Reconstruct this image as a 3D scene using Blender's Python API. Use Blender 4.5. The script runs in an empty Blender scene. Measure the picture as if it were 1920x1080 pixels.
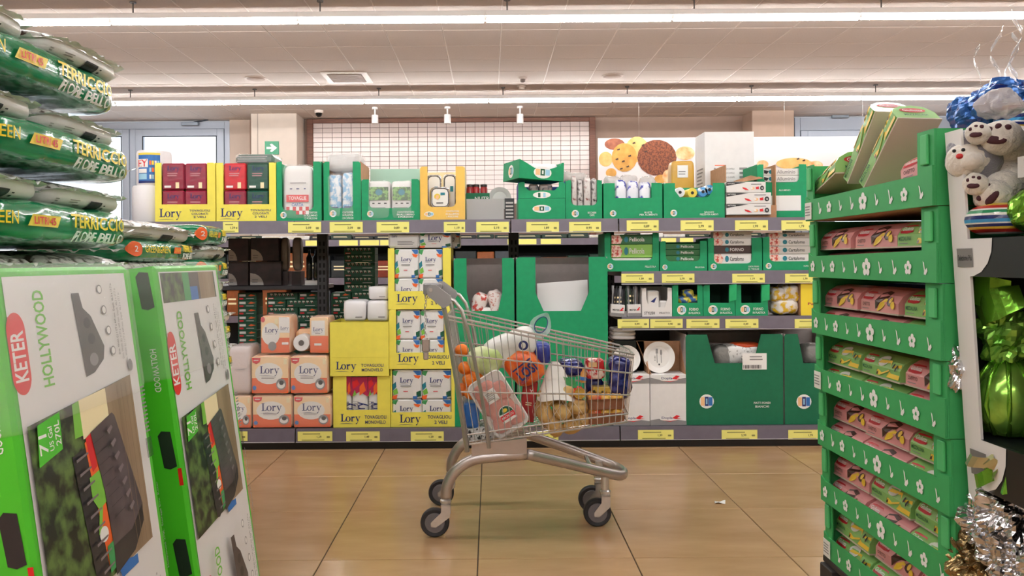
import bpy, bmesh, math, random
from mathutils import Vector, Matrix, noise as mnoise
random.seed(7)
S = bpy.context.scene
COL = S.collection
PI = math.pi
# ---------------------------------------------------------------- camera
F, CX, CY, CAMZ, ROLL = 1500.0, 920.0, 490.0, 1.145, 0.0071
cam = bpy.data.cameras.new('camera'); cam.sensor_width = 36.0
cam.lens = F / 1920 * 36; cam.shift_x = (960 - CX) / 1920; cam.shift_y = -(540 - CY) / 1920
cam.clip_start = 0.05; cam.clip_end = 100
camo = bpy.data.objects.new('camera', cam); COL.objects.link(camo)
camo.location = (0, 0, CAMZ); camo.rotation_euler = (PI / 2, ROLL, 0)
S.camera = camo
# ---------------------------------------------------------------- world and exposure
wd = bpy.data.worlds.new('daylight'); S.world = wd; wd.use_nodes = True
wd.node_tree.nodes['Background'].inputs[0].default_value = (0.80, 0.90, 1.0, 1)
wd.node_tree.nodes['Background'].inputs[1].default_value = 1.5
S.view_settings.view_transform = 'Standard'; S.view_settings.look = 'None'
S.view_settings.gamma = 1; S.view_settings.use_curve_mapping = False
S.view_settings.exposure = 0.66
TUBE = 36.0          # emission of the ceiling tubes
TUBE_COL = (1.0, 0.985, 0.975)
# ---------------------------------------------------------------- helpers
def P(px, py, d):
    """point that stands d metres down the aisle, read off the photograph"""
    dx, dy = px - CX, py - CY
    return ((dx - ROLL * dy) * d / F, d, CAMZ - (dy + ROLL * dx) * d / F)
def PX(px, d, py=490): return P(px, py, d)[0]
def PZ(px, py, d): return P(px, py, d)[2]

def srgb(h):
    if not isinstance(h, str): return tuple(h)
    h = h.lstrip('#'); v = [int(h[i:i + 2], 16) / 255 for i in (0, 2, 4)]
    return tuple((c / 12.92 if c <= 0.04045 else ((c + 0.055) / 1.055) ** 2.4) for c in v)
MATS = {}
def mat(name, col='#888888', rough=0.5, metal=0.0, var=0.0, vs=8.0, bump=0.0, bs=60.0, alpha=1.0, emit=0.0,
        col2=None, spec=0.5, coat=0.0, trans=0.0, stretch=None, lo=.35, hi=.65, detail=4.0, sheen=0.0):
    if name in MATS: return MATS[name]
    m = bpy.data.materials.new(name); m.use_nodes = True; nt = m.node_tree
    b = nt.nodes['Principled BSDF']; c = srgb(col)
    b.inputs['Base Color'].default_value = (*c, 1); b.inputs['Roughness'].default_value = rough
    b.inputs['Metallic'].default_value = metal; b.inputs['Specular IOR Level'].default_value = spec
    b.inputs['Coat Weight'].default_value = coat; b.inputs['Coat Roughness'].default_value = 0.08
    b.inputs['Transmission Weight'].default_value = trans
    if sheen: b.inputs['Sheen Weight'].default_value = sheen
    if alpha < 1: b.inputs['Alpha'].default_value = alpha
    if emit:
        b.inputs['Emission Color'].default_value = (*c, 1); b.inputs['Emission Strength'].default_value = emit
    def coords(scale):
        tc = nt.nodes.new('ShaderNodeTexCoord'); mp = nt.nodes.new('ShaderNodeMapping')
        mp.inputs['Scale'].default_value = stretch or (1, 1, 1)
        nt.links.new(tc.outputs['Object'], mp.inputs['Vector'])
        n = nt.nodes.new('ShaderNodeTexNoise'); n.inputs['Scale'].default_value = scale; n.inputs['Detail'].default_value = detail
        nt.links.new(mp.outputs['Vector'], n.inputs['Vector']); return n
    if var or col2:
        n = coords(vs); r = nt.nodes.new('ShaderNodeValToRGB')
        c2 = srgb(col2) if col2 else tuple(max(0, x * (1 - var)) for x in c)
        c1 = c if col2 else tuple(min(1, x * (1 + var)) for x in c)
        r.color_ramp.elements[0].position = lo; r.color_ramp.elements[0].color = (*c2, 1)
        r.color_ramp.elements[1].position = hi; r.color_ramp.elements[1].color = (*c1, 1)
        nt.links.new(n.outputs['Fac'], r.inputs['Fac']); nt.links.new(r.outputs['Color'], b.inputs['Base Color'])
    if bump:
        n = coords(bs); bp = nt.nodes.new('ShaderNodeBump'); bp.inputs['Strength'].default_value = bump; bp.inputs['Distance'].default_value = 0.01
        nt.links.new(n.outputs['Fac'], bp.inputs['Height']); nt.links.new(bp.outputs['Normal'], b.inputs['Normal'])
    MATS[name] = m; return m

class MB:
    """collects geometry; build() links it as ONE mesh object"""
    def __init__(s): s.v = []; s.f = []; s.m = []; s.mats = []
    def mi(s, m):
        if m not in s.mats: s.mats.append(m)
        return s.mats.index(m)
    def add(s, vs, fs, m):
        o = len(s.v); s.v += [tuple(p) for p in vs]; k = s.mi(m)
        for f in fs: s.f.append(tuple(i + o for i in f)); s.m.append(k)
        return s
    def box(s, x0, x1, y0, y1, z0, z1, m, c=0.0):
        if c <= 0:
            vs = [(x, y, z) for x in (x0, x1) for y in (y0, y1) for z in (z0, z1)]
            return s.add(vs, [(0, 1, 3, 2), (4, 6, 7, 5), (0, 4, 5, 1), (2, 3, 7, 6), (0, 2, 6, 4), (1, 5, 7, 3)], m)
        vs = []; fs = []; ids = {}
        X, Y, Z = (x0, x1), (y0, y1), (z0, z1)
        for i in (0, 1):
            for j in (0, 1):
                for k in (0, 1):
                    sx, sy, sz = 1 - 2 * i, 1 - 2 * j, 1 - 2 * k
                    for a in range(3):
                        ids[i, j, k, a] = len(vs)
                        vs.append((X[i] + (sx * c if a != 0 else 0), Y[j] + (sy * c if a != 1 else 0), Z[k] + (sz * c if a != 2 else 0)))
        for q in (0, 1):
            fs.append([ids[q, 0, 0, 0], ids[q, 0, 1, 0], ids[q, 1, 1, 0], ids[q, 1, 0, 0]][::1 if q == 0 else -1])
            fs.append([ids[0, q, 0, 1], ids[1, q, 0, 1], ids[1, q, 1, 1], ids[0, q, 1, 1]][::1 if q == 0 else -1])
            fs.append([ids[0, 0, q, 2], ids[0, 1, q, 2], ids[1, 1, q, 2], ids[1, 0, q, 2]][::1 if q == 0 else -1])
        for i in (0, 1):
            for j in (0, 1):
                fs.append([ids[i, j, 0, 0], ids[i, j, 1, 0], ids[i, j, 1, 1], ids[i, j, 0, 1]])
                fs.append([ids[i, 0, j, 0], ids[i, 1, j, 0], ids[i, 1, j, 2], ids[i, 0, j, 2]])
                fs.append([ids[0, i, j, 1], ids[1, i, j, 1], ids[1, i, j, 2], ids[0, i, j, 2]])
        for i in (0, 1):
            for j in (0, 1):
                for k in (0, 1): fs.append([ids[i, j, k, a] for a in range(3)])
        return s.add(vs, fs, m)
    def prism(s, pts, m, fr, t0, t1):
        """polygon pts (u,v) through frame fr(u,v,off) between two offsets"""
        n = len(pts); vs = [fr(u, v, t0) for u, v in pts] + [fr(u, v, t1) for u, v in pts]
        fs = [tuple(range(n)), tuple(range(2 * n - 1, n - 1, -1))] + [(i, i + n, (i + 1) % n + n, (i + 1) % n) for i in range(n)]
        return s.add(vs, fs, m)
    def poly(s, pts, m): return s.add(pts, [tuple(range(len(pts)))], m)
    def tube(s, path, r, m, n=8, closed=False, flat=None, cap=True):
        """round tube along path; r number or list; flat=(upvec, ratio) squashes the section"""
        path = [Vector(p) for p in path]; N = len(path); rings = []; up = None
        for i, p in enumerate(path):
            a = path[(i - 1) % N] if (closed or i > 0) else p; b = path[(i + 1) % N] if (closed or i < N - 1) else p
            t = (b - a); t = t.normalized() if t.length > 1e-9 else Vector((0, 0, 1))
            if up is None: up = Vector((0, 0, 1)) if abs(t.z) < .9 else Vector((1, 0, 0))
            if flat: up = Vector(flat[0])
            e1 = (up - t * up.dot(t)); e1 = e1.normalized() if e1.length > 1e-6 else t.orthogonal().normalized()
            e2 = t.cross(e1); up = e1
            rr = r[i] if isinstance(r, (list, tuple)) else r; k = flat[1] if flat else 1
            rings.append([p + e1 * (math.cos(2 * PI * j / n) * rr) + e2 * (math.sin(2 * PI * j / n) * rr * k) for j in range(n)])
        vs = [q for g in rings for q in g]; fs = []
        for i in range(N if closed else N - 1):
            for j in range(n):
                a, b = i * n + j, i * n + (j + 1) % n; c, d = ((i + 1) % N) * n + (j + 1) % n, ((i + 1) % N) * n + j
                fs.append((a, b, c, d))
        if not closed and cap: fs += [tuple(range(n))[::-1], tuple((N - 1) * n + j for j in range(n))]
        return s.add(vs, fs, m)
    def lathe(s, prof, m, n=20, c=(0, 0, 0), axis='z'):
        vs = []; fs = []
        for r, z in prof:
            for j in range(n):
                a = 2 * PI * j / n; p = (r * math.cos(a), r * math.sin(a), z)
                if axis == 'y': p = (p[0], p[2], p[1])
                if axis == 'x': p = (p[2], p[0], p[1])
                vs.append((c[0] + p[0], c[1] + p[1], c[2] + p[2]))
        for i in range(len(prof) - 1):
            for j in range(n): fs.append((i * n + j, i * n + (j + 1) % n, (i + 1) * n + (j + 1) % n, (i + 1) * n + j))
        k = len(prof) - 1
        fs += [tuple(range(n))[::-1], tuple(k * n + j for j in range(n))]
        return s.add(vs, fs, m)
    def grid(s, fn, nu, nv, m, wrapu=False):
        vs = [fn(i / nu, j / nv) for i in range(nu + (0 if wrapu else 1)) for j in range(nv + 1)]; fs = []; q = nv + 1
        for i in range(nu):
            i2 = (i + 1) % nu if wrapu else i + 1
            for j in range(nv): fs.append((i * q + j, i2 * q + j, i2 * q + j + 1, i * q + j + 1))
        return s.add(vs, fs, m)
    def soft(s, c, sz, m, e1=.35, e2=.35, nu=24, nv=12, nz=0.0, ns=6.0, seed=0, R=None):
        """superellipsoid: soft package / lump with optional wrinkles"""
        def pw(x, e): return math.copysign(abs(x) ** e, x)
        so = Vector((seed * 7.3, seed * 3.1, seed * 1.7))
        def fn(u, v):
            a = 2 * PI * u; b = -PI / 2 + PI * v
            p = Vector((pw(math.cos(b), e1) * pw(math.cos(a), e2) * sz[0] / 2, pw(math.cos(b), e1) * pw(math.sin(a), e2) * sz[1] / 2, pw(math.sin(b), e1) * sz[2] / 2))
            if nz: p = p + p.normalized() * (mnoise.noise((p + so) * ns) * nz + mnoise.noise((p + so) * ns * 2.7) * nz * .5)
            if R: p = R @ p
            return (c[0] + p[0], c[1] + p[1], c[2] + p[2])
        return s.grid(fn, nu, nv, m, True)
    def xf(s, M, start=0):
        for i in range(start, len(s.v)): s.v[i] = tuple(M @ Vector(s.v[i]))
        return s
    def build(s, name, parent=None, smooth=False, loc=None, rot=None):
        me = bpy.data.meshes.new(name); me.from_pydata(s.v, [], s.f)
        for m in s.mats: me.materials.append(m)
        me.polygons.foreach_set('material_index', s.m)
        bm = bmesh.new(); bm.from_mesh(me)
        if not getattr(s, 'keepn', False): bmesh.ops.recalc_face_normals(bm, faces=bm.faces)
        bm.to_mesh(me); bm.free()
        if smooth is True: me.polygons.foreach_set('use_smooth', [True] * len(me.polygons))
        elif smooth:
            me.polygons.foreach_set('use_smooth', [True] * len(me.polygons)); me.set_sharp_from_angle(angle=smooth)
        me.update()
        o = bpy.data.objects.new(name, me); COL.objects.link(o)
        if parent: o.parent = parent
        if loc: o.location = loc
        if rot: o.rotation_euler = rot
        return o

def tag(o, label, cat, group=None):
    o['label'] = label; o['category'] = cat
    if group: o['group'] = group
    return o
def thing(name, label, cat, loc=(0, 0, 0), rot=(0, 0, 0), group=None):
    o = bpy.data.objects.new(name, None); COL.objects.link(o); o.empty_display_size = .05
    o.location = loc; o.rotation_euler = rot
    return tag(o, label, cat, group)
def struct(o): o['kind'] = 'structure'; return o
def copy_tree(o, parent=None, loc=None, rot=None, label=None, group=None):
    c = o.copy(); COL.objects.link(c); c.parent = parent
    if loc: c.location = loc
    if rot: c.rotation_euler = rot
    if label: c['label'] = label
    if group: c['group'] = group
    for ch in list(o.children): copy_tree(ch, c)
    return c

# ---------------------------------------------------------------- print: flat decals made of shapes and letters
TXT = {}
def text_geo(t, bold=0.0):
    k = (t, bold)
    if k in TXT: return TXT[k]
    cu = bpy.data.curves.new('t', 'FONT'); cu.body = t; cu.size = 1; cu.resolution_u = 2; cu.offset = bold; cu.fill_mode = 'FRONT'
    o = bpy.data.objects.new('t', cu); me = bpy.data.meshes.new_from_object(o)
    vs = [(p.co.x, p.co.y) for p in me.vertices]; fs = [tuple(q.vertices) for q in me.polygons]
    bpy.data.objects.remove(o); bpy.data.curves.remove(cu); bpy.data.meshes.remove(me)
    if vs:
        x0 = min(v[0] for v in vs); x1 = max(v[0] for v in vs); y0 = min(v[1] for v in vs); y1 = max(v[1] for v in vs)
    else: x0 = y0 = 0; x1 = y1 = 1
    TXT[k] = (vs, fs, x0, x1, y0, y1); return TXT[k]
def ellpts(cx, cy, rx, ry, n=18, a0=0, a1=2 * PI):
    return [(cx + rx * math.cos(a0 + (a1 - a0) * i / n), cy + ry * math.sin(a0 + (a1 - a0) * i / n)) for i in range(n)]
def _arc(p0, p1, h, n=8):
    out = []
    for i in range(n + 1):
        t = i / n; out.append((p0[0] + (p1[0] - p0[0]) * t, p0[1] + (p1[1] - p0[1]) * t + h * 4 * t * (1 - t)))
    return out
def _ring(cx, cy, rx, ry, ix, iy, n=16):
    o = ellpts(cx, cy, rx, ry, n); i_ = ellpts(cx, cy, ix, iy, n)
    return [[o[k], o[(k + 1) % n], i_[(k + 1) % n], i_[k]] for k in range(n)]
LORY = [[(.10, .05), (.28, .05), (.28, .95), (.10, .95)], [(-.02, .94), (.40, .94), (.40, 1), (-.02, 1)],
        [(-.02, 0), (.62, 0), (.68, .3), (.62, .3), (.5, .07), (-.02, .07)],
        [(1.42, .04), (1.57, .04), (1.57, .66), (1.42, .6)], [(1.34, 0), (1.66, 0), (1.66, .05), (1.34, .05)], [(1.32, .56), (1.45, .56), (1.57, .66), (1.32, .62)],
        [(1.55, .44), (1.62, .44), (1.72, .58), (1.8, .66), (1.68, .67), (1.57, .58)], ellpts(1.77, .57, .085, .1, 10),
        [(1.98, .62), (2.14, .62), (2.36, .1), (2.27, -.06)], [(2.47, .62), (2.54, .62), (2.24, -.2), (2.12, -.36), (2.06, -.3), (2.18, -.18), (2.26, -.02)],
        [(1.9, .6), (2.22, .6), (2.22, .66), (1.9, .66)], [(2.38, .6), (2.64, .6), (2.64, .66), (2.38, .66)], ellpts(2.08, -.3, .08, .08, 10),
        _arc((-.25, -.34), (1.75, -.34), .11) + _arc((1.75, -.34), (-.25, -.34), .05)[1:-1]] + _ring(.98, .33, .33, .36, .17, .3)
def flat_frame(o, x, y, w, h):
    o, x, y = Vector(o), Vector(x).normalized(), Vector(y).normalized(); n = x.cross(y)
    def fr(u, v, off=0.0): p = o + x * u + y * v + n * off; return (p.x, p.y, p.z)
    fr.w, fr.h = w, h; return fr
def decals(mb, fr, items, off=.0007, step=.00035, sub=1):
    """items in fractions of the face (0..1, v up):
    rect u0 v0 u1 v1 m | ell cx cy rx ry m | poly pts m | text s cx cy height m [maxw] [rot] | lory cx cy width m | lines u0 v0 u1 v1 n m"""
    W, H = fr.w, fr.h; k = off
    for it in items:
        t = it[0]; k += step
        if t == 'rect':
            _, u0, v0, u1, v1, m = it
            mb.grid(lambda a, b: fr((u0 + (u1 - u0) * a) * W, (v0 + (v1 - v0) * b) * H, k), sub, sub, m)
        elif t == 'ell':
            mb.poly([fr(u * W, v * H, k) for u, v in ellpts(*it[1:5])], it[5])
        elif t == 'poly': mb.poly([fr(u * W, v * H, k) for u, v in it[1]], it[2])
        elif t == 'text':
            s_, cx, cy, h, m = it[1:6]; mw = it[6] if len(it) > 6 and it[6] else None; rot = it[7] if len(it) > 7 else 0; bold = it[8] if len(it) > 8 else 0.012
            vs, fs, x0, x1, y0, y1 = text_geo(s_, bold)
            if not vs: continue
            sc = h * H / (y1 - y0); sx = sc
            if mw: sx = (mw * (H if rot else W)) / (x1 - x0)
            out = []
            for x, y in vs:
                a, b = (x - (x0 + x1) / 2) * sx, (y - (y0 + y1) / 2) * sc
                if rot == 90: a, b = -b, a
                elif rot == -90: a, b = b, -a
                elif rot:
                    q = math.radians(rot); a, b = a * math.cos(q) - b * math.sin(q), a * math.sin(q) + b * math.cos(q)
                out.append(fr(cx * W + a, cy * H + b, k))
            mb.add(out, fs, m)
        elif t == 'lory':
            _, cx, cy, w, m = it; sc = w * W / 2.9
            for pl in LORY: mb.poly([fr(cx * W + (x - 1.2) * sc, cy * H + (y - .3) * sc, k) for x, y in pl], m)
        elif t == 'lines':
            _, u0, v0, u1, v1, n, m = it; rr = random.Random(int((u0 * 7 + v0 * 13) * 1000) + n)
            for i in range(n):
                a = v0 + (v1 - v0) * (i + .2) / n; b = v0 + (v1 - v0) * (i + .62) / n; e = u1 - (u1 - u0) * rr.random() * .25
                mb.poly([fr(p * W, q * H, k) for p, q in ((u0, a), (e, a), (e, b), (u0, b))], m)
        elif t == 'vbars':
            _, u0, v0, u1, v1, n, m = it; rr = random.Random(n)
            for i in range(n):
                a = u0 + (u1 - u0) * i / n; b = a + (u1 - u0) / n * (.3 + .5 * rr.random())
                mb.poly([fr(p * W, q * H, k) for p, q in ((a, v0), (b, v0), (b, v1), (a, v1))], m)
    return mb
def printed(name, parent, fr, items, off=.0007, sub=1):
    mb = MB(); mb.keepn = True; decals(mb, fr, items, off, sub=sub); return mb.build(name, parent)

# ---------------------------------------------------------------- shared materials
M_ = dict(
    navy=mat('ink_navy', '#1d2a6e', .5), ink=mat('ink_black', '#1c1c1e', .55), white=mat('ink_white', '#f1efec', .5), red=mat('ink_red', '#d8202a', .45),
    grey=mat('ink_grey', '#8d8a8a', .6), lime=mat('ink_lime', '#7cc242', .5), orange=mat('ink_orange', '#f0692b', .45), blue=mat('ink_blue', '#2f6fb8', .5), skyb=mat('ink_sky', '#9fd0e6', .5),
    peach=mat('ink_peach', '#f6c58f', .5), yel=mat('ink_yellow', '#f3d64a', .45), dkgreen=mat('ink_dark_green', '#0c5a3c', .5), leaf=mat('ink_leaf', '#3f9a55', .5), brown=mat('ink_brown', '#5a2d22', .5), cream=mat('ink_cream', '#f4e6b8', .5),
    teal=mat('ink_teal', '#1f7f8f', .5), pink=mat('ink_pink', '#e8a0a0', .5), magenta=mat('ink_magenta', '#b3204f', .5),
)
GREEN = mat('green_cardboard', '#00955f', .62, var=.05, vs=30, bump=.03, bs=300)
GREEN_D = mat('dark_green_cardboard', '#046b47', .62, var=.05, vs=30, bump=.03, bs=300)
YELLOW = mat('yellow_cardboard', '#f3e65c', .6, var=.03, vs=20)
TAN = mat('tan_yellow_cardboard', '#f0c35c', .6, var=.03, vs=20)
KRAFT = mat('kraft_cardboard', '#b58763', .8, var=.08, vs=40)
GREYBD = mat('grey_board', '#b5aaa6', .8, var=.04, vs=30)
WHITEBD = mat('white_board', '#e9e7e6', .6, var=.02, vs=20)
FILM = mat('clear_film', '#ffffff', .12, alpha=.16, spec=.8, bump=.4, bs=25)
FILM2 = mat('milky_film', '#f4f2f2', .2, alpha=.42, spec=.7, bump=.5, bs=30)
STEELG = mat('grey_shelf_steel', '#3f3e42', .45, metal=.3, var=.05, vs=30)
DARKSH = mat('dark_shelf_steel', '#1d2022', .45, metal=.2, var=.1, vs=20)
STRIP = mat('grey_price_rail', '#6c6571', .4, var=.06, vs=15)
TAGM = mat('yellow_price_tag', '#f3ee86', .5)
TAGI = mat('tag_ink', '#2a2a22', .6); TAGF = mat('tag_faint_ink', '#8d8a4a', .6)
# ================================================================ the setting
GROUT = mat('floor_grout', '#3a2f26', .8)
TILEF = mat('floor_tile', '#bd9871', .24, col2='#ad8861', vs=2.2, bump=.03, bs=14, stretch=(1, 3, 1))
fl = MB(); fl.box(-13, 13, -6, 14, -.06, -.004, GROUT); floor = struct(fl.build('floor'))
T = 0.60; tx0 = PX(905, 4.9, 843) ; ty0 = 1.145 * F / (957 - CY - .1)
tm = MB(); tm.box(.002, T - .002, .002, T - .002, -.012, 0, TILEF, c=.0015)
t0 = tm.build('floor_tile', floor); first = True
for i in range(-5, 7):
    for j in range(-4, 4):
        o = t0 if first else copy_tree(t0, floor); first = False
        o.location = (tx0 + i * T, ty0 + j * T, 0)
for a, b, c, e in ((tx0 - 5 * T, tx0 + 7 * T, ty0 + 4 * T + .002, 13.3), (-13, tx0 - 5 * T - .002, -6, 13.3), (tx0 + 7 * T + .002, 13, -6, 13.3), (tx0 - 5 * T, tx0 + 7 * T, -6, ty0 - 4 * T - .002)):
    fb = MB(); fb.box(a, b, c, e, -.012, 0, TILEF); fb.build('floor_field', floor)

ZC = 3.525
PANEL = mat('ceiling_panel', '#cfc5be', .85, var=.03, vs=60, bump=.05, bs=200)
TBAR = mat('ceiling_grid', '#e6dfda', .5)
cl = MB(); cl.box(-13, 13, -6, 14, ZC + .02, ZC + .1, mat('ceiling_void', '#6f645d', .9)); ceil = struct(cl.build('ceiling'))
cx0 = PX(943, 8.1) ; cy0 = 2.38 * F / 434
pm = MB(); pm.box(.006, .594, .006, .594, 0, .015, PANEL, c=.003); p0 = pm.build('ceiling_panel', ceil)
cells = []
for i in range(-16, 18):
    for j in range(-8, 9):
        x, y = cx0 + i * .6, cy0 + j * .6
        if y > 13.25: continue
        px = CX + F * (x + .3) / max(y + .3, .1); py = CY - F * 2.38 / max(y + .3, .1)
        vis = y > 6.4 and -150 < px < 2050
        cells.append((0 if vis else 1, y, abs(x), x, y))
cells.sort(); rest = MB()
for n, (_, _, _, x, y) in enumerate(cells):
    if n < 300:
        o = p0 if n == 0 else copy_tree(p0, ceil); o.location = (x, y, ZC)
    else: rest.box(x + .006, x + .594, y + .006, y + .594, ZC, ZC + .015, PANEL)
ro = rest.build('ceiling_panel_field', ceil); ro['kind'] = 'stuff'
g = MB()
for i in range(-16, 19): g.box(cx0 + i * .6 - .005, cx0 + i * .6 + .005, cy0 - 4.8, 13.3, ZC + .003, ZC + .012, TBAR)
g.build('ceiling_grid', ceil)
g = MB()
for j in range(-8, 10):
    if cy0 + j * .6 < 13.3: g.box(cx0 - 9.6, cx0 + 10.8, cy0 + j * .6 - .004, cy0 + j * .6 + .004, ZC + .008, ZC + .014, mat('grid_shadow_bar', '#b3a79f', .7))
g.build('ceiling_cross_grid', ceil)

WALL = mat('beige_wall', '#bfaea0', .8, var=.03, vs=6)
WALLR = mat('taupe_wall', '#957e70', .8, var=.03, vs=6)
YW = 13.3
wl = MB()
xa, xb = PX(470, YW), PX(1490, YW)
wl.box(xa, xb, YW, YW + .2, 0, 3.6, WALLR)                # solid middle
wl.box(-13, PX(195, 13.6) - 3.2, YW, YW + .2, 0, 3.6, WALL)
wl.box(PX(430, YW) + .02, xa, YW, YW + .2, 0, 3.6, WALL)
wl.box(xb, 13, YW, YW + .2, 0, 1.0, WALL); wl.box(PX(1490, YW) + 5.0, 13, YW, YW + .2, 1.0, 3.6, WALL)
struct(wl.build('wall_back'))
for nm, bx_ in (('wall_left', (-13.2, -13, -6, 14)), ('wall_right', (13, 13.2, -6, 14)), ('wall_front', (-13, 13, -6.2, -6))):
    w = MB(); w.box(*bx_, 0, 3.6, WALL); struct(w.build(nm))
# columns
for n, (a, b, d) in enumerate(((472, 558, 12.75), (1412, 1491, 12.8))):
    w = MB(); w.box(PX(a, d), PX(b, d), d, YW - .001, 0, ZC + .015, mat('column_plaster', '#cbbfb3', .8, var=.02, vs=8) if n == 0 else mat('column_taupe', '#ab9484', .8, var=.02, vs=8), c=.01)
    if n == 0: w.box(PX(484.5, d), PX(485.5, d), d - .006, d, 0, ZC, mat('column_joint', '#8e857c', .8))
    struct(w.build('wall_column'))
# tiled bakery wall
WOOD = mat('wood_trim', '#7a4e3b', .55, col2='#5f3a2c', vs=6, stretch=(1, 1, 12))
xt0, xt1 = PX(588, 13.2), PX(1107, 13.2); zt = PZ(840, 229, 13.2)
tp = MB(); tp.box(xt0, xt1, 13.24, YW - .001, .9, zt, mat('tile_grout', '#6d5a52', .8)); tw = struct(tp.build('wall_tile_panel'))
tm = MB(); wt = (xt1 - xt0) / 29; ht = .0795
TILEW = mat('white_wall_tile', '#d2c4bf', .22, var=.02, vs=3)
tm.box(.003, wt - .003, 0, .012, .003, ht - .003, TILEW, c=.002); t0 = tm.build('wall_tile', tw)
for i in range(29):
    for j in range(10):
        o = t0 if i == j == 0 else copy_tree(t0, tw); o.location = (xt0 + i * wt, 13.228, zt - (j + 1) * ht)
lw = MB()
for i in range(29):
    for j in range(10, 17): lw.box(xt0 + i * wt + .003, xt0 + (i + 1) * wt - .003, 13.228, 13.24, zt - (j + 1) * ht + .003, zt - j * ht - .003, TILEW)
q = lw.build('wall_tile_field', tw); q['kind'] = 'stuff'
for n, (a, b, c, e) in enumerate(((xt0 - .10, xt0, .9, zt + .07), (xt1, xt1 + .10, .9, zt + .07), (xt0, xt1, zt, zt + .07))):
    w = MB(); w.box(a, b, 13.2, YW - .001, c, e, WOOD, c=.006); struct(w.build('trim_%d' % (n + 1)))
# windows / glazed doors
ALU = mat('blue_grey_aluminium', '#a9b2c0', .4, metal=.1)
GLASS = mat('frosted_glass', '#f6fbff', .35, alpha=.10, spec=.5)
def window(n, x0, x1, z0, z1, mull, y=13.36, head=.0):
    fr = MB(); fw = .09
    for a, b in ((x0, x0 + fw), (x1 - fw, x1)): fr.box(a, b, y - .05, y + .05, z0, z1, ALU, c=.006)
    fr.box(x0 + fw, x1 - fw, y - .05, y + .05, z1 - fw - head, z1, ALU, c=.006); fr.box(x0 + fw, x1 - fw, y - .05, y + .05, z0, z0 + fw, ALU, c=.006)
    for m in mull: fr.box(m - .05, m + .05, y - .05, y + .05, z0 + fw, z1 - fw - head, ALU, c=.006)
    o = struct(fr.build('window_%d' % n)); xs = [x0 + fw] + [v for m in mull for v in (m - .05, m + .05)] + [x1 - fw]
    for i in range(0, len(xs), 2):
        a, b = xs[i], xs[i + 1]
        s = MB(); z2 = z1 - fw - head
        sw = .12
        s.box(a + .006, a + sw, y - .07, y + .03, z0 + fw + .006, z2 - .006, ALU, c=.005); s.box(b - sw, b - .006, y - .07, y + .03, z0 + fw + .006, z2 - .006, ALU, c=.005)
        s.box(a + sw, b - sw, y - .07, y + .03, z2 - sw, z2 - .006, ALU, c=.005); s.box(a + sw, b - sw, y - .07, y + .03, z0 + fw + .006, z0 + fw + sw, ALU, c=.005)
        so = s.build('sash', o)
        gk = MB(); gk.box(a + sw, b - sw, y + .0, y + .006, z0 + fw + sw, z2 - sw, GLASS); gk.build('pane', so)
        gk = MB()
        for q, r in ((a + sw, a + sw + .016), (b - sw - .016, b - sw)): gk.box(q, r, y - .075, y - .069, z0 + fw + sw, z2 - sw, mat('rubber_gasket', '#2c3138', .7))
        gk.box(a + sw, b - sw, y - .075, y - .069, z2 - sw - .016, z2 - sw, MATS['rubber_gasket']); gk.build('gasket', so)
    return o
xw1 = PX(430, YW) + .02; xm = PX(252, YW)
window(1, xm - 3.0, xw1, 0.0, ZC - .02, [xm - .02], head=.03)
window(2, xb + .02, xb + 5.0, 1.0, ZC - .02, [xb + 2.5], head=.13)
# ---------------------------------------------------------------- ceiling lights
HOUS = mat('lamp_housing', '#e8e4e2', .4); LAMP = mat('lit_tube', (1.0, .95, .90), .5, emit=TUBE)
LAMP.node_tree.nodes['Principled BSDF'].inputs['Emission Color'].default_value = (*TUBE_COL, 1)
def batten(x, y, L=1.70, label=''):
    t = thing('batten_light', label, 'ceiling light', (x, y, ZC - .125), group='batten lights in continuous ceiling rows')
    h = MB(); h.box(-L / 2, L / 2, -.05, .05, -.036, .012, HOUS, c=.004); h.build('housing', t)
    h = MB(); h.tube([(-L / 2 + .015, 0, -.06), (L / 2 - .015, 0, -.062)], .025, LAMP, 10); h.build('tube', t)
    for s in (-1, 1):
        h = MB(); h.box(s * (L / 2 - .008) - .008, s * (L / 2 - .008) + .008, -.024, .024, -.07, -.03, HOUS, c=.003); h.build('tube_holder', t)
    h = MB(); h.tube([(-L / 2 + .2, 0, .01), (-L / 2 + .2, 0, .125)], .007, mat('lamp_clip', '#5a5652', .5), 6); h.lathe([(.03, .125), (.03, .113)], MATS['lamp_clip'], 10, c=(-L / 2 + .2, 0, 0)); h.build('hanger', t)
    return t
row = {7.27: 'fluorescent batten light in the ceiling row farther from the bakery wall', 10.95: 'fluorescent batten light in the ceiling row closer to the bakery wall'}
seam1, seam2 = PX(913, 7.27), PX(918, 10.95)
lamp = batten(0, 0, 1.70, row[7.27])
fst = True
for y, sm, n0, n1 in ((7.27, seam1, -3, 4), (10.95, seam2, -4, 5), (3.55, seam1, -4, 4), (-.15, seam1, -4, 4), (-3.8, seam1, -4, 4)):  # last row, behind the camera, is unseen and added to brighten upright faces
    for i in range(n0, n1):
        o = lamp if fst else copy_tree(lamp); fst = False
        o.location = (sm + (i + .5) * 1.70, y, ZC - .125); o['label'] = row.get(y, 'fluorescent batten light in the ceiling row over the shopping aisle')
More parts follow.
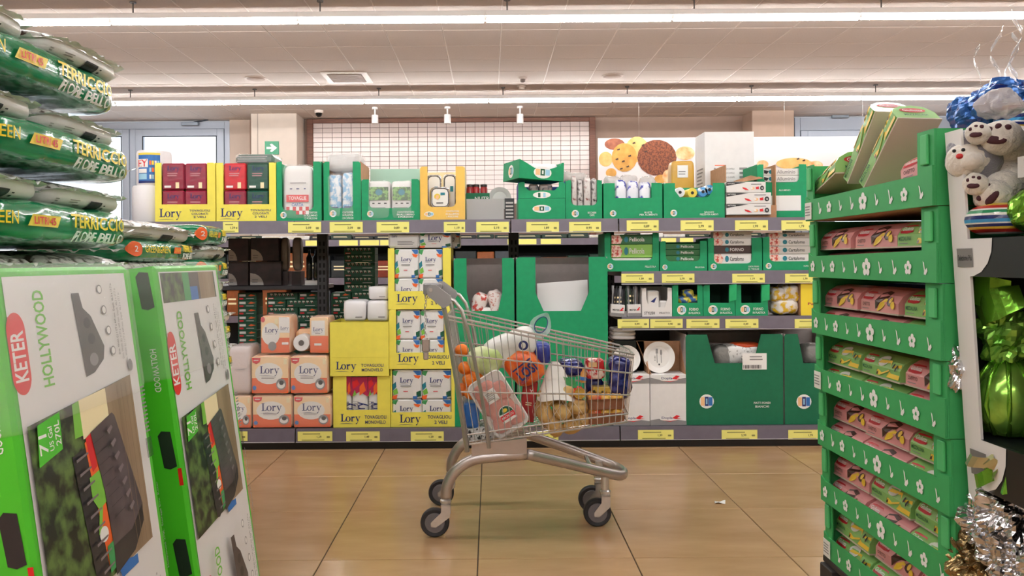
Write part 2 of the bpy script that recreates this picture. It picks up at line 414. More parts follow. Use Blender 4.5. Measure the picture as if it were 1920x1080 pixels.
# ---------------------------------------------------------------- small ceiling and wall fittings
def ceil_at(px, py): d = 2.38 * F / (CY - py - ROLL * (px - CX)); return PX(px, d, py), d
x, y = ceil_at(651, 145)
v = thing('air_vent', 'square slatted air vent let into the ceiling panels', 'air vent', (x, y, ZC))
m = MB(); VW = mat('vent_white', '#d9d2cc', .5); m.box(-.29, .29, -.29, .29, -.012, .0, VW, c=.004); m.build('face_plate', v)
m = MB(); m.box(-.22, .22, -.22, .22, -.014, -.0125, mat('vent_dark', '#7d6f66', .7)); m.build('duct', v)
m = MB(); m.box(-.21, .21, -.008, .008, -.024, -.0145, mat('vent_slat', '#b8a79c', .5), c=.002); s0 = m.build('slat', v)
for i in range(9):
    o = s0 if i == 0 else copy_tree(s0, v); o.location = (0, -.19 + i * .0475, 0)
for px, py, lab in ((480, 147, 'round ceiling speaker left of the square air vent'), (1148, 142, 'round ceiling speaker on the far side of the smoke detectors')):
    x, y = ceil_at(px, py); s = thing('ceiling_speaker', lab, 'speaker', (x, y, ZC), group='round ceiling speakers')
    m = MB(); m.lathe([(.14, 0), (.14, -.006), (.125, -.012)], mat('speaker_rim', '#cdbfb4', .5), 24); m.build('rim', s, smooth=.6)
    m = MB(); m.lathe([(.122, -.010), (.11, -.016), (.02, -.018)], mat('speaker_grille', '#b29f92', .7), 24); m.build('grille', s, smooth=.6)
for px, py, lab, r in ((980, 146, 'small white smoke detector with a dark base on the ceiling', .05), (978, 161, 'low round smoke detector closest to the tube light row', .06)):
    x, y = ceil_at(px, py); s = thing('smoke_detector', lab, 'smoke detector', (x, y, ZC))
    m = MB(); m.lathe([(r, 0), (r, -.012), (r * .9, -.02)], mat('detector_base', '#c7b9ae', .5), 18); m.build('base', s, smooth=.6)
    m = MB(); m.lathe([(r * .7, -.02), (r * .65, -.05), (r * .3, -.06)], mat('detector_dark', '#6e6058', .5) if r < .055 else mat('detector_white', '#c9bcb2', .5), 18); m.build('sensor', s, smooth=.6)
x, y = ceil_at(598, 207)
s = thing('dome_camera', 'black dome security camera on the ceiling beside the column', 'camera', (x, y, ZC))
m = MB(); m.lathe([(.07, 0), (.07, -.03), (.06, -.045)], mat('camera_base', '#cfc4bb', .4), 20); m.build('base', s, smooth=.6)
m = MB(); m.lathe([(.055, -.045), (.05, -.075), (.03, -.098), (.005, -.105)], mat('black_dome', '#111214', .1), 20); m.build('dome', s, smooth=.6)
SPOT = mat('spot_white', '#efeceb', .4)
for px, w in ((703, 'the dome camera'), (839, 'the middle of the wall tiles'), (975, 'the smoke detectors')):
    d = 12.3; x = PX(px, d, 215)
    s = thing('spotlight', 'white cylinder ceiling spotlight before the tiled wall, by ' + w, 'spotlight', (x, d, ZC), group='white cylinder spotlights')
    m = MB(); m.lathe([(.045, 0), (.045, -.03)], SPOT, 18); m.build('canopy', s)
    m = MB(); m.tube([(0, 0, -.03), (0, 0, -.13)], .012, SPOT, 8); m.build('stem', s)
    zb = PZ(px, 232, d) - ZC
    m = MB(); m.lathe([(.05, -.12), (.052, -.125), (.052, zb + .004), (.046, zb), (.04, zb + .03)], SPOT, 20); m.build('barrel', s, smooth=.6)
# exit sign
d = 12.75; a, b = P(497, 290, d), P(523, 265, d)
s = thing('exit_sign', 'green emergency exit sign with white arrow on the pale column', 'sign', ((a[0] + b[0]) / 2, d - .012, a[2]))
w, h = b[0] - a[0], b[2] - a[2]
m = MB(); m.box(-w / 2, w / 2, 0, .011, 0, h, mat('sign_green', '#12855c', .4), c=.002); m.build('plate', s)
fr = flat_frame((-w / 2, 0, 0), (1, 0, 0), (0, 0, 1), w, h)
printed('arrow', s, fr, [('poly', [(.12, .42), (.5, .42), (.36, .24), (.5, .18), (.88, .5), (.5, .82), (.36, .76), (.5, .58), (.12, .58)], M_['white'])])
# door closers
for px, py, lab in ((360, 233, 'metal door closer above the glazed door by the pale column'), (1576, 219, 'metal door closer on the window head beyond the cookie banner')):
    d = 13.29; p = P(px, py, d)
    s = thing('door_closer', lab, 'door closer', (p[0], 13.285, p[2] - .03))
    m = MB(); m.box(-.16, .12, -.05, 0, 0, .06, mat('closer_metal', '#8b95a1', .3, metal=.8), c=.008); m.build('body', s)
    m = MB(); m.tube([(.05, -.03, .06), (.2, -.06, .075), (.28, -.02, .10)], .012, mat('closer_arm', '#4a525c', .35, metal=.8), 6); m.build('arm', s)
# ================================================================ shelving run
ZT, ZA, ZB, ZBASE = 1.402, 1.077, .796, .128
YF = 4.9
BX = [-2.53, -1.202, .124, .784, 2.11]
def rail(parent, x0, x1, y, ztop, name='price_rail'):
    m = MB(); m.prism([(0, 0), (.014, 0), (.020, .078), (.006, .078)], STRIP, lambda u, v, t: (t, y - .016 + u, ztop - .078 + v), x0 + .004, x1 - .004)
    r = m.build(name, parent)
    m = MB(); m.box(x0 + .004, x1 - .004, y - .020, y - .004, ztop - .082, ztop - .0785, mat('rail_lip', '#c9c6cc', .3, metal=.3)); m.build('rail_lip', r)
    return r
def shelf(parent, x0, x1, ztop, y0, y1, withrail=True, name='shelf'):
    m = MB(); m.box(x0 + .003, x1 - .003, y0, y1, ztop - .03, ztop, STEELG, c=.003); s = m.build(name, parent)
    if withrail: rail(s, x0, x1, y0, ztop)
    return s
def upright(parent, x, y, zt=1.371):
    m = MB(); m.box(x - .035, x + .035, y, y + .06, 0, zt, STEELG, c=.004); u = m.build('upright', parent)
    m = MB()
    for k in range(int((zt - .1) / .05)):
        for s in (-.014, .014): m.box(x + s - .006, x + s + .006, y - .002, y + .001, .06 + k * .05, .06 + k * .05 + .03, mat('slot_black', '#0b0c0d', .8))
    q = m.build('slots', u); q['kind'] = 'stuff'
bay_lab = ['shelving bay behind the compost bags, holding the coloured napkin boxes', 'shelving bay stacked with yellow napkin boxes and toilet paper', 'narrow shelving bay behind the shopping cart', 'shelving bay with three stocked levels beside the cake tray stack']
for i in range(4):
    x0, x1 = BX[i], BX[i + 1]
    b = thing('shelving_bay', bay_lab[i], 'shelf', (0, 0, 0), group='bays of the shelving run')
    shelf(b, x0, x1, ZT, YF + .004, 6.14, name='top_shelf'); shelf(b, x0, x1, ZBASE, YF + .004, 6.14, name='base_shelf')
    m = MB(); m.box(x0, x1, YF + .012, YF + .03, 0, .047, mat('kick_black', '#0d0e10', .4)); m.build('kick_plate', b)
    upright(b, x0 + .036, 5.53)
    if i == 3: upright(b, x1 - .036, 5.53)
    if i == 0: shelf(b, x0, x1, .985, 5.60, 6.14, False, 'rear_shelf')
    if i == 3:
        for z, nm in ((ZA, 'shelf'), (ZB, 'shelf')): shelf(b, x0 + .02, x1, z, YF + .054, 5.52, name=nm)
        m = MB(); m.box(x0 + .04, x1, 5.52, 5.53, .13, .80, mat('shelf_back_panel', '#3b3a3c', .6)); m.build('back_panel', b)
# tags
def price_tag(px0, px1, py0, py1, y, lab, price, rot=0):
    x0, x1 = PX(px0, y, py0), PX(px1, y, py0); pc = (px0 + px1) / 2; z0, z1 = PZ(pc, py1, y), PZ(pc, py0, y)
    w, h = x1 - x0, z1 - z0
    m = MB(); m.box(-w / 2, w / 2, 0, .0012, 0, h, TAGM)
    o = m.build('price_tag', loc=((x0 + x1) / 2, y, z0)); tag(o, lab, 'price tag', 'yellow price tags on the shelf rails')
    fr = flat_frame((-w / 2, 0, 0), (1, 0, 0), (0, 0, 1), w, h)
    printed('tag_print', o, fr, [('lines', .15, .66, .75, .88, 1, TAGF), ('text', price, .62, .42, .26, TAGI), ('rect', .84, .32, .93, .5, TAGF), ('lines', .12, .06, .8, .2, 1, TAGF)], off=.0005)
yT = YF - .0135; yA = YF + .0365
for a, b, lab, pr in ((418, 447, 'on the top rail below the wine red napkins', '1,29'), (540, 602, 'on the top rail below the red checked tray pack', '2,09'), (618, 680, 'on the top rail below the blue printed trays', '2,09'), (706, 767, 'on the top rail below the green leaf packs', '0,89'),
                      (832, 872, 'on the top rail below the tan foil tray box', '1,19'), (893, 954, 'on the top rail below the red capped jars', '5,19'), (987, 1048, 'on the top rail below the stacked open green cartons', '1,89'), (1067, 1127, 'on the top rail below the dark snack bags', '0,99'),
                      (1175, 1235, 'on the top rail below the white and blue sachets', '0,89'), (1276, 1338, 'on the top rail below the blue bag rolls', '2,79'), (1378, 1440, 'on the top rail below the chilli printed cartons', '1,99'), (1465, 1526, 'on the top rail below the aluminium foil carton', '1,79')):
    price_tag(a, b, 416 - (a > 1100) * 3, 436 - (a > 1100) * 3, yT, 'yellow price tag ' + lab, pr)
for a, b, lab, pr in ((1165, 1226, 'below the light green film carton', '1,39'), (1241, 1302, 'below the dark green film carton', '2,79'), (1373, 1434, 'below the baking paper carton with a dark roll', '1,19'), (1472, 1533, 'below the baking paper carton by the cake trays', '1,79')):
    price_tag(a, b, 513, 530, yA, 'yellow price tag ' + lab, pr)
for a, b, lab, pr in ((1158, 1217, 'below the hanging cutlery sets', '0,99'), (1219, 1280, 'below the white cutlery carton', '0,90'), (1287, 1349, 'below the first green straw carton with bright contents', '0,89'), (1360, 1422, 'below the empty green cartons', '0,89'), (1490, 1551, 'below the yellow carton by the cake trays', '1,49')):
    price_tag(a, b, 598, 615, yA, 'yellow price tag ' + lab, pr)
for a, b, lab, pr in ((402, 464, 'on the base rail below the pale paper pack', '2,49'), (558, 623, 'on the base rail below the orange toilet paper', '1,29'), (649, 712, 'on the base rail below the closed and open napkin boxes', '1,49'), (770, 832, 'on the base rail below the three napkin boxes', '1,29'), (985, 1047, 'on the base rail behind the shopping cart', '3,49'),
                      (1196, 1263, 'on the base rail below the paper plate cartons', '1,39'), (1353, 1420, 'on the base rail below the big green carton', '5,99'), (1478, 1545, 'on the base rail below the carton beside the cake trays', '1,79')):
    price_tag(a, b, 809 - (a > 1100) * 3, 827 - (a > 1100) * 3, yT, 'yellow price tag ' + lab, pr)

# ---------------------------------------------------------------- box and pack builders
def logo_items(u, v, r, asp):
    """round pale badge with three colour blocks"""
    W_ = M_['white']; ry = r * asp
    return [('ell', u, v, r, ry, W_), ('rect', u - r * .8, v - ry * .45, u - r * .3, v + ry * .55, M_['peach']), ('rect', u - r * .25, v - ry * .5, u + r * .25, v + ry * .6, M_['dkgreen']), ('rect', u + r * .3, v - ry * .45, u + r * .8, v + ry * .55, M_['skyb']), ('rect', u - r * .09, v - ry * .25, u + r * .09, v + ry * .35, W_)]
def display_box(label, x0, x1, yt, yb, d, z0=None, dep=.4, notch=None, style='round', m=GREEN, inside=None, items=(), sideh=1.0, group=None, name='display_box', back=True, backh=1.0, rotz=0, tk=.005):
    pc = (x0 + x1) / 2; X0, X1 = PX(x0, d, yb), PX(x1, d, yb); z0 = PZ(pc, yb, d) if z0 is None else z0
    h = PZ(pc, yt, d) - z0; w = X1 - X0; inside = inside or m
    t = thing(name, label, 'box', ((X0 + X1) / 2, d, z0), (0, 0, rotz), group)
    if notch:
        n0, n1, ny = notch[:3]; a = (n0 - x0) / (x1 - x0) * w; b = (n1 - x0) / (x1 - x0) * w; c = PZ(pc, ny, d) - z0; r = min(.03, (b - a) * .2)
        if style == 'round': cut = [(a, h), (a, c + r)] + [(a + r - r * math.cos(q), c + r - r * math.sin(q)) for q in (PI / 8, PI / 4, 3 * PI / 8, PI / 2)] + [(b - r + r * math.sin(q), c + r - r * math.cos(q)) for q in (0, PI / 8, PI / 4, 3 * PI / 8)] + [(b, c + r), (b, h)]
        elif style == 'slant': k = (b - a) * (notch[3] if len(notch) > 3 else .13); q = notch[4] if len(notch) > 4 else .45; cut = [(a, h), (a, c + (h - c) * q), (a + k, c), (b - k, c), (b, c + (h - c) * q), (b, h)]
        else: cut = [(a, h), (a, c), (b, c), (b, h)]
        e = .012
        pts = [(0, 0), (0, h - e), (e, h)] + cut + [(w - e, h), (w, h - e), (w, 0)]
    else: pts = [(0, 0), (0, h), (w, h), (w, 0)]
    fr = flat_frame((-w / 2, 0, 0), (1, 0, 0), (0, 0, 1), w, h)
    q = MB(); q.prism(pts, m, fr, 0, -tk); q.build('front_panel', t)
    hs = h * sideh
    for s in (0, 1):
        q = MB(); xx = -w / 2 if s == 0 else w / 2 - tk; q.box(xx, xx + tk, tk + .0005, dep, 0, hs, inside); q.build('side_panel', t)
    if back:
        q = MB(); q.box(-w / 2 + tk + .0005, w / 2 - tk - .0005, dep - tk, dep, 0, h * backh, inside); q.build('back_panel', t)
    q = MB(); q.box(-w / 2 + tk + .0005, w / 2 - tk - .0005, tk + .0005, dep - tk - .0005, 0, tk, inside); q.build('bottom_panel', t)
    if items: printed('print', t, fr, items)
    return t
def pack(name, label, cat, x0, x1, yt, yb, d, dep=.1, m=None, items=(), z0=None, c=.008, group=None, soft=None, film=None, rot=(0, 0, 0), nz=.004, mside=None):
    """one package given by its outline in the photograph at its own distance"""
    pc = (x0 + x1) / 2; X0, X1 = PX(x0, d, yb), PX(x1, d, yb); z0 = PZ(pc, yb, d) if z0 is None else z0
    h = PZ(pc, yt, d) - z0; w = X1 - X0
    q = MB()
    if soft: q.soft((0, dep / 2, h / 2), (w, dep, h), m, soft, soft, 28, 14, nz, 14, seed=int(x0))
    else: q.box(-w / 2, w / 2, 0, dep, 0, h, m, c=min(c, w * .3, h * .3, dep * .3))
    o = q.build(name, smooth=True if soft else False, loc=((X0 + X1) / 2, d, z0), rot=rot); tag(o, label, cat, group)
    k = .03 * 0
    if items: printed('print', o, flat_frame((-w / 2, -.005 if soft else 0, 0), (1, 0, 0), (0, 0, 1), w, h), items)
    if film:
        f = MB(); f.soft((0, dep / 2, h / 2), (w * 1.04, dep + .03, h * 1.04), film, .22, .22, 32, 16, .006, 18, seed=int(x0) + 3); f.build('film_wrap', o, smooth=True)
    return o
N = M_
# ================================================================ goods on the top shelf
D0 = 4.93
NAPP = [('lory', .5, .78, .6, N['navy']), ('lines', .25, .5, .75, .66, 2, mat('pack_pale_print', '#c98f96', .4)), ('rect', .12, .08, .42, .16, N['white']), ('rect', .62, .06, .78, .28, N['cream'])]
WINE = mat('wine_napkins', '#8e1f3a', .25, var=.1, vs=20, bump=.25, bs=40, coat=.4); REDN = mat('red_napkins', '#c8202e', .25, var=.1, vs=20, bump=.25, bs=40, coat=.4); DGN = mat('dark_green_napkins', '#174d3d', .25, var=.1, vs=20, bump=.25, bs=40, coat=.4)
def yellow_front(line1, line2=None, line3=None, y=.11, lw=.40, u=.24, tu=.74):
    it = [('lory', u, y, lw, N['navy'])]
    L = [l for l in (line1, line2, line3) if l]; n = len(L)
    for i, l in enumerate(L): it.append(('text', l, tu, y + .045 * (n - 1) / 2 * 1.2 - i * .055 + .01, .036, N['navy'], min(.36, .034 * len(l))))
    return it
# kitchen rolls on the left end
def kitchen_roll(label, x0, x1, yt, yb, d, printed_wrap, z0=None):
    a, b = PX(x0, d), PX(x1, d); r = (b - a) / 2; zb = PZ(x0, yb, d) if z0 is None else z0; h = PZ(x0, yt, d) - zb
    t = thing('kitchen_roll', label, 'paper roll', ((a + b) / 2, d + r, zb))
    q = MB(); q.lathe([(r * .3, .002), (r * .94, .0), (r, .01), (r, h - .012), (r * .94, h), (r * .25, h - .004)], mat('white_paper_roll', '#eceaec', .7, bump=.1, bs=60), 32); q.build('roll', t, smooth=.7)
    q = MB(); q.lathe([(r * .2, h - .003), (r * .2, h - .02)], KRAFT, 14); q.build('core', t)
    if printed_wrap:
        def fr(u, v, off=0): an = -PI * .5 - .62 + u / (r + .001); return ((r + .0015 + off) * math.cos(an), (r + .0015 + off) * math.sin(an), v)
        fr.w, fr.h = r * 1.35, h
        it = [('rect', 0, .06, 1, .92, N['blue']), ('rect', 0, .06, 1, .12, N['navy']), ('rect', 0, .86, 1, .92, N['yel']), ('rect', .0, .5, .5, .74, N['white']), ('text', 'EY', .25, .62, .2, N['red']), ('rect', .05, .16, .45, .32, N['skyb']), ('rect', .05, .34, .45, .46, N['white'])]
        for i in range(3):
            for j in range(4): it.append(('rect', .56 + j * .105, .17 + i * .2, .64 + j * .105, .29 + i * .2, (N['white'], N['skyb'], N['orange'], N['yel'])[(i + j) % 4]))
        q = MB(); q.keepn = True; decals(q, fr, it, sub=10); q.build('printed_band', t)
    return t
r1 = kitchen_roll('plain white giant paper roll under the printed kitchen roll', 237, 302, 347, 412, 4.95, False, ZT)
kitchen_roll('white kitchen roll with blue printed band standing on a plain roll', 246, 309, 281, 346.5, 4.96, True, ZT + (PZ(237, 347, 4.95) - ZT) + .001)
# coloured napkins
for bi, (x0, x1, lab, cols) in enumerate(((291, 404, 'yellow napkin display box filled with wine red packs only', (WINE, WINE, WINE, WINE)), (406, 518, 'yellow napkin display box with red and dark green packs', (REDN, DGN, WINE, DGN)))):
    n0, n1 = x0 + 12 + bi, x1 - 15 + bi * 2
    display_box(lab, x0, x1, 305, 412, D0, ZT, .34, (n0, n1, 383), 'square', YELLOW, items=yellow_front('TOVAGLIOLI', 'COLORATI', '2 VELI', y=.125))
    mid = (n0 + n1) / 2
    for k, (a, b, t, bb) in enumerate(((n0 + .5, mid - .5, 306, 356), (mid + .5, n1 - .5, 306, 356), (n0 + .5, mid - .5, 357, 407), (mid + .5, n1 - .5, 357, 407))):
        side = ('beside the kitchen rolls', 'beside the mixed box')[k % 2]; cn = {id(WINE): 'wine red', id(REDN): 'bright red', id(DGN): 'dark green'}[id(cols[k])]
        pos = 'upper' if k < 2 else 'lower'
        lb = f'{cn} napkin pack, {pos} row of the ' + ('all wine red box, ' + side if bi == 0 else 'mixed colour box')
        pack('napkin_pack', lb, 'napkins', a, b, t, bb, D0 + .012, .16, cols[k], NAPP, group='coloured napkin packs on the top shelf', z0=None if k < 2 else ZT + .008)
pack('napkin_pack', 'dark green napkin pack lying flat on top of the mixed colour box', 'napkins', 441, 514, 289, 304.5, 5.0, .2, DGN, [('lines', .05, .2, .9, .9, 3, N['grey'])], c=.02, film=FILM, z0=PZ(478, 306, 4.942) + .001)
# green box with red checked tray pack
GT = lambda a, b, c=None, u=.76, v=.14, s=.034: [('text', t, u, v - i * (s + .015), s, N['white'], min(.3, .026 * len(t))) for i, t in enumerate([x for x in (a, b, c) if x])]
G_ = 'green display boxes on the top shelf'
display_box('green display box holding the red checked white tray pack', 519, 603, 303, 412, D0, ZT, .34, (529, 588, 394), 'round', GREEN, items=logo_items(.15, .10, .07, .8) + GT('CONTENITORI', 'IN ALLUMINIO', '12 PORZIONI'), group=G_)
o = pack('tray_pack', 'white tray pack with red checked print in crumpled clear film', 'trays', 531, 586, 310, 394, D0 + .01, .12, mat('white_pack', '#e9e6e4', .4), z0=ZT + .006, soft=.3, film=FILM, items=[
    ('lines', .25, .66, .8, .7, 1, N['grey']), ('rect', .24, .56, .32, .58, N['navy']), ('rect', .46, .56, .56, .58, N['navy']), ('rect', .72, .56, .78, .58, N['navy']), ('rect', .12, .33, .88, .46, N['red']), ('text', 'TOVAGLIE', .5, .4, .07, N['white'], .6), ('text', 'CARTA', .5, .28, .06, N['blue'], .4)] +
    [('rect', .12 + i * .11, .1 + j * .07, .12 + i * .11 + .11, .1 + j * .07 + .07, N['red'] if (i + j) % 2 else N['white']) for i in range(7) for j in range(2)])
display_box('green display box holding blue printed clear trays', 607, 677, 303, 410, D0, ZT, .34, (618, 662, 390), 'round', GREEN, inside=KRAFT, items=logo_items(.25, .12, .09, .65) + GT('CONTENITORI', 'IN PLASTICA', 'CON COPERCHIO', u=.65), group=G_)
BLUEP = mat('blue_printed_tray', '#7fb5dd', .2, col2='#e8eef2', vs=26, lo=.45, hi=.55, coat=.3)
for k, (a, b, c, e) in enumerate(((614, 640, 326, 392), (641, 664, 322, 392))):
    pack('tray_pack', ('blue and white printed tray pack beside the torn kraft edge', 'blue and white printed tray pack against the green box edge')[k], 'trays', a, b, c, e, D0 + .012 + .0 * k, .16, BLUEP, z0=ZT + .006, soft=.3, film=FILM, items=[('lines', .2, .12, .8, .3, 3, N['navy'])])
q = pack('tray_pack', 'clear film bag of trays heaped on the blue printed trays', 'trays', 612, 676, 286, 322, D0 + .06, .2, mat('clear_bag_trays', '#dcdad8', .3, alpha=.75, bump=.5, bs=30), soft=.45, film=FILM, nz=.01)
display_box('wide green display box with two leaf printed packs', 678, 787, 336, 410, D0, ZT, .34, (692, 772, 390), 'round', GREEN, inside=mat('pale_green_board', '#a9cbb8', .7), items=logo_items(.15, .16, .055, 1.45) + GT('CONTENITORI', 'IN ALLUMINIO', '3 PORZIONI', v=.2, s=.045), group=G_, backh=1.4)
LEAFP = mat('leaf_print', '#7fb45c', .4, col2='#2f5e33', vs=60, lo=.45, hi=.55)
for k, (a, b) in enumerate(((690, 732), (734, 773))):
    pack('tray_pack', ('leaf printed white pack beside the pale box flap', 'leaf printed white pack beside the tan foil tray box')[k], 'trays', a, b, 339, 393, D0 + .01, .14, MATS['white_pack'], z0=ZT + .006, soft=.25, film=FILM, items=[('rect', .06, .5, .92, .84, LEAFP), ('ell', .5, .7, .16, .08, N['teal']), ('rect', .2, .4, .3, .43, N['ink']), ('rect', .45, .4, .57, .43, N['ink']), ('rect', .72, .4, .84, .43, N['ink']), ('lines', .1, .2, .8, .34, 2, N['grey']), ('lines', .5, .08, .9, .14, 1, N['ink'])])
b = display_box('tan yellow display box with silver foil trays', 788, 872, 312, 410, D0, ZT, .34, (802, 855, 388), 'round', TAN, inside=mat('tan_inside', '#ecd9a8', .7), items=logo_items(.2, .11, .11, .45) + GT('CONTENITORI', 'IN ALLUMINIO', '1 PORZIONE', u=.72, v=.16))
FOIL = mat('foil_tray', '#c9c9cc', .25, metal=.9, bump=.4, bs=60)
def foil_tray(label, x0, x1, yt, yb, d, z0=None):
    X0, X1 = PX(x0, d), PX(x1, d); w = X1 - X0; zb = PZ(x0, yb, d) if z0 is None else z0; h = PZ(x0, yt, d) - zb
    t = thing('foil_tray', label, 'foil tray', ((X0 + X1) / 2, d, zb), group='foil trays in the tan box')
    q = MB(); rr = .022
    def ring(k, y): return [(x, y, z) for x, z in [((w / 2 - k - rr) * sx + rr * math.cos(a), h / 2 + (h / 2 - k - rr) * sz + rr * math.sin(a)) for sx, sz, a0 in ((1, 1, 0), (-1, 1, PI / 2), (-1, -1, PI), (1, -1, 1.5 * PI)) for a in (a0, a0 + PI / 4, a0 + PI / 2)]]
    R = [ring(0, 0), ring(.004, -.003), ring(.009, .004), ring(.018, .05)]; n = 12
    q.add([p for g in R for p in g], [(i * n + j, i * n + (j + 1) % n, (i + 1) * n + (j + 1) % n, (i + 1) * n + j) for i in range(3) for j in range(n)] + [tuple(3 * n + j for j in range(n))], FOIL); q.build('tray', t, smooth=.6)
    q = MB(); q.add([(p[0], .003, p[2]) for p in ring(.011, 0)], [tuple(range(n))], mat('lid_card', '#f1efe8', .5)); lo = q.build('lid', t)
    fr = flat_frame((-w / 2, .002, 0), (1, 0, 0), (0, 0, 1), w, h)
    printed('print', lo, fr, [('ell', .35, .55, .16, .14, N['yel']), ('rect', .52, .62, .75, .74, N['teal']), ('lines', .3, .2, .7, .3, 1, N['ink']), ('poly', [(.25, .45), (.4, .38), (.45, .6), (.3, .62)], N['peach'])])
foil_tray('silver foil tray with printed lid leaning upright at the left of the tan box', 801, 829, 328, 404, D0 + .10, ZT + .006)
foil_tray('silver foil tray with printed lid standing at the right of the tan box', 832, 857, 327, 404, D0 + .10, ZT + .006)
foil_tray('silver foil tray tilted in front of the other two trays', 808, 844, 351, 389, D0 + .035, PZ(826, 390, D0 + .035))
# grey divider, jars, plates
m = MB(); xa_, xb_ = PX(875, 4.96), PX(946, 4.96); m.box(xa_, xb_, 4.96, 4.966, ZT, PZ(910, 373, 4.96), mat('grey_divider', '#a9a8a6', .5), c=.002)
tag(m.build('shelf_divider'), 'plain grey metal divider panel standing behind the price rail', 'divider')
m = MB(); m.box(PX(947, 4.96), PX(965, 4.96), 4.955, 4.975, ZT, PZ(950, 372, 4.96), mat('mesh_dark', '#3a3c3e', .4, metal=.6)); o = tag(m.build('wire_divider'), 'dark slotted end divider next to the grey panel', 'divider')
for j in range(5):
    m = MB(); m.box(PX(949, 4.95), PX(963, 4.95), 4.951, 4.9545, ZT + .012 + j * .022, ZT + .022 + j * .022, mat('slot_pale', '#b8b6b2', .5)); m.build('slot', o)
JAR = mat('red_jar', '#9c1f28', .2, coat=.5); dj = 5.12
zj = PZ(900, 363, dj)
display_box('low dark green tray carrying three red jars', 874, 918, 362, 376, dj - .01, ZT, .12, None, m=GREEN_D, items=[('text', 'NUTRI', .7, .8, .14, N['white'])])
for k, px in enumerate((882, 893.5, 908)):
    x = PX(px, dj); r = .024
    t = thing('jar', ('red jar with dark cap beside the tan box', 'red jar with dark cap between two others', 'red jar with dark cap beside the round plate')[k], 'jar', (x, dj + .05, ZT + .006), group='red jars behind the grey divider')
    h = PZ(px, 351, dj) - ZT
    q = MB(); q.lathe([(r, 0), (r, h - .012), (r * .85, h)], JAR, 16); q.build('glass', t, smooth=.7)
    q = MB(); q.lathe([(r * .92, h), (r * .95, h + .014), (r * .9, h + .016)], mat('jar_cap', '#25181a', .4), 16); q.build('cap', t, smooth=.6)
    q = MB(); q.lathe([(r * 1.01, h - .066), (r * 1.01, h - .054)], N['blue'], 16); q.build('band', t)
t = thing('paper_plate', 'white round paper plate standing upright beside the red jars', 'plate', (PX(938, 5.2), 5.2, ZT)); q = MB()
q.lathe([(.002, .012), (.045, .012), (.055, .004), (.075, 0), (.075, .003), (.055, .008), (.045, .016), (.002, .016)], mat('paper_plate_white', '#efece8', .6), 28, c=(0, 0, PZ(938, 372, 5.2) - ZT), axis='y'); q.build('plate', t, smooth=.6)
q = MB(); q.box(-.02, .02, -.0, .02, 0, PZ(938, 386, 5.2) - ZT, WHITEBD); q.build('stand', t)
# stacked open green cartons
c0 = display_box('green carton at the bottom of the three carton stack', 972, 1060, 372, 408, D0, ZT, .34, None, m=GREEN, items=logo_items(.5, .5, .2, .95))
zc = PZ(1016, 371.6, D0)
display_box('green carton with scooped front showing dark packs, middle of the stack', 972, 1060, 341, 371.6, D0, zc, .34, (984, 1048, 357), 'slant', GREEN, inside=mat('blue_inside', '#1d3f86', .6), items=[('ell', .5, .2, .19, .2, N['white']), ('rect', .42, .05, .47, .33, N['dkgreen']), ('rect', .53, .05, .58, .33, N['skyb'])])
for k, (a, b) in enumerate(((992, 1010), (1011, 1036))):
    pack('snack_pack', ('dark wafer pack in the scooped carton, narrow one', 'dark wafer pack in the scooped carton, wide one')[k], 'snack', a, b, 345, 372, D0 + .02, .1, mat('dark_wafer_pack', '#2a2426', .3, col2='#7c6a66', vs=40, lo=.5, hi=.6, coat=.4), z0=zc + .007, soft=.3)
t = thing('open_carton', 'green carton tilted askew on top of the carton stack', 'box', (PX(1016, D0), D0 - .02, PZ(1016, 341, D0) + .012), (0, math.radians(2.5), math.radians(21)))
w, h, dp = .30, .115, .26
fr = flat_frame((-w / 2, 0, 0), (1, 0, 0), (0, 0, 1), w, h)
q = MB(); q.prism([(0, 0), (0, h), (.04, h * .86), (.10, h * .6), (.2, h * .58), (.27, h * .8), (w - .012, h), (w, h), (w, 0)], GREEN, fr, 0, -.005); q.build('front_panel', t)
for s in (-w / 2, w / 2 - .005):
    q = MB(); q.box(s, s + .005, .0055, dp, 0, h, GREEN); q.build('side_panel', t)
q = MB(); q.box(-w / 2 + .006, w / 2 - .006, dp - .005, dp, 0, h * .9, GREEN); q.build('back_panel', t)
q = MB(); q.box(-w / 2 + .006, w / 2 - .006, .006, dp - .006, 0, .005, GREEN); q.build('bottom_panel', t)
printed('print', t, fr, logo_items(.52, .38, .2, 1.6))
printed('print', t, flat_frame((-w / 2, dp, 0), (0, -1, 0), (0, 0, 1), dp, h), logo_items(.5, .45, .16, 2.2))
q = MB(); q.soft((.02, .09, h * .62), (.2, .13, .07), mat('white_wafer_pack', '#e9e8ea', .3, coat=.3), .4, .4, 20, 10, .006, 14); o = q.build('snack_pack', smooth=True)
o.location = (PX(1012, 4.95), 4.93, PZ(1016, 341, D0) + .012); tag(o, 'white wrapped wafer pack peeking from the tilted carton', 'snack')
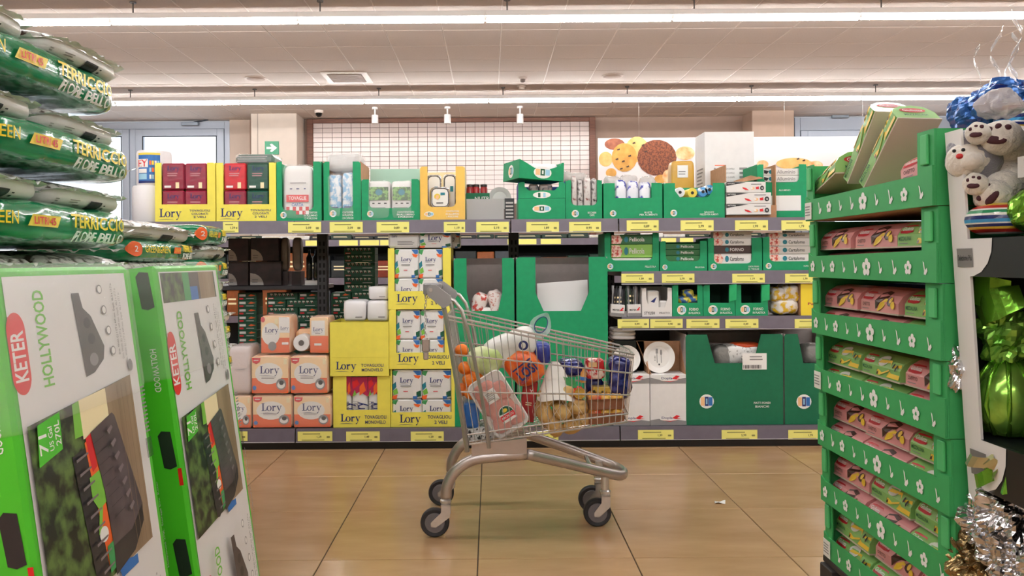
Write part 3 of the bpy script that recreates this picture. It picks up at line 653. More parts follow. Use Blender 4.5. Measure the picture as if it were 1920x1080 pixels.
# dark snack bags
display_box('green display box filled with dark striped snack bags', 1061, 1129, 338, 408, D0, ZT, .34, (1071, 1120, 385), 'round', GREEN, items=logo_items(.26, .14, .1, .95) + GT('BICCHIERI', 'CAFFE', u=.72, v=.16, s=.05), group=G_)
BAGD = mat('dark_snack_bag', '#3a2c2a', .22, col2='#b9b4b2', vs=32, lo=.5, hi=.62, coat=.5, bump=.3, bs=30); BAGR = mat('brown_red_snack_bag', '#7b2c22', .22, col2='#c9c2be', vs=30, lo=.52, hi=.66, coat=.5)
for k, (a, b, mm) in enumerate(((1071, 1083, BAGR), (1083, 1094, BAGD), (1094, 1109, BAGR), (1109, 1121, BAGD))):
    pack('snack_bag', ('red striped snack bag beside the carton stack', 'dark snack bag beside the red striped one', 'red striped snack bag in the middle of its box', 'dark snack bag at the edge beside the wide green box')[k], 'snack', a, b, 330 + (k % 2) * 4, 390, D0 + .012, .14, mm, z0=ZT + .006, soft=.4, nz=.006)
q = MB(); q.soft((0, .1, .03), (.19, .16, .07), mat('crinkled_clear', '#d9d4d0', .15, alpha=.55, bump=.8, bs=40), .6, .6, 26, 14, .02, 16); o = q.build('clear_bag', smooth=True, loc=(PX(1080, 4.98), 4.97, PZ(1080, 337, 4.98) - .01)); tag(o, 'crumpled clear bag lying on the dark snack bags', 'plastic bag')
display_box('wide green display box with white and blue sachets', 1132, 1242, 343, 408, D0, ZT, .34, (1153, 1222, 371), 'square', GREEN, items=logo_items(.16, .15, .055, 1.6) + GT('BUSTE', 'PER ALIMENTI', u=.76, v=.17, s=.05), group=G_)
SACH = mat('blue_white_sachet', '#e6e8f2', .2, col2='#3f46a8', vs=22, lo=.36, hi=.42, coat=.4)
for k, (a, b) in enumerate(((1153, 1176), (1176, 1199), (1199, 1222))):
    pack('sachet', ('blue printed white sachet next to the dark snack bags', 'blue printed white sachet in the middle of its box', 'blue printed white sachet before the cookie banner')[k], 'sachet', a, b, 336 + k * 2, 380, D0 + .012, .14, SACH, z0=ZT + .006, soft=.45, nz=.006)
for k, px in enumerate((1150, 1180, 1215)):
    q = MB(); q.soft((0, 0, 0), (.1, .1, .07), MATS['crinkled_clear'], .6, .6, 22, 12, .015, 20, seed=k); o = q.build('clear_bag', smooth=True, loc=(PX(px, 5.02), 5.03 + .0 * k, PZ(px, 340, 5.02))); tag(o, ('crumpled clear bag top over the sachet by the snack bags', 'crumpled clear bag top over the middle sachet', 'crumpled clear bag top over the sachet at the box edge')[k], 'plastic bag')
display_box('wide green display box filled with blue and white bag rolls', 1245, 1359, 343, 405, D0, ZT, .34, (1266, 1337, 370), 'slant', GREEN, items=logo_items(.16, .15, .055, 1.75) + GT('SACCHI', 'FREEZER PER ALIMENTI', u=.74, v=.17, s=.05), group=G_)
for k, (px, py, mm) in enumerate(((1275, 361, 'w'), (1298, 362, 'y'), (1318, 360, 'b'), (1330, 356, 'b'))):
    mt = {'w': mat('white_roll', '#e8e9ea', .3, coat=.3), 'y': mat('yellow_roll', '#e6cf4a', .3), 'b': mat('blue_roll', '#3f93d2', .25, col2='#dfeaf2', vs=25, lo=.4, hi=.5, coat=.4)}[mm]
    zz = ZT + .09 if k < 3 else ZT + .12
    t = thing('bag_roll', ('white bag roll with dark core end facing out', 'yellow edged bag roll between white and blue ones', 'blue printed bag roll lying across the box', 'blue printed bag roll resting at the box corner')[k], 'bag roll', (PX(px, 4.99), 4.975, PZ(px, py, 4.99)), group='bag rolls in the wide green box')
    q = MB(); q.lathe([(.028, 0), (.031, .004), (.031, .19), (.028, .2)], mt, 18, axis='y'); q.build('roll', t, smooth=.7)
    q = MB(); q.lathe([(.010, -.001), (.010, .006)], N['ink'], 12, axis='y'); q.build('core', t)
m = MB(); m.box(PX(1262, 4.98), PX(1335, 4.98), 4.96, 5.24, ZT + .006, PZ(1300, 372, 4.98) - .004, mat('roll_bundle', '#dfe6ea', .4)); tag(m.build('bag_roll_bundle'), 'pale bundle of bag rolls under the loose blue rolls', 'bag roll')
# gold bag and white open carton behind
o = pack('gold_pouch', 'mustard gold pouch with white sticker behind the bag rolls', 'pouch', 1259, 1303, 301, 356, 5.34, .12, mat('gold_pouch', '#c99a2e', .35, coat=.3, var=.05), soft=.2, z0=ZT, items=[('rect', .25, .72, .7, .92, N['white']), ('lines', .3, .76, .62, .84, 2, N['grey']), ('text', 'Thè', .4, .42, .05, N['white'])])
d = 5.30; zb = ZT
t = thing('open_carton', 'tall white open carton with a printed list, behind the bag rolls', 'box', (PX(1360, d), d, ZT))
w = PX(1415, d) - PX(1323, d); h = PZ(1369, 247, d) - ZT; X0 = PX(1323, d) - PX(1360, d)
q = MB(); q.box(X0, X0 + w, 0, .006, 0, h, WHITEBD); q.build('front_panel', t)
q = MB(); q.box(X0, X0 + .006, .0065, .25, 0, h, WHITEBD); q.build('side_panel', t); printed('print', t, flat_frame((X0, .25, 0), (0, -1, 0), (0, 0, 1), .24, h), [('lines', .2, .3, .85, .62, 8, N['grey'])])
q = MB(); q.prism([(0, 0), (.005, 0), (.2, h * .9), (.2, 0)], WHITEBD, lambda u, v, tt: (X0 + w - .006 + tt, .0065 + u, v), 0, .006); q.build('side_panel', t)
fr = flat_frame((X0, 0, 0), (1, 0, 0), (0, 0, 1), w, h)
it = [('lines', .2, .615, .5, .635, 1, N['orange'])]
for i, wd_ in enumerate(('MASCHERA DI CAPELLI', 'MASCHERA DI CAPELLI', 'MASCHERA DI CAPE', 'MASCHERA DI CAPE', 'MASCHERA DI', 'CAMOMILLA', 'ROSMARINO')):
    v = .585 - i * .048; it += [('text', wd_, .42, v, .018, N['grey'], .36 if i < 5 else .26), ('rect', .7, v - .012, .86, v + .012, N['grey']), ('ell', .2, v, .018, .012, N['grey'])]
printed('print', t, fr, it)
# chilli cartons
display_box('kraft lined tray holding three chilli printed cartons', 1361, 1456, 385, 403, D0 + .03, ZT, .34, None, m=KRAFT, sideh=4.2, back=False)
CHM = mat('white_carton', '#e6e3e0', .5)
for k, (a, b, yt, yb) in enumerate(((1362, 1446, 382, 402.5), (1362, 1446, 361, 381.5), (1362, 1436, 341, 360.5))):
    o = pack('food_carton', ('white carton with chilli print, bottom of its three carton pile', 'white carton with chilli print, middle of its three carton pile', 'white carton with chilli print, top of its three carton pile')[k], 'box', a, b, yt, yb, D0, .24, CHM, c=.002, group='chilli printed cartons',
             items=[('poly', [(0, .62), (.5, .95), (.2, .98), (0, .98)], N['ink']), ('text', 'RISTOPIU', .12, .84, .12, N['white'], .18), ('poly', [(.4, .5), (.5, .4), (.57, .2), (.48, .22), (.42, .36)], N['red']), ('ell', .66, .38, .05, .14, N['peach']), ('ell', .64, .4, .03, .09, N['white']), ('poly', [(.74, .5), (.82, .55), (.82, .3), (.75, .28)], N['red']), ('ell', .9, .4, .05, .22, N['ink']), ('text', 'Q', .9, .4, .2, N['white']), ('lines', .62, .72, .94, .84, 1, N['ink'])])
m = MB(); m.add([(0, 0, 0), (.12, 0, .02), (.12, .2, .06), (0, .2, .02), (0, 0, .004), (.12, 0, .024), (.12, .2, .064), (0, .2, .024)], [(0, 1, 2, 3), (4, 7, 6, 5), (0, 4, 5, 1), (1, 5, 6, 2), (2, 6, 7, 3), (3, 7, 4, 0)], KRAFT)
o = m.build('cardboard_flap', loc=(PX(1395, 4.95), 4.95, PZ(1400, 340.5, D0) + .001)); tag(o, 'loose kraft cardboard flap lying on the chilli cartons', 'cardboard')
display_box('green display box of aluminium foil cartons beside the cake trays', 1420, 1513, 308, 403, D0 + .09, ZT, .3, (1432, 1499, 342), 'round', GREEN, items=[('poly', [(.2, .42), (.88, .42), (.88, .14), (.3, .14), (.22, .25)], N['white'])] + logo_items(.2, .1, .08, .85) + [('text', 'ALLUMINIO', .55, .52, .03, N['white'])], group=G_)
for k, (yt, yb, nm) in enumerate(((316, 328.5, 'top'), (329, 341.5, 'second'), (342, 354, 'third'))):
    pack('foil_carton', f'white aluminium foil carton, {nm} one seen in its green box', 'foil carton', 1431, 1500, yt, yb, D0 + .105, .05, CHM, c=.002, items=[('text', 'Alluminio', .62, .5, .55, N['grey'], .5), ('ell', .2, .5, .05, .3, N['teal']), ('poly', [(.02, .8), (.15, .6), (.1, .2), (.02, .3)], N['ink'])], z0=None if k < 2 else ZT + .17)
# ================================================================ goods on the base shelf, left
LEAF = [('poly', [(.02, .98), (.2, .98), (.12, .8), (.0, .86)], N['leaf']), ('poly', [(.7, .98), (.98, .98), (.98, .84), (.85, .82)], N['blue']), ('poly', [(.72, .84), (.98, .8), (.9, .7), (.78, .74)], N['orange']), ('poly', [(.0, .5), (.12, .6), (.14, .42), (.02, .3)], N['teal']), ('poly', [(.02, .28), (.16, .38), (.2, .2), (.06, .14)], N['lime']), ('poly', [(.0, .12), (.18, .14), (.14, .0), (.0, .0)], N['orange']),
        ('poly', [(.76, .22), (.98, .3), (.98, .1), (.84, .06)], N['dkgreen']), ('poly', [(.7, .1), (.86, .14), (.84, .0), (.7, .0)], N['blue']), ('lory', .47, .62, .5, N['navy']), ('lines', .28, .42, .66, .5, 1, N['grey']), ('lines', .38, .24, .58, .3, 1, N['red']), ('rect', .72, .1, .82, .32, N['white'])]
WNAP = mat('white_napkins', '#ecebea', .3, bump=.15, bs=40, coat=.3)
def napkins(label, x0, x1, yt, yb, d, z0=None, dep=.16): return pack('napkin_pack', label, 'napkins', x0, x1, yt, yb, d, dep, WNAP, LEAF, z0=z0, group='white leaf printed napkin packs')
cols = ((733, 853, 692, 803, 735.5, 847, 773, 'bottom'), (730, 848, 580, 691.5, 743, 834, 661, 'middle'), (728, 846, 465, 579.5, 740, 831, 546, 'top'))
zcur = ZBASE
for (x0, x1, yt, yb, n0, n1, nb, nm) in cols:
    ztop = PZ((x0 + x1) / 2, yt, D0)
    display_box(f'yellow two ply napkin box, {nm} of the three box column', x0, x1, yt, yb, D0, zcur, .34, (n0, n1, nb), 'square', YELLOW, items=[('lory', .29, .12 if nm == 'bottom' else .16, .36, N['navy']), ('text', 'TOVAGLIOLI', .76, .17 if nm == 'bottom' else .2, .058, N['navy'], .37), ('text', '2 VELI', .78, .08 if nm == 'bottom' else .1, .058, N['navy'], .2)], group='yellow napkin boxes on the base shelf')
    mid = (n0 + n1) / 2; k = 0
    for a, b, side in ((n0 + .3, mid - .4, 'toward the single ply boxes'), (mid + .4, n1 - .3, 'toward the green carton')):
        napkins(f'upper leaf printed napkin pack in the {nm} two ply box, {side}', a, b, yt + 2, yt + 56, D0 + .012)
        napkins(f'lower leaf printed napkin pack in the {nm} two ply box, {side}', a, b, yt + 57, yt + 108, D0 + .012, zcur + .007)
    zcur = ztop + .001
zt_ = zcur
pack('napkin_pack', 'napkin pack with plain white side lying on the top yellow box', 'napkins', 728, 786, 437, 464, D0 + .01, .17, WNAP, [('lory', .2, .78, .2, N['navy']), ('lines', .3, .2, .9, .5, 3, N['grey'])], z0=zt_, c=.012)
napkins('leaf printed napkin pack lying on the top yellow box', 787, 846, 437, 464, D0 + .012, zt_)
pack('napkin_pack', 'leaf printed napkin pack set back behind the others on the top box', 'napkins', 830, 863, 437, 462, D0 + .2, .14, WNAP, LEAF, z0=zt_)
pack('napkin_block', 'blank white napkin block crowning the tallest yellow column', 'napkins', 787, 845, 403, 436, D0 + .02, .16, mat('blank_white', '#efedec', .55), [('text', 'r', .54, .62, .18, N['ink'])], z0=PZ(816, 436.6, D0 + .012) , c=.025)
# single ply column
z1 = PZ(679, 705, D0)
display_box('yellow single ply napkin box with a window on magenta packs', 625, 732, 705.5, 803, D0, ZBASE, .34, (650, 708, 769), 'square', YELLOW, items=[('lory', .29, .16, .38, N['navy']), ('text', 'TOVAGLIOLI', .74, .2, .065, N['navy'], .38), ('text', 'MONOVELO', .74, .1, .065, N['navy'], .36)], group='yellow napkin boxes on the base shelf')
MAG = [('poly', [(0, .6), (.5, .7), (1, .6), (1, 1), (0, 1)], N['magenta']), ('poly', [(.1, .75), (.5, .85), (.35, .95), (.05, .9)], N['red']), ('poly', [(.5, .62), (.9, .72), (.75, .9), (.5, .8)], N['orange']), ('poly', [(.05, .6), (.3, .64), (.2, .74)], N['lime']), ('text', 'Lory', .6, .32, .3, N['navy'], .34, 90), ('text', 'TOVAGLIOLI', .25, .3, .12, N['grey'], .4, 90)]
for k, (a, b) in enumerate(((646, 659.5), (660, 690), (690.5, 712))):
    pack('napkin_pack', ('slim magenta printed napkin pack beside the toilet paper', 'wide magenta printed napkin pack in the box window', 'magenta printed napkin pack beside the three box column')[k], 'napkins', a, b, 706.5, 800, D0 + .012, .2, WNAP, MAG, z0=ZBASE + .007, c=.012, soft=.25)
display_box('closed plain yellow single ply napkin box on the window box', 619, 729, 604, 704.5, D0 - .012, z1 + .001, .34, None, m=YELLOW, items=[('lory', .26, .17, .38, N['navy']), ('text', 'TOVAGLIOLI', .72, .2, .058, N['navy'], .38), ('text', 'MONOVELO', .72, .115, .058, N['navy'], .36), ('rect', .03, .345, .97, .348, mat('crease', '#d8c840', .7))], group='yellow napkin boxes on the base shelf')
z2 = PZ(674, 604, D0 - .012)
ROLLP = mat('white_wrapped_roll', '#eae8ea', .4, bump=.3, bs=25, coat=.2)
def lyingpack(label, x0, x1, yt, yb, d, z0): return pack('napkin_roll', label, 'napkins', x0, x1, yt, yb, d, .2, ROLLP, [('lines', .55, .18, .9, .26, 1, N['ink'])], z0=z0, soft=.28, nz=.004)
lyingpack('white wrapped napkin bundle on the closed box, by the toilet paper', 643, 686, 563, 604, D0 + .02, z2 + .001)
lyingpack('white wrapped napkin bundle on the closed box, by the three box column', 687, 728, 563, 604, D0 + .02, z2 + .001)
lyingpack('white wrapped napkin bundle topping the pair on the closed box', 690, 728, 537, 563, D0 + .03, PZ(708, 562, D0 + .02))
q = MB(); q.soft((0, .1, 0), (.26, .2, .022), mat('crumpled_white', '#e4e2e2', .4, alpha=.9, bump=.5, bs=40), .5, .4, 26, 10, .006, 20)
# toilet paper
ORG = mat('orange_pack', '#f6b583', .3, col2='#f9d3ac', vs=9, coat=.3, lo=.4, hi=.6); PAPW = mat('toilet_paper', '#eeecec', .7)
ORI = lambda t=True: [('rect', .03, .03, .97, .42, N['orange']), ('rect', .03, .42, .97, .97, mat('pale_peach_print', '#fbd9a8', .4)), ('ell', .47, .54, .36, .28, N['white']), ('lory', .47, .6, .55, N['navy']), ('lines', .28, .4, .68, .47, 2, N['grey']), ('poly', [(.04, .95), (.26, .95), (.24, .84), (.15, .79), (.05, .83)], N['red']), ('lines', .08, .86, .22, .92, 1, N['white']), ('ell', .79, .26, .13, .15, N['grey']), ('ell', .79, .24, .1, .09, N['white']), ('ell', .8, .3, .06, .06, N['ink']), ('rect', .86, .78, .94, .92, N['cream']), ('ell', .1, .17, .05, .06, N['blue'])]
G_ = 'orange toilet paper packs'
za = PZ(550, 739, D0); zb_ = PZ(550, 664, D0)
for x0, x1, yt, yb, z, lab in ((424, 472, 742, 806, ZBASE, 'orange toilet paper pack in the bottom row beside the compost bags'), (473, 549, 741, 806, ZBASE, 'orange toilet paper pack in the middle of the bottom row'), (550, 622, 741, 806, ZBASE, 'orange toilet paper pack in the bottom row beside the yellow boxes'),
                               (471, 543, 667, 738, za + .002, 'orange toilet paper pack in the second row, under the upright pair'), (544, 616, 667, 738, za + .002, 'orange toilet paper pack in the second row beside the closed yellow box')):
    pack('toilet_paper_pack', lab, 'toilet paper', x0, x1, yt, yb, D0 - .005, .22, ORG, ORI(), z0=z, soft=.16, nz=.002, film=FILM, group=G_)
pack('toilet_paper_pack', 'pale pinkish paper pack in the second row by the compost bags', 'toilet paper', 428, 470, 650, 738, D0, .22, mat('pale_pack', '#efdcd6', .35, coat=.3, bump=.2, bs=20), [('lines', .4, .5, .8, .56, 1, N['grey'])], z0=za + .002, soft=.25, film=FILM2)
pack('toilet_paper_pack', 'orange toilet paper pack with crumpled clear film in the top row', 'toilet paper', 489, 545, 592, 663, D0 + .02, .2, ORG, [('rect', .03, .03, .97, .42, N['orange']), ('rect', .03, .42, .97, .97, mat('pale_peach_print', '#fbd9a8', .4)), ('ell', .35, .52, .3, .3, N['white']), ('lory', .36, .6, .5, N['navy']), ('rect', .62, .55, .98, .96, N['white']), ('lory', .8, .66, .3, N['navy']), ('ell', .4, .2, .14, .12, N['grey']), ('ell', .09, .9, .07, .07, N['red']), ('rect', .72, .24, .94, .3, N['white']), ('rect', .48, .78, .6, .92, N['cream'])], z0=zb_ + .002, soft=.16, nz=.003, film=FILM)
pack('toilet_paper_pack', 'slim orange toilet paper pack standing beside the closed yellow box', 'toilet paper', 581, 617, 594, 664, D0 + .01, .2, ORG, [('rect', .03, .03, .97, .48, N['orange']), ('rect', .03, .48, .97, .97, mat('pale_peach_print', '#fbd9a8', .4)), ('rect', .1, .5, .8, .9, N['white']), ('lory', .44, .64, .6, N['navy']), ('lines', .3, .53, .6, .57, 1, N['grey']), ('rect', .25, .22, .62, .28, N['white'])], z0=zb_ + .002, soft=.16, nz=.003, film=FILM)
t = thing('toilet_roll', 'single toilet roll end with dark core between the top row packs', 'toilet paper', (PX(563, D0), D0 + .01, zb_ + .003)); r = .052
q = MB(); q.lathe([(.016, .006), (.018, .0), (r * .93, 0), (r, .008), (r, .1)], PAPW, 28, c=(0, 0, r + .012), axis='y'); q.build('roll', t, smooth=.6)
q = MB(); q.lathe([(.017, -.001), (.017, .012)], mat('roll_core', '#6f6864', .8), 18, c=(0, 0, r + .012), axis='y'); q.build('core', t)
q = MB(); q.box(-.06, .06, .1, .22, 0, .14, ORG, c=.02); q.build('wrapper', t)
# ---------------------------------------------------------------- big green cartons, centre
def big(label, x0, x1, yt, yb, notch, items=(), d=D0, m=GREEN, **k): return display_box(label, x0, x1, yt, yb, d, ZBASE, .45, notch, 'slant', m, inside=GREYBD, items=items, name='large_carton', tk=.006, **k)
big('large green carton with net bags inside, beside the yellow napkin column', 853, 966, 484, 801, (877, 943.5, 583, .12, .35))
big('large green carton with white board showing in its cut-out, behind the cart', 970, 1141, 482, 801, (1006, 1106, 583, .15, .34))
# board inside the second carton, net bags inside the first
m = MB(); xa_, xb_ = PX(1008, 4.98), PX(1104, 4.98); zt2 = PZ(1050, 529, 4.98); m.add([(xa_, 4.95, .60), (xb_, 4.95, .60), (xb_, 5.06, zt2 + .012), (xa_, 5.06, zt2 - .01), (xa_, 4.956, .60), (xb_, 4.956, .60), (xb_, 5.066, zt2 + .012), (xa_, 5.066, zt2 - .01)], [(0, 1, 2, 3), (4, 7, 6, 5), (0, 4, 5, 1), (1, 5, 6, 2), (2, 6, 7, 3), (3, 7, 4, 0)], mat('white_liner', '#e3e0df', .6))
m.box(xa_ + .03, xb_ - .03, 4.97, 5.3, ZBASE + .01, .62, WHITEBD)
tag(m.build('carton_liner'), 'white board liner seen through the wide carton cut-out', 'cardboard')
NETP = mat('pink_net_bag', '#e9dcd8', .4, col2='#c2705f', vs=55, lo=.36, hi=.46, bump=.4, bs=60)
for k, (px, py, sx, sz, R, lab) in enumerate(((895, 572, .10, .20, .35, 'red and green printed net bag leaning inside the narrower large carton'), (932, 570, .10, .22, -.25, 'pale pink net bag leaning inside the narrower large carton'), (905, 590, .13, .1, 0, 'white wrapped bag lying at the cut-out edge of the narrower large carton'))):
    q = MB(); q.soft((0, 0, 0), (sx, .12, sz), (mat('red_green_bag', '#e4d7d2', .35, col2='#c23a2e', vs=28, lo=.42, hi=.5, coat=.3), NETP, mat('white_bag', '#e8e2e0', .4, bump=.4, bs=40))[k], .6, .6, 26, 14, .014, 16, seed=k, R=Matrix.Rotation(R, 3, 'Y'))
    o = q.build('net_bag', smooth=True, loc=(PX(px, 5.0), 5.02 + .0 * k, PZ(px, py, 5.0) - (.02 if k < 2 else 0))); tag(o, lab, 'bag')
m = MB(); m.box(PX(862, 4.99), PX(958, 4.99), 4.96, 5.3, ZBASE + .01, PZ(900, 600, 4.99) - .03, mat('bag_fill', '#d9cfcb', .5, bump=.5, bs=30), c=.03); tag(m.build('bag_bundle'), 'bundle of pale bags filling the narrower large carton', 'bag')
# ---------------------------------------------------------------- right bay, upper shelf
DA = 4.97
G_ = 'green kitchen roll boxes on the upper shelf'
for k, (x0, x1, yt, n0, n1, nb, tx, lab) in enumerate(((1134, 1236, 437, 1145, 1224, 488, ('PELLICOLA',), 'green box holding light and dark green cling film cartons'), (1238, 1326, 452, 1248.5, 1313, 490, ('PELLICOLA',), 'lower green box holding dark green cling film cartons'), (1328, 1429, 446, 1339, 1410, 494, ('CARTA FORNO', '12 TEGLIE'), 'green box holding baking paper cartons with a dark one'), (1431, 1533, 444, 1443, 1522, 490, ('CARTA FORNO',), 'green box holding only white baking paper cartons'))):
    asp = (x1 - x0) / (507 - yt); it = logo_items(.1, .13, .055, asp)
    for i, q in enumerate(tx): it.append(('text', q, .84, .12 - i * .075, .05, N['white'], .2))
    display_box(lab, x0, x1, yt, 507, DA, ZA, .3, (n0, n1, nb), 'round', GREEN, items=it, group=G_)
FLM = mat('film_carton_dark', '#2a6b39', .4); FLL = mat('film_carton_light', '#8fc75a', .4); BKP = mat('baking_carton_brown', '#4a342f', .4)
MEAT = mat('meat_print', '#c7453a', .4, col2='#f0d2c4', vs=60, lo=.45, hi=.6)
def roll_carton(label, x0, x1, yt, yb, m, txt, ink, art=True, z0=None):
    it = [('text', txt, .62, .5, .42, ink, .36), ('ell', .36, .5, .05, .3, N['teal'])]
    if art: it.insert(0, ('poly', [(.01, .04), (.22, .04), (.27, .5), (.2, .96), (.01, .96)], MEAT))
    return pack('roll_carton', label, 'carton', x0, x1, yt, yb, DA + .01, .055, m, it, c=.002, z0=z0, group='kitchen roll cartons on the upper shelf')
roll_carton('dark green cling film carton above the light green one', 1146, 1224, 440, 458, FLM, 'Pellicola', N['white']); roll_carton('light green cling film carton with meat picture', 1146, 1224, 458.6, 483, FLL, 'Pellicola', N['white'])
m = MB(); m.box(PX(1146, DA), PX(1224, DA), DA + .012, DA + .07, ZA + .006, PZ(1185, 484, DA + .01), CHM, c=.002); tag(m.build('roll_carton'), 'white edged cling film carton below the light green one', 'carton', 'kitchen roll cartons on the upper shelf')
for k, (a, b, nm) in enumerate(((457, 467.5, 'top'), (468, 479, 'middle'), (479.5, 491, 'bottom'))): roll_carton(f'dark green cling film carton, {nm} of three in the lower green box', 1247, 1314, a, b, FLM, 'Pellicola', N['white'], False)
roll_carton('white baking paper carton wedged under the top shelf, over the dark one', 1337, 1409, 434, 446.5, CHM, 'Cartaforno', N['ink']); roll_carton('white baking paper carton directly above the dark brown one', 1337, 1409, 447, 460.5, CHM, 'Cartaforno', N['ink']); roll_carton('dark brown baking paper carton between white ones', 1337, 1409, 461, 475, BKP, 'FORNO', N['white'], False); roll_carton('white baking paper carton directly below the dark brown one', 1337, 1409, 475.5, 495, CHM, 'Cartaforno', N['ink'])
for k, (a, b, nm) in enumerate(((436, 446, 'topmost'), (446.5, 461, 'second'), (461.5, 476, 'third'), (476.5, 492, 'lowest'))): roll_carton(f'white baking paper carton, {nm} in the box beside the cake trays', 1441, 1526, a, b, CHM, 'Cartaforno', N['ink'])
# ---------------------------------------------------------------- right bay, lower shelf
BLK = mat('black_plastic', '#17181a', .3)
for k, (a, b) in enumerate(((1144, 1170), (1177, 1202))):
    X0, X1 = PX(a, 4.96), PX(b, 4.96); t = thing('cutlery_set', ('black cutlery set with white label next to the large green carton', 'black cutlery set with white label next to the white carton')[k], 'cutlery', ((X0 + X1) / 2, 4.965, ZB), (0, (.08, 0)[k], 0), group='black cutlery sets')
    w = X1 - X0; h = .075
    q = MB(); q.box(-w / 2, w / 2, 0, .05, 0, h, mat('white_label_card', '#e4e2e0', .4), c=.003); o = q.build('label_card', t)
    printed('print', o, flat_frame((-w / 2, 0, 0), (1, 0, 0), (0, 0, 1), w, h), [('rect', .02, .05, .98, .3, N['grey']), ('text', 'MISTER', .38, .55, .16, N['ink'], .5), ('poly', [(.62, .5), (.85, .8), (.92, .72), (.8, .6), (.95, .56), (.78, .5)], N['red'])])
    for j in range(4):
        q = MB(); x = -w * .36 + j * w * .24; q.tube([(x, .025, h * .6), (x * 1.1, .03, .13), (x * 1.15, .035, .19)], [.006, .005, .009], BLK if j % 2 else mat('clear_handle', '#9a9c9f', .2), 8); q.build('handle', t, smooth=True)
display_box('white cut-front carton of napkin holders beside the cutlery', 1204, 1260, 540, 592, 4.96, ZB, .3, (1212, 1252, 576), 'slant', CHM, items=[('text', 'STYLISH', .25, .12, .1, N['ink'], .35), ('text', 'PRATO', .75, .12, .07, N['grey'], .35)])
pack('napkin_holder', 'white printed packet standing in the white cut-front carton', 'packet', 1213, 1236, 545, 578, 4.975, .1, CHM, [('poly', [(.3, .55), (.8, .75), (.6, .5)], N['navy'])], z0=ZB + .008)
pack('napkin_holder', 'short white packet beside the taller one in the white carton', 'packet', 1237, 1252, 564, 578, 4.975, .1, CHM, z0=ZB + .008)
G_ = 'green straw cartons on the lower shelf'
for k, (a, b, c, e) in enumerate(((1261, 1318, 1272, 1308), (1319, 1378, 1331, 1367), (1379, 1440, 1390, 1427))):
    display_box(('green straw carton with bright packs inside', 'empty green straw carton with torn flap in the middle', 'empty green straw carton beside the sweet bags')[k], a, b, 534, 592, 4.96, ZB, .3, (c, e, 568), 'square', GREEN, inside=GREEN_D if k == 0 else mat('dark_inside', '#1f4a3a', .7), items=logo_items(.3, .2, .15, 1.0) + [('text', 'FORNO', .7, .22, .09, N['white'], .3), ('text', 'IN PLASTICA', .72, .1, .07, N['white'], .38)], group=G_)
for k, (px, py) in enumerate(((1281, 562), (1299, 560), (1290, 550))):
    q = MB(); q.soft((0, 0, 0), (.075, .12, .05), mat('bright_packs', '#d8cf3a', .3, col2='#2b5f9c', vs=40, lo=.45, hi=.55, coat=.4), .5, .5, 20, 10, .008, 20, seed=k); o = q.build('small_packet', smooth=True, loc=(PX(px, 5.0), 5.04, PZ(px, py, 5.0))); tag(o, ('yellow and blue packet low in the first straw carton', 'yellow and blue packet by the straw carton divider', 'yellow and blue packet on top in the first straw carton')[k], 'packet')
m = MB(); m.box(PX(1268, 5), PX(1312, 5), 4.975, 5.2, ZB + .007, PZ(1290, 566, 5.0) - .012, mat('packet_bundle', '#8d9a4a', .4, bump=.4, bs=40)); tag(m.build('packet_bundle'), 'bundle of packets at the bottom of the first straw carton', 'packet')
for k, (a, b) in enumerate(((1367, 1379), (1428, 1441))):
    m = MB(); x0, x1 = PX(a, 4.95), PX(b, 4.95); m.add([(x0, 4.952, PZ(a, 566, 4.95)), (x1, 4.935, PZ(a, 562, 4.95)), (x1, 4.93, PZ(a, 533, 4.95)), (x0, 4.952, PZ(a, 534, 4.95)), (x0, 4.956, PZ(a, 566, 4.95)), (x1, 4.939, PZ(a, 562, 4.95)), (x1, 4.934, PZ(a, 533, 4.95)), (x0, 4.956, PZ(a, 534, 4.95))], [(0, 1, 2, 3), (4, 7, 6, 5), (0, 4, 5, 1), (1, 5, 6, 2), (2, 6, 7, 3), (3, 7, 4, 0)], mat('green_flap', '#1fae6a', .6)); tag(m.build('torn_flap'), ('torn green flap bent out of the middle straw carton', 'torn green flap bent out of the straw carton by the sweets')[k], 'cardboard')
SWEET = mat('sweet_bag', '#e6e0d8', .2, col2='#d8b12a', vs=24, lo=.4, hi=.5, coat=.5, bump=.4, bs=30)
for k, (px, py, sx, sz) in enumerate(((1470, 576, .17, .1), (1458, 553, .11, .1), (1480, 550, .12, .12))):
    q = MB(); q.soft((0, 0, 0), (sx, .14, sz), SWEET, .6, .6, 26, 14, .012, 18, seed=k + 4); o = q.build('sweet_bag', smooth=True, loc=(PX(px, 5.02), 5.05, max(PZ(px, py, 5.02), ZB + sz / 2))); tag(o, ('yellow and clear sweet bag lying at the front', 'clear sweet bag propped beside the green carton', 'clear sweet bag propped beside the yellow carton')[k], 'sweets', 'clear sweet bags')
display_box('bright yellow carton with kraft edge beside the cake trays', 1502, 1545, 531, 593, 4.955, ZB, .25, None, m=mat('lemon_carton', '#f2d93a', .5), inside=KRAFT, items=[('text', 'Party', .6, .35, .1, N['magenta'], .6), ('rect', .5, .2, .6, .25, N['red'])])
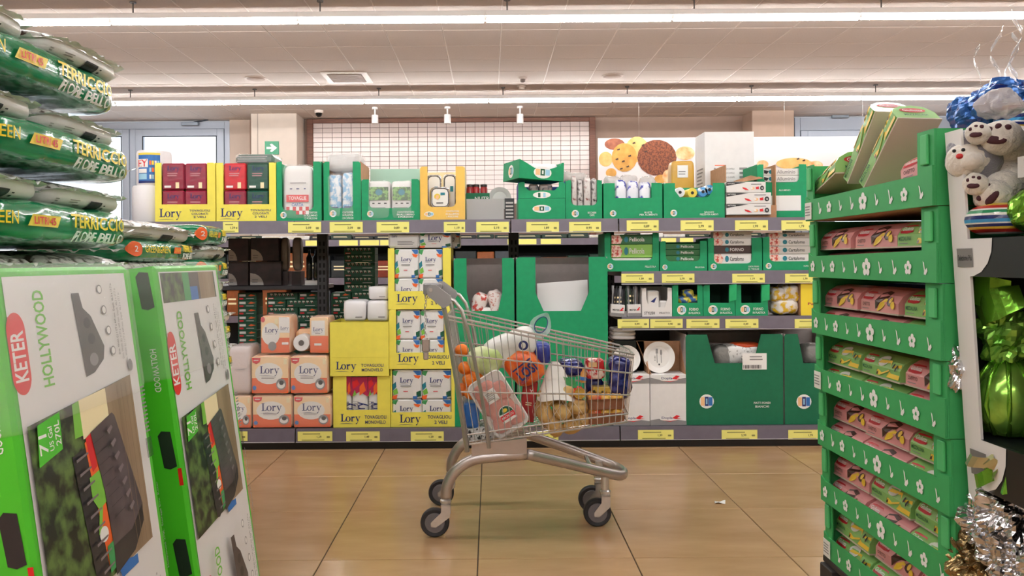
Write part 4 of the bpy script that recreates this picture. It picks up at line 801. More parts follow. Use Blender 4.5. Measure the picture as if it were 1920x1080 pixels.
# ---------------------------------------------------------------- right bay, base
for k in range(3):
    q = MB(); q.soft((0, 0, 0), (.16, .16, .028), mat('white_wrapped_plates', '#dedcda', .35, bump=.4, bs=40), .4, .6, 26, 10, .004, 16, seed=k); o = q.build('plate_pack', smooth=True, loc=(PX(1166, 5.1), 5.1, PZ(1166, 631 - k * 7, 5.1))); tag(o, ('wrapped white plate pack at the bottom of the low pile', 'wrapped white plate pack in the middle of the low pile', 'wrapped white plate pack on top of the low pile')[k], 'plates', 'wrapped plate packs')
m = MB(); m.box(PX(1146, 5.1), PX(1188, 5.1), 5.02, 5.3, ZBASE, PZ(1166, 636, 5.1), BLK, c=.004); tag(m.build('dark_carton'), 'dark carton under the wrapped white plate pile', 'box')
PLB = [('rect', .0, .82, 1, .84, N['grey']), ('poly', [(0, .82), (0, .94), (.4, .87), (1, .93), (1, .82)], N['grey']), ('poly', [(0, 0), (0, .1), (.4, .14), (1, .08), (1, 0)], N['grey'])]
for s in (.92, .14): PLB += [('ell', .52, s - .01, .27, .05, N['white']), ('text', "Dopla", .46, s, .06, N['navy'], .3), ('poly', [(.6, s), (.72, s + .06), (.82, s + .04), (.74, s), (.86, s - .01), (.7, s - .02)], N['red']), ('poly', [(.3, s - .04), (.55, s - .055), (.78, s - .03), (.55, s - .07)], N['red'])]
WPL = mat('paper_plate_white', '#efece8', .6)
for k, (a, b, pa, pb) in enumerate(((1148, 1216.5, 1148, 1200), (1217.5, 1285, 1206, 1265))):
    w = PX(b, D0) - PX(a, D0); h = PZ((a + b) / 2, 702, D0) - ZBASE
    t = thing('plate_carton', ('white plate carton with open kraft top, half behind the cart', 'white plate carton with open kraft top and a plate of printed cutlery')[k], 'box', (PX((a + b) / 2, D0), D0, ZBASE), group='white plate cartons')
    q = MB(); q.box(-w / 2, w / 2, 0, .3, 0, h, WHITEBD, c=.003); o = q.build('body', t); printed('print', o, flat_frame((-w / 2, 0, 0), (1, 0, 0), (0, 0, 1), w, h), PLB)
    h2 = PZ(a, 644, D0) - PZ(a, 702, D0)
    q = MB(); q.box(-w / 2 - (.06 if k else 0), w / 2, .16, .165, h, h + h2, KRAFT); q.build('back_flap', t)
    for s in (-1, 1):
        q = MB(); q.prism([(0, 0), (.155, 0), (.155, h2)], KRAFT, lambda u, v, tt: (s * (w / 2 - .005) + tt - (.06 if (k and s < 0) else 0) * v / h2, u, h + v), 0, .004); q.build('side_flap', t)
    d = 4.98; r = (PX(pb, d) - PX(pa, d)) / 2
    t2 = thing('paper_plate', ('white paper plate propped in the carton by the cart', 'white paper plate with printed cutlery propped in its carton')[k], 'plate', (PX((pa + pb) / 2, d), d + .01, ZBASE + h + .001 + r), (-.12, 0, 0))
    q = MB(); q.lathe([(.002, .012), (r * .66, .012), (r * .76, .004), (r, 0), (r, .003), (r * .76, .008), (r * .66, .016), (.002, .016)], WPL, 32, axis='y'); o = q.build('plate', t2, smooth=.6)
    if k:
        fr = flat_frame((-r * .5, .012, -r * .6), (1, 0, 0), (0, 0, 1), r, r * 1.2); printed('print', o, fr, [('rect', .36, .2, .4, .7, N['grey']), ('poly', [(.3, .7), (.46, .7), (.44, .95), (.32, .95)], N['grey']), ('rect', .62, .2, .66, .6, N['grey']), ('ell', .64, .75, .07, .15, N['grey']), ('ell', .5, .12, .05, .05, N['ink']), ('lines', .2, .3, .3, .6, 4, N['grey'])])
def sticker(u0, v0, u1, v1): return [('rect', u0, v0, u1, v1, N['white']), ('lines', u0 + (u1 - u0) * .3, v0 + (v1 - v0) * .55, u1 - .02, v1 - .02, 2, N['grey']), ('vbars', u0 + .01, v0 + .01, u0 + (u1 - u0) * .8, v0 + (v1 - v0) * .28, 14, N['ink'])]
def badge(u, v, r, asp): return [('ell', u, v, r, r * asp, N['white']), ('rect', u - r * .8, v - r * asp * .6, u - r * .28, v + r * asp * .6, N['peach']), ('rect', u - r * .25, v - r * asp * .65, u + r * .25, v + r * asp * .65, N['navy']), ('rect', u + r * .28, v - r * asp * .6, u + r * .8, v + r * asp * .6, N['blue']), ('rect', u - r * .1, v - r * asp * .4, u + r * .1, v + r * asp * .4, N['skyb'])]
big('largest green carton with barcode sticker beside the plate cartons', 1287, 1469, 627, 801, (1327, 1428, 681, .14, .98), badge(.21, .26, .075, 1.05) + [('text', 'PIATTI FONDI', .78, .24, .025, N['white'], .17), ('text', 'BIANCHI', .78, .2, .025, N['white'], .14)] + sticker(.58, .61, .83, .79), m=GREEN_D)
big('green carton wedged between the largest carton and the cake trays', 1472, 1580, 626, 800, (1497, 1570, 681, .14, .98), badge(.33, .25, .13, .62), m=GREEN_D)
WBAG = mat('white_patterned_bag', '#e9e7e4', .3, col2='#a9a5a0', vs=60, lo=.36, hi=.44, coat=.3, bump=.3, bs=30)
for k, (px, py, sx, sz, mm, lab) in enumerate(((1392, 664, .26, .13, WBAG, 'white patterned bag in the largest green carton'), (1352, 668, .1, .14, mat('clear_grey_bag', '#8f8d88', .2, alpha=.8, bump=.6, bs=40), 'clear crumpled bag at the cut-out of the largest green carton'), (1522, 664, .12, .12, MATS['clear_grey_bag'], 'clear crumpled bag in the wedged green carton'))):
    q = MB(); q.soft((0, 0, 0), (sx, .16, sz), mm, .5, .5, 28, 14, .012, 14, seed=k); o = q.build('product_bag', smooth=True, loc=(PX(px, 5.02), 5.06, PZ(px, py, 5.02))); tag(o, lab, 'bag')
    if k == 0:
        q = MB(); q.soft((.02, -.02, .055), (.19, .1, .035), mat('orange_red_band', '#e4572a', .3, col2='#3f7a2e', vs=12, lo=.3, hi=.4), .5, .5, 20, 8, .006, 16); q.build('coloured_band', o, smooth=True)
m = MB(); m.box(PX(1300, 5.0), PX(1460, 5.0), 5.0, 5.3, ZBASE + .01, PZ(1380, 682, 5.02), mat('bag_fill_grey', '#b9b5b0', .5, bump=.5, bs=30), c=.02); tag(m.build('bag_bundle'), 'bundle of clear bags filling the largest green carton', 'bag')
m = MB(); m.box(PX(1485, 5.0), PX(1560, 5.0), 5.0, 5.3, ZBASE + .01, PZ(1520, 682, 5.02), MATS['bag_fill_grey'], c=.02); tag(m.build('bag_bundle'), 'bundle of clear bags filling the wedged green carton', 'bag')
m = MB(); m.box(PX(1295, 5.25), PX(1480, 5.25), 5.35, 5.5, ZBASE, PZ(1400, 622, 5.35), GREYBD, c=.004); tag(m.build('grey_carton'), 'plain grey carton at the back of the base shelf', 'box')

# ================================================================ goods on the far side of the shelving
DGB = mat('deep_green_carton', '#0d5138', .45); PALE = mat('cup_print', '#d9dccf', .5)
def cup_items(n): 
    it = [('lines', .6, .2, .92, .34, 1, N['white']), ('rect', .04, .14, .22, .34, N['red']), ('rect', .06, .19, .2, .29, N['white'])]
    for i in range(n): it += [('poly', [(.1 + i * .8 / n, .92), (.1 + (i + .62) * .8 / n, .92), (.1 + (i + .8) * .8 / n, .62), (.1 + (i + .3) * .8 / n, .58)], PALE), ('ell', .1 + (i + .55) * .8 / n, .66, .03, .09, N['brown'])]
    return it
def gc(w, narrow):
    q = MB(); q.box(-w / 2, w / 2, 0, .16, 0, .052, DGB, c=.002); o = q.build('tea_carton')
    it = cup_items(6) if not narrow else [('rect', .08, .52, .42, .84, N['white']), ('rect', .08, .12, .3, .36, N['red']), ('poly', [(.55, .6), (.7, .85), (.95, .66), (.7, .55)], N['orange']), ('lines', .45, .2, .9, .36, 1, N['white'])]
    printed('print', o, flat_frame((-w / 2, 0, 0), (1, 0, 0), (0, 0, 1), w, .052), it); return o
wA, wB = .222, .135
protoA, protoB = gc(wA, False), gc(wB, True); usedA = usedB = False
ORD = ('first', 'second', 'third', 'fourth', 'fifth', 'sixth', 'seventh', 'eighth', 'ninth', 'tenth', 'eleventh', 'twelfth', 'thirteenth', 'fourteenth', 'fifteenth', 'sixteenth', 'seventeenth', 'eighteenth', 'nineteenth', 'twentieth', 'topmost')
def put(kind, x, y, z, lab):
    lab = lab.replace('with a row of cups, ', '').replace('with white label, ', '') + ', ' + ORD[round((z - ZBASE) / .0535)] + ' row up'
    global usedA, usedB
    p = protoA if kind == 'A' else protoB; u = usedA if kind == 'A' else usedB
    o = copy_tree(p) if u else p
    if kind == 'A': usedA = True
    else: usedB = True
    o.location = (x, y, z); tag(o, lab, 'carton', 'deep green cartons on the far side of the shelving')
xl = PX(500, 5.75)
for r in range(15):
    z = ZBASE + r * .0535
    lab = ('wide deep green carton with a row of cups, under the rear shelf', 'narrow deep green carton with white label, under the rear shelf')
    seq = ('B', 'A') if r % 2 else ('A', 'B'); x = xl
    for k in seq:
        w = wA if k == 'A' else wB; put(k, x + w / 2, 5.75, z, lab[0 if k == 'A' else 1]); x += w + .006
    if r > 3: put('B', PX(463, 5.75), 5.75, z, 'narrow deep green carton in the single stack beside the compost bags')
for r in range(4): put('B', PX(463, 5.75), 5.75, ZBASE + r * .0535, 'narrow deep green carton in the single stack beside the compost bags')
for r in range(21):
    z = ZBASE + r * .0535; xs = PX(622, 5.75)
    seq = ('A', 'B') if r % 2 else ('B', 'A')
    if r > 14: seq = ('A',); xs = PX(645, 5.75)
    for k in seq:
        w = wA if k == 'A' else wB; put(k, xs + w / 2, 5.75, z, ('wide deep green carton with a row of cups, in the tall stack by the upright', 'narrow deep green carton with white label, in the tall stack by the upright')[0 if k == 'A' else 1]); xs += w + .006
# dark coffee boxes, bottles on the rear shelf
DKB = mat('dark_coffee_box', '#1b1517', .35, col2='#3a2327', vs=12); ZR = .985
for k, (a, b, yt, yb, d) in enumerate(((428, 466, 490, 529, 5.66), (468, 528, 490, 529, 5.66), (428, 466, 447, 489, 5.66), (470, 523, 446, 489, 5.66))):
    z = ZR if k < 2 else PZ(500, 489.3, 5.66)
    pack('coffee_box', ('dark coffee box with quarter round label, lower one behind the bags', 'wide dark coffee box with quarter round label on the rear shelf', 'dark coffee box with quarter round label, upper one behind the bags', 'dark coffee box with quarter round label on the wide one')[k], 'box', a, b, yt, yb, d, .18, DKB, [('poly', [(.02, .02)] + [(.02 + .42 * math.cos(q), .02 + .5 * math.sin(q)) for q in (0, .3, .6, .9, 1.2, PI / 2)], mat('grey_label', '#b9b4b0', .5)), ('lines', .08, .1, .3, .3, 2, N['grey'])], z0=z, c=.003, group='dark coffee boxes')
for k, (a, b) in enumerate(((525, 540), (547, 565))):
    pack('coffee_bag', ('pale foil coffee bag beside the dark boxes', 'pale foil coffee bag beside the slim bottles')[k], 'bag', a, b, 445, 488, 5.70, .08, mat('pale_foil_bag', '#8d8178', .3, metal=.3, bump=.4, bs=30), z0=ZR + .1, soft=.5)
    m = MB(); m.box(PX(a, 5.7), PX(b, 5.7), 5.69, 5.8, ZR, ZR + .0995, DKB); tag(m.build('small_carton'), ('small dark carton under the foil bag by the coffee boxes', 'small dark carton under the foil bag by the bottles')[k], 'box')
def bottle(label, px, d, z, h, r, m):
    t = thing('bottle', label, 'bottle', (PX(px, d), d, z), group='slim dark bottles'); q = MB(); q.lathe([(r * .9, 0), (r, .005), (r, h * .72), (r * .45, h * .84), (r * .4, h * .96)], m, 14); q.build('glass', t, smooth=.7)
    q = MB(); q.lathe([(r * .46, h * .96), (r * .46, h)], BLK, 12); q.build('cap', t)
m = MB(); m.box(PX(573, 5.65), PX(600, 5.65), 5.63, 5.75, ZR, ZR + .035, WHITEBD, c=.002); tag(m.build('bottle_tray'), 'white low carton under two dark bottles', 'box')
BOT = mat('dark_bottle', '#1c2321', .12, coat=.5)
for k, px in enumerate((580, 593)): bottle(('slim dark bottle on the white carton, by the foil bag', 'slim dark bottle on the white carton, by the upright')[k], px, 5.69, ZR + .036, .22, .022, BOT)
# ---------------------------------------------------------------- second shelving run across the next aisle
YG = 9.0
b = thing('far_shelving', 'dark shelving run with yellow tags across the next aisle', 'shelf', (0, 0, 0))
m = MB(); m.box(-4.6, 4.6, YG + .5, YG + .53, 0, 1.40, mat('far_back', '#131416', .6)); m.build('back_panel', b)
for z in (.15, .55, .97, 1.40):
    m = MB(); m.box(-4.6, 4.6, YG, YG + .5, z - .03, z, DARKSH); s = m.build('shelf', b)
    m = MB(); m.box(-4.6, 4.6, YG - .012, YG - .001, z - .075, z, STRIP); m.build('price_rail', s)
m = MB(); m.box(-4.6, 4.6, YG + .05, YG + .07, 0, .07, BLK); m.build('kick_plate', b)
rr = random.Random(3)
x = -3.4; k = 0
names = ('the foil bags', 'the upright', 'the tea cartons', 'the napkin column', 'the large cartons', 'the film boxes', 'the baking paper')
for px0, px1 in ((573, 602), (636, 671), (675, 711), (713, 745), (952, 960), (972, 1006), (1014, 1052), (1240, 1268), (1275, 1300)):
    dd = YG - .0135; z1_, z0_ = 1.395, 1.335
    m = MB(); w = PX(px1, dd) - PX(px0, dd); m.box(-w / 2, w / 2, 0, .0012, 0, .06, TAGM); o = m.build('price_tag', loc=((PX(px0, dd) + PX(px1, dd)) / 2, dd - .0005, 1.333)); tag(o, 'small yellow price tag on the far shelving across the next aisle', 'price tag', 'price tags on the far shelving')
FARM = [mat('far_' + c, c, .35, var=.15, vs=20) for c in ('#7c2f1c', '#2a1d4a', '#1f2426', '#d9d6d2', '#8a4a1f', '#3a3f46', '#b8bcc2', '#20362c')]
x = -3.9
while x < 4.2:
    w = rr.uniform(.14, .3)
    for z, hm in ((.97, .30), (1.40, .06), (.55, .3)):
        h = hm * rr.uniform(.6, 1); mm = rr.choice(FARM[:3] + FARM[4:6] + FARM[7:]) if z < 1 else rr.choice((FARM[2], FARM[3], FARM[7]))
        m = MB(); m.box(-w / 2 + .004, w / 2 - .004, 0, .25, 0, h, mm, c=.008); o = m.build('far_carton', loc=(x + w / 2, YG + .04, z))
        cn = {'#7c2f1c': 'rust brown', '#2a1d4a': 'deep violet', '#1f2426': 'black', '#d9d6d2': 'white', '#8a4a1f': 'caramel brown', '#3a3f46': 'slate grey', '#b8bcc2': 'silver', '#20362c': 'dark green'}[mm.name[4:]]
        tag(o, f'{cn} carton on the ' + {.97: 'middle', 1.40: 'topmost', .55: 'lower'}[z] + ' level of the far shelving', 'carton', 'cartons on the far shelving')
        printed('print', o, flat_frame((-w / 2, 0, 0), (1, 0, 0), (0, 0, 1), w, h), [('lines', .15, .4, .85, .75, 2, N['cream'])])
    x += w
# ---------------------------------------------------------------- cookie banner hung from the ceiling
d = 11.3; a, e = P(1121, 345, d), P(1640, 258, d); X0 = P(1121, 258, d)[0]; X1 = PX(1660, d, 258); z1_ = PZ(1121, 259, d); z0_ = z1_ - 1.0
t = thing('cookie_banner', 'wide white hanging banner printed with cookies and bread', 'banner', (X0, d, z0_)); W, H = X1 - X0, z1_ - z0_
m = MB(); m.box(0, W, 0, .02, 0, H, mat('banner_white', '#d8d0cf', .5), c=.003); bo = m.build('board', t)
CK = [mat('cookie_gold', '#cf9a45', .5, col2='#b9822f', vs=9), mat('cookie_pale', '#d9b56f', .5, col2='#c79c50', vs=9), mat('cookie_brown', '#8a4a26', .55, col2='#5c2911', vs=45, lo=.42, hi=.58), mat('bread_brown', '#9d5a3c', .5, col2='#7a3f29', vs=12), mat('bread_orange', '#d58d4e', .5, col2='#e9c79a', vs=9), mat('chip_dark', '#3a2012', .5)]
def bu(px): return (PX(px, d) - X0) / W
def bv(py): return (PZ(1200, py, d) - z0_) / H
it = []
for px, py, rx, ry, c in ((1154, 270, 19, 11, 3), (1137, 298, 13, 14, 1), (1196, 280, 22, 24, 1), (1172, 295, 24, 27, 0), (1233, 296, 37, 34, 2), (1286, 288, 18, 13, 4), (1147, 324, 10, 9, 0), (1240, 336, 12, 8, 0), (1255, 332, 12, 14, 4), (1431, 310, 11, 8, 4), (1490, 309, 34, 11, 1), (1530, 312, 14, 8, 4)):
    it.append(('ell', bu(px), bv(py), rx * d / F / W, ry * d / F / H, CK[c]))
for px, py in ((1161, 280), (1182, 292), (1170, 302), (1158, 298), (1178, 312), (1207, 272), (1212, 284), (1190, 268), (1166, 316), (1497, 300), (1508, 303)): it.append(('poly', [(bu(px - 3), bv(py)), (bu(px + 2), bv(py - 2)), (bu(px + 3), bv(py + 1)), (bu(px - 2), bv(py + 2))], CK[5]))
printed('print', bo, flat_frame((0, 0, 0), (1, 0, 0), (0, 0, 1), W, H), it, off=.002)
m = MB()
for px in (1200, 1473, 1620):
    m = MB(); x = PX(px, d) - X0; m.tube([(x, .01, H - .002), (x, .01, ZC - z0_)], .0008, mat('steel_wire', '#c9c4c0', .3, metal=.8), 6); m.build('wire', t)
# ================================================================ compost bags, left
BAGG = mat('green_bag_plastic', '#067d4d', .2, coat=.7, bump=.35, bs=16, var=.06, vs=10, stretch=(1, 1, 2)); BAGS = mat('grey_bag_plastic', '#d6d3ce', .35, coat=.2, bump=.3, bs=14, var=.05, vs=8); BAGC = mat('printed_bag_top', '#e6e2dc', .3, col2='#4c3b34', vs=38, lo=.42, hi=.55, coat=.3, bump=.5, bs=20)
FIN = mat('bag_fin', '#e9e7e4', .25, alpha=.92, coat=.3); BYEL = mat('bag_yellow', '#f4d52e', .35); BWHI = mat('bag_white', '#f0f0ee', .35)
def pw(x, e): return math.copysign(abs(x) ** e, x)
def bag_surf(L, D, T, e, seed, amp=.007):
    so = Vector((seed * 5.1, seed * 2.3, 0))
    def S(u, th):
        x = u * L; k = (1 - abs(2 * u - 1) ** 7) ** .5 * .93 + .07; kd = (1 - abs(2 * u - 1) ** 9) ** .5 * .9 + .1
        y = D / 2 - D / 2 * kd * pw(math.cos(th), e); z = T / 2 + T / 2 * k * pw(math.sin(th), e)
        p = Vector((x, y, z)); n = mnoise.noise((p + so) * 6) * amp * 1.6 + mnoise.noise(Vector((p.x * 26, p.y * 9, p.z * 9)) + so) * amp * .55
        c, s_ = math.cos(th), math.sin(th)
        return Vector((x, y - c * n, z + s_ * n * .6))
    return S
def make_bag(name, kind, L, D, T, seed, small=False):
    t = thing(name, '-', 'bag'); e = .42 if kind == 'green' else .62
    S = bag_surf(L, D, T, e, seed)
    NU, NV = 40, 26
    for nm, a0, a1, mm in (('bag_face', -PI / 2 - .5, PI / 2 if kind == 'green' else .12, BAGG if kind == 'green' else BAGS), ('bag_top', PI / 2 if kind == 'green' else .12, 1.5 * PI - .5, BAGG if kind == 'green' else BAGC)):
        q = MB(); q.grid(lambda u, v: tuple(S(u, a0 + (a1 - a0) * v)), NU, NV // 2, mm); q.build(nm, t, smooth=True)
    # crimped end seams
    for u, s in ((0.0, -1), (1.0, 1)):
        q = MB(); q.grid(lambda a, b: (u * L + s * (.028 * b + .006 * math.sin(a * 40)) - s * .012, D * .05 + D * .9 * a, T / 2 + .010 * math.sin(a * 34 + seed) * b + .008 * mnoise.noise(Vector((a * 9, b, seed)))), 30, 2, FIN); q.build('end_seam', t)
    h = T * .9
    def fr(u, v, off=0.0):
        s_ = max(-.97, min(.97, 2 * v / h - 1)); th = math.asin(pw(s_, 1 / e)) if abs(s_) < 1 else math.copysign(PI / 2, s_)
        p = S(u / L, th); return (p.x, p.y - off * 3 - .0012, p.z)
    fr.w, fr.h = L, h
    if kind == 'green':
        it = [('text', 'TERRICCIO', .65, .59, .31, BYEL, .41, 0, .02), ('text', 'FIORE BELLO', .655, .25, .24, BWHI, .36, 0, .015), ('poly', [(.20, .40), (.355, .40), (.375, .64), (.22, .64)], N['yel']), ('text', 'LITRI 45', .285, .52, .16, N['red'], .12, 0, .02), ('text', 'GREEN', .09, .55, .28, BYEL, .13, 0, .01)]
        if small: it = [('text', 'TERRICCIO', .8, .66, .30, BYEL, .25, 0, .03), ('text', 'FIORE BELLO', .8, .33, .26, BWHI, .24, 0, .02), ('poly', [(.52, .42), (.62, .42), (.635, .68), (.535, .68)], N['orange']), ('text', 'LITRI 45', .578, .55, .15, N['yel'], .08), ('text', 'GREEN&GREEN', .32, .55, .28, BYEL, .30, 0, .01), ('ell', .09, .55, .045, .32, N['orange']), ('text', '2', .09, .55, .26, N['white'])]
    else:
        it = [('rect', .44, .12, .60, .40, N['ink']), ('lines', .62, .2, .64, .36, 2, N['ink']), ('lines', .1, .14, .34, .40, 4, mat('faint_print', '#8d8983', .5)), ('poly', [(.9, .1), (.985, .3), (.95, .42), (.86, .16)], mat('bag_green_corner', '#0b7b4d', .3))]
    q = MB(); q.keepn = True; decals(q, fr, it, sub=6); q.build('print', t)
    if kind != 'green':
        q = MB(); rr = random.Random(seed)
        def fin(a, b):
            p = S(.02 + .96 * a, .14); w = .030 + .016 * mnoise.noise(Vector((a * 14, seed, 0)))
            return (p.x, p.y - w * b, p.z + .008 * mnoise.noise(Vector((a * 11, b * 2, seed + 3))) + .010 * b * mnoise.noise(Vector((a * 20, seed + 9, 1))))
        q.grid(fin, 48, 3, FIN); q.build('sealed_fin', t, smooth=True)
    return t
RZ = (0, 0, PI / 2)
ordn = ('topmost', 'second', 'third', 'fourth', 'fifth', 'sixth', 'seventh', 'eighth', 'ninth', 'tenth', 'eleventh', 'twelfth', 'thirteenth', 'fourteenth', 'fifteenth', 'sixteenth', 'seventeenth', 'eighteenth')
# pallets under the piles
PWOOD = mat('pallet_wood', '#9a7a56', .8, var=.12, vs=12, stretch=(1, 8, 1))
def pallet(label, x0, x1, y0, y1, name='pallet', m=PWOOD, h=.14):
    t = thing(name, label, 'pallet', ((x0 + x1) / 2, (y0 + y1) / 2, 0)); w, l = x1 - x0, y1 - y0
    for i in range(5):
        a = -w / 2 + i * w / 5; q = MB(); q.box(a + .012, a + w / 5 - .012, -l / 2, l / 2, h - .022, h, m, c=.003); q.build('deck_board', t)
    for i in (-1, 0, 1):
        q = MB(); q.box(-w / 2, w / 2, i * (l / 2 - .05) - .045, i * (l / 2 - .05) + .045, .0, h - .0225, m, c=.003); q.build('bearer', t)
pallet('wooden pallet under the tall compost pile', -2.02, -1.2, 1.42, 2.62); pallet('wooden pallet under the low compost pile', -2.06, -1.32, 2.86, 4.0)
G1 = make_bag('compost_bag', 'green', .82, .5, .124, 1); K1 = make_bag('compost_bag', 'grey', .475, .78, .102, 2)
uG = uK = False; zl = .141; pit = .1045; nL = 17
for i in range(nL):
    z = zl + i * pit; layer = ordn[nL - 1 - i] + ' layer of the tall pile'; dx = random.uniform(-.018, .018); dy = random.uniform(-.015, .015)
    if i % 2 == 0:
        o = copy_tree(G1) if uG else G1; uG = True
        o.location = (-1.17 + dx, 1.835 + dy, z + .008); o.location.y -= .62 if i == nL - 1 else 0; o.rotation_euler = (0, random.uniform(-.012, .012), PI / 2 + random.uniform(-.02, .02)); o['label'] = 'green compost bag, ' + layer; o['group'] = 'compost bags in the tall pile'
    else:
        for j, y in enumerate((1.68, 2.165)):
            o = copy_tree(K1) if uK else K1; uK = True
            o.location = (-1.185 + dx + random.uniform(-.01, .01), y + dy, z); o.rotation_euler = (random.uniform(-.02, .02), 0, PI / 2 + random.uniform(-.03, .03)); o['group'] = 'compost bags in the tall pile'
            o['label'] = f'grey sided compost bag, {layer}, ' + ('closer to the low pile' if j else 'farther from the low pile')
G2 = make_bag('compost_bag', 'green', .74, .46, .098, 3, True); K2 = make_bag('compost_bag', 'grey', .40, .5, .094, 4); G3 = make_bag('compost_bag', 'green', .44, .46, .098, 5, True); K3 = make_bag('compost_bag', 'grey', .70, .5, .094, 6)
used = set(); nL = 15; pit = .0775
for i in range(nL):
    z = .141 + i * pit; layer = ordn[nL - 1 - i] + ' layer of the low pile'; odd = (nL - 1 - i) % 2 == 0
    for p, y, c in (((K3, 2.87, 'long grey sided'), (G3, 3.58, 'short green')) if odd else ((G2, 2.87, 'long green'), (K2, 3.625, 'short grey sided'))):
        o = copy_tree(p) if p.name in used else p; used.add(p.name)
        o.location = (-1.30 + random.uniform(-.016, .016), y + random.uniform(-.012, .012), z); o.rotation_euler = (random.uniform(-.02, .02), random.uniform(-.012, .012), PI / 2 + random.uniform(-.03, .03)); o['label'] = f'{c} compost bag, {layer}'; o['group'] = 'compost bags in the low pile'
# ================================================================ boxed storage chests leaning on the piles
KG = mat('bright_green_carton', '#4cc228', .45, var=.03, vs=10, coat=.15); KW = mat('glossy_white_carton', '#e9e7e6', .35, coat=.25, bump=.05, bs=8)
FOL = mat('foliage_print', '#5f7d3c', .4, col2='#141c12', vs=26, lo=.42, hi=.66, coat=.3); DECK = mat('deck_print', '#a58e72', .4, col2='#8a735a', vs=20, stretch=(1, 1, .08), coat=.3); CHEST = mat('chest_print', '#5d5256', .35, col2='#463d41', vs=10, coat=.4); CHESTD = mat('chest_dark_print', '#26242a', .35, coat=.4); DECKL = mat('deck_line_print', '#7d6750', .4); CHESTL = mat('chest_light_print', '#7d7377', .35, coat=.4); LEAFL = mat('leaf_light_print', '#7f9a45', .4); KRED = mat('logo_red', '#e0161f', .35, coat=.3); KLIME = mat('hollywood_green', '#6fbf3a', .4)
def chest_box(label, y0, wv, vt, vw, vp):
    """vt top strip, vw bottom of the white zone, vp bottom of the photo zone (fractions of height)"""
    W, H, TH = wv, 1.148, .265
    t = thing('storage_chest_box', label, 'box', (-.738, y0, 0.002), (0, -math.radians(7.6), 0), 'boxed storage chests')
    q = MB(); q.box(-TH, 0, 0, W, 0, H, KG, c=.008); o = q.build('carton', t)
    fr = flat_frame((0, 0, 0), (0, 1, 0), (0, 0, 1), W, H)
    q = MB(); q.keepn = True
    def photo(v0, v1, lean=.03):
        h = v1 - v0; Y = lambda s: v0 + h * s
        return [('poly', [(.05, Y(0)), (.86, Y(.07)), (.86, Y(1.03)), (.05, Y(.94))], FOL), ('poly', [(.62, Y(.05)), (.86, Y(.07)), (.86, Y(1.03)), (.62, Y(1.0))], DECK), ('poly', [(.40, Y(.78)), (.62, Y(.8)), (.62, Y(1.0)), (.40, Y(.98))], N['cream']), ('poly', [(.34, Y(.8)), (.4, Y(.8)), (.4, Y(.98)), (.35, Y(.97))], N['lime']), ('poly', [(.66, Y(.05)), (.70, Y(.05)), (.70, Y(-.0)), (.55, Y(-.01)), (.52, Y(.09))], N['blue']),
                ('poly', [(.30, Y(.72)), (.42, Y(.74)), (.50, Y(.1)), (.40, Y(.02)), (.36, Y(.03))], CHESTD), ('poly', [(.40, Y(.76)), (.47, Y(.8)), (.52, Y(.1)), (.46, Y(.08))], N['orange']), ('poly', [(.41, Y(.78)), (.46, Y(.8)), (.47, Y(.62)), (.43, Y(.6))], N['red']), ('poly', [(.40, Y(.58)), (.50, Y(.6)), (.50, Y(.42)), (.44, Y(.40)), (.40, Y(.47))], N['lime']), ('poly', [(.44, Y(.40)), (.47, Y(.41)), (.44, Y(.30)), (.41, Y(.28))], N['lime']), ('ell', .45, Y(.27), .035, h * .04, N['white']), ('poly', [(.46, Y(.2)), (.56, Y(.22)), (.55, Y(.08)), (.46, Y(.06))], N['leaf']),
                ('poly', [(.45, Y(.80)), (.64, Y(.86)), (.66, Y(.84)), (.80, Y(.30)), (.79, Y(.2)), (.68, Y(.08)), (.50, Y(.03)), (.51, Y(.16)), (.50, Y(.46))], CHEST), ('poly', [(.51, Y(.18)), (.68, Y(.20)), (.80, Y(.30)), (.79, Y(.2)), (.68, Y(.08)), (.50, Y(.03))], CHESTD),
                ('poly', [(.08, Y(.74)), (.24, Y(.78)), (.25, Y(.96)), (.10, Y(.93))], KG), ('text', '71', .122, Y(.835), .024, N['white'], .032, 90), ('text', 'US Gal', .172, Y(.85), .013, N['white'], .04, 90), ('text', '270L', .218, Y(.865), .016, N['white'], .042, 90)] + [('poly', [(.455 + .012 * k, Y(.74 - .06 * k)), (.55 + .012 * k, Y(.76 - .06 * k)), (.55 + .012 * k, Y(.757 - .06 * k)), (.455 + .012 * k, Y(.737 - .06 * k))], CHESTD) for k in range(8)] + \
            [('poly', [(.70 + .04 * k, Y(.08)), (.703 + .04 * k, Y(.08)), (.703 + .04 * k, Y(1.0)), (.70 + .04 * k, Y(1.0))], DECKL) for k in range(4)] + \
            [('poly', [(.31 + .010 * k, Y(.70 - .075 * k)), (.40 + .010 * k, Y(.715 - .075 * k)), (.40 + .010 * k, Y(.705 - .075 * k)), (.31 + .010 * k, Y(.685 - .075 * k))], CHESTL) for k in range(9)] + \
            [('poly', [(.56 + .016 * k, Y(.78 - .075 * k)), (.60 + .016 * k, Y(.80 - .075 * k)), (.61 + .016 * k, Y(.785 - .075 * k)), (.575 + .016 * k, Y(.755 - .075 * k))], CHESTL) for k in range(7)]
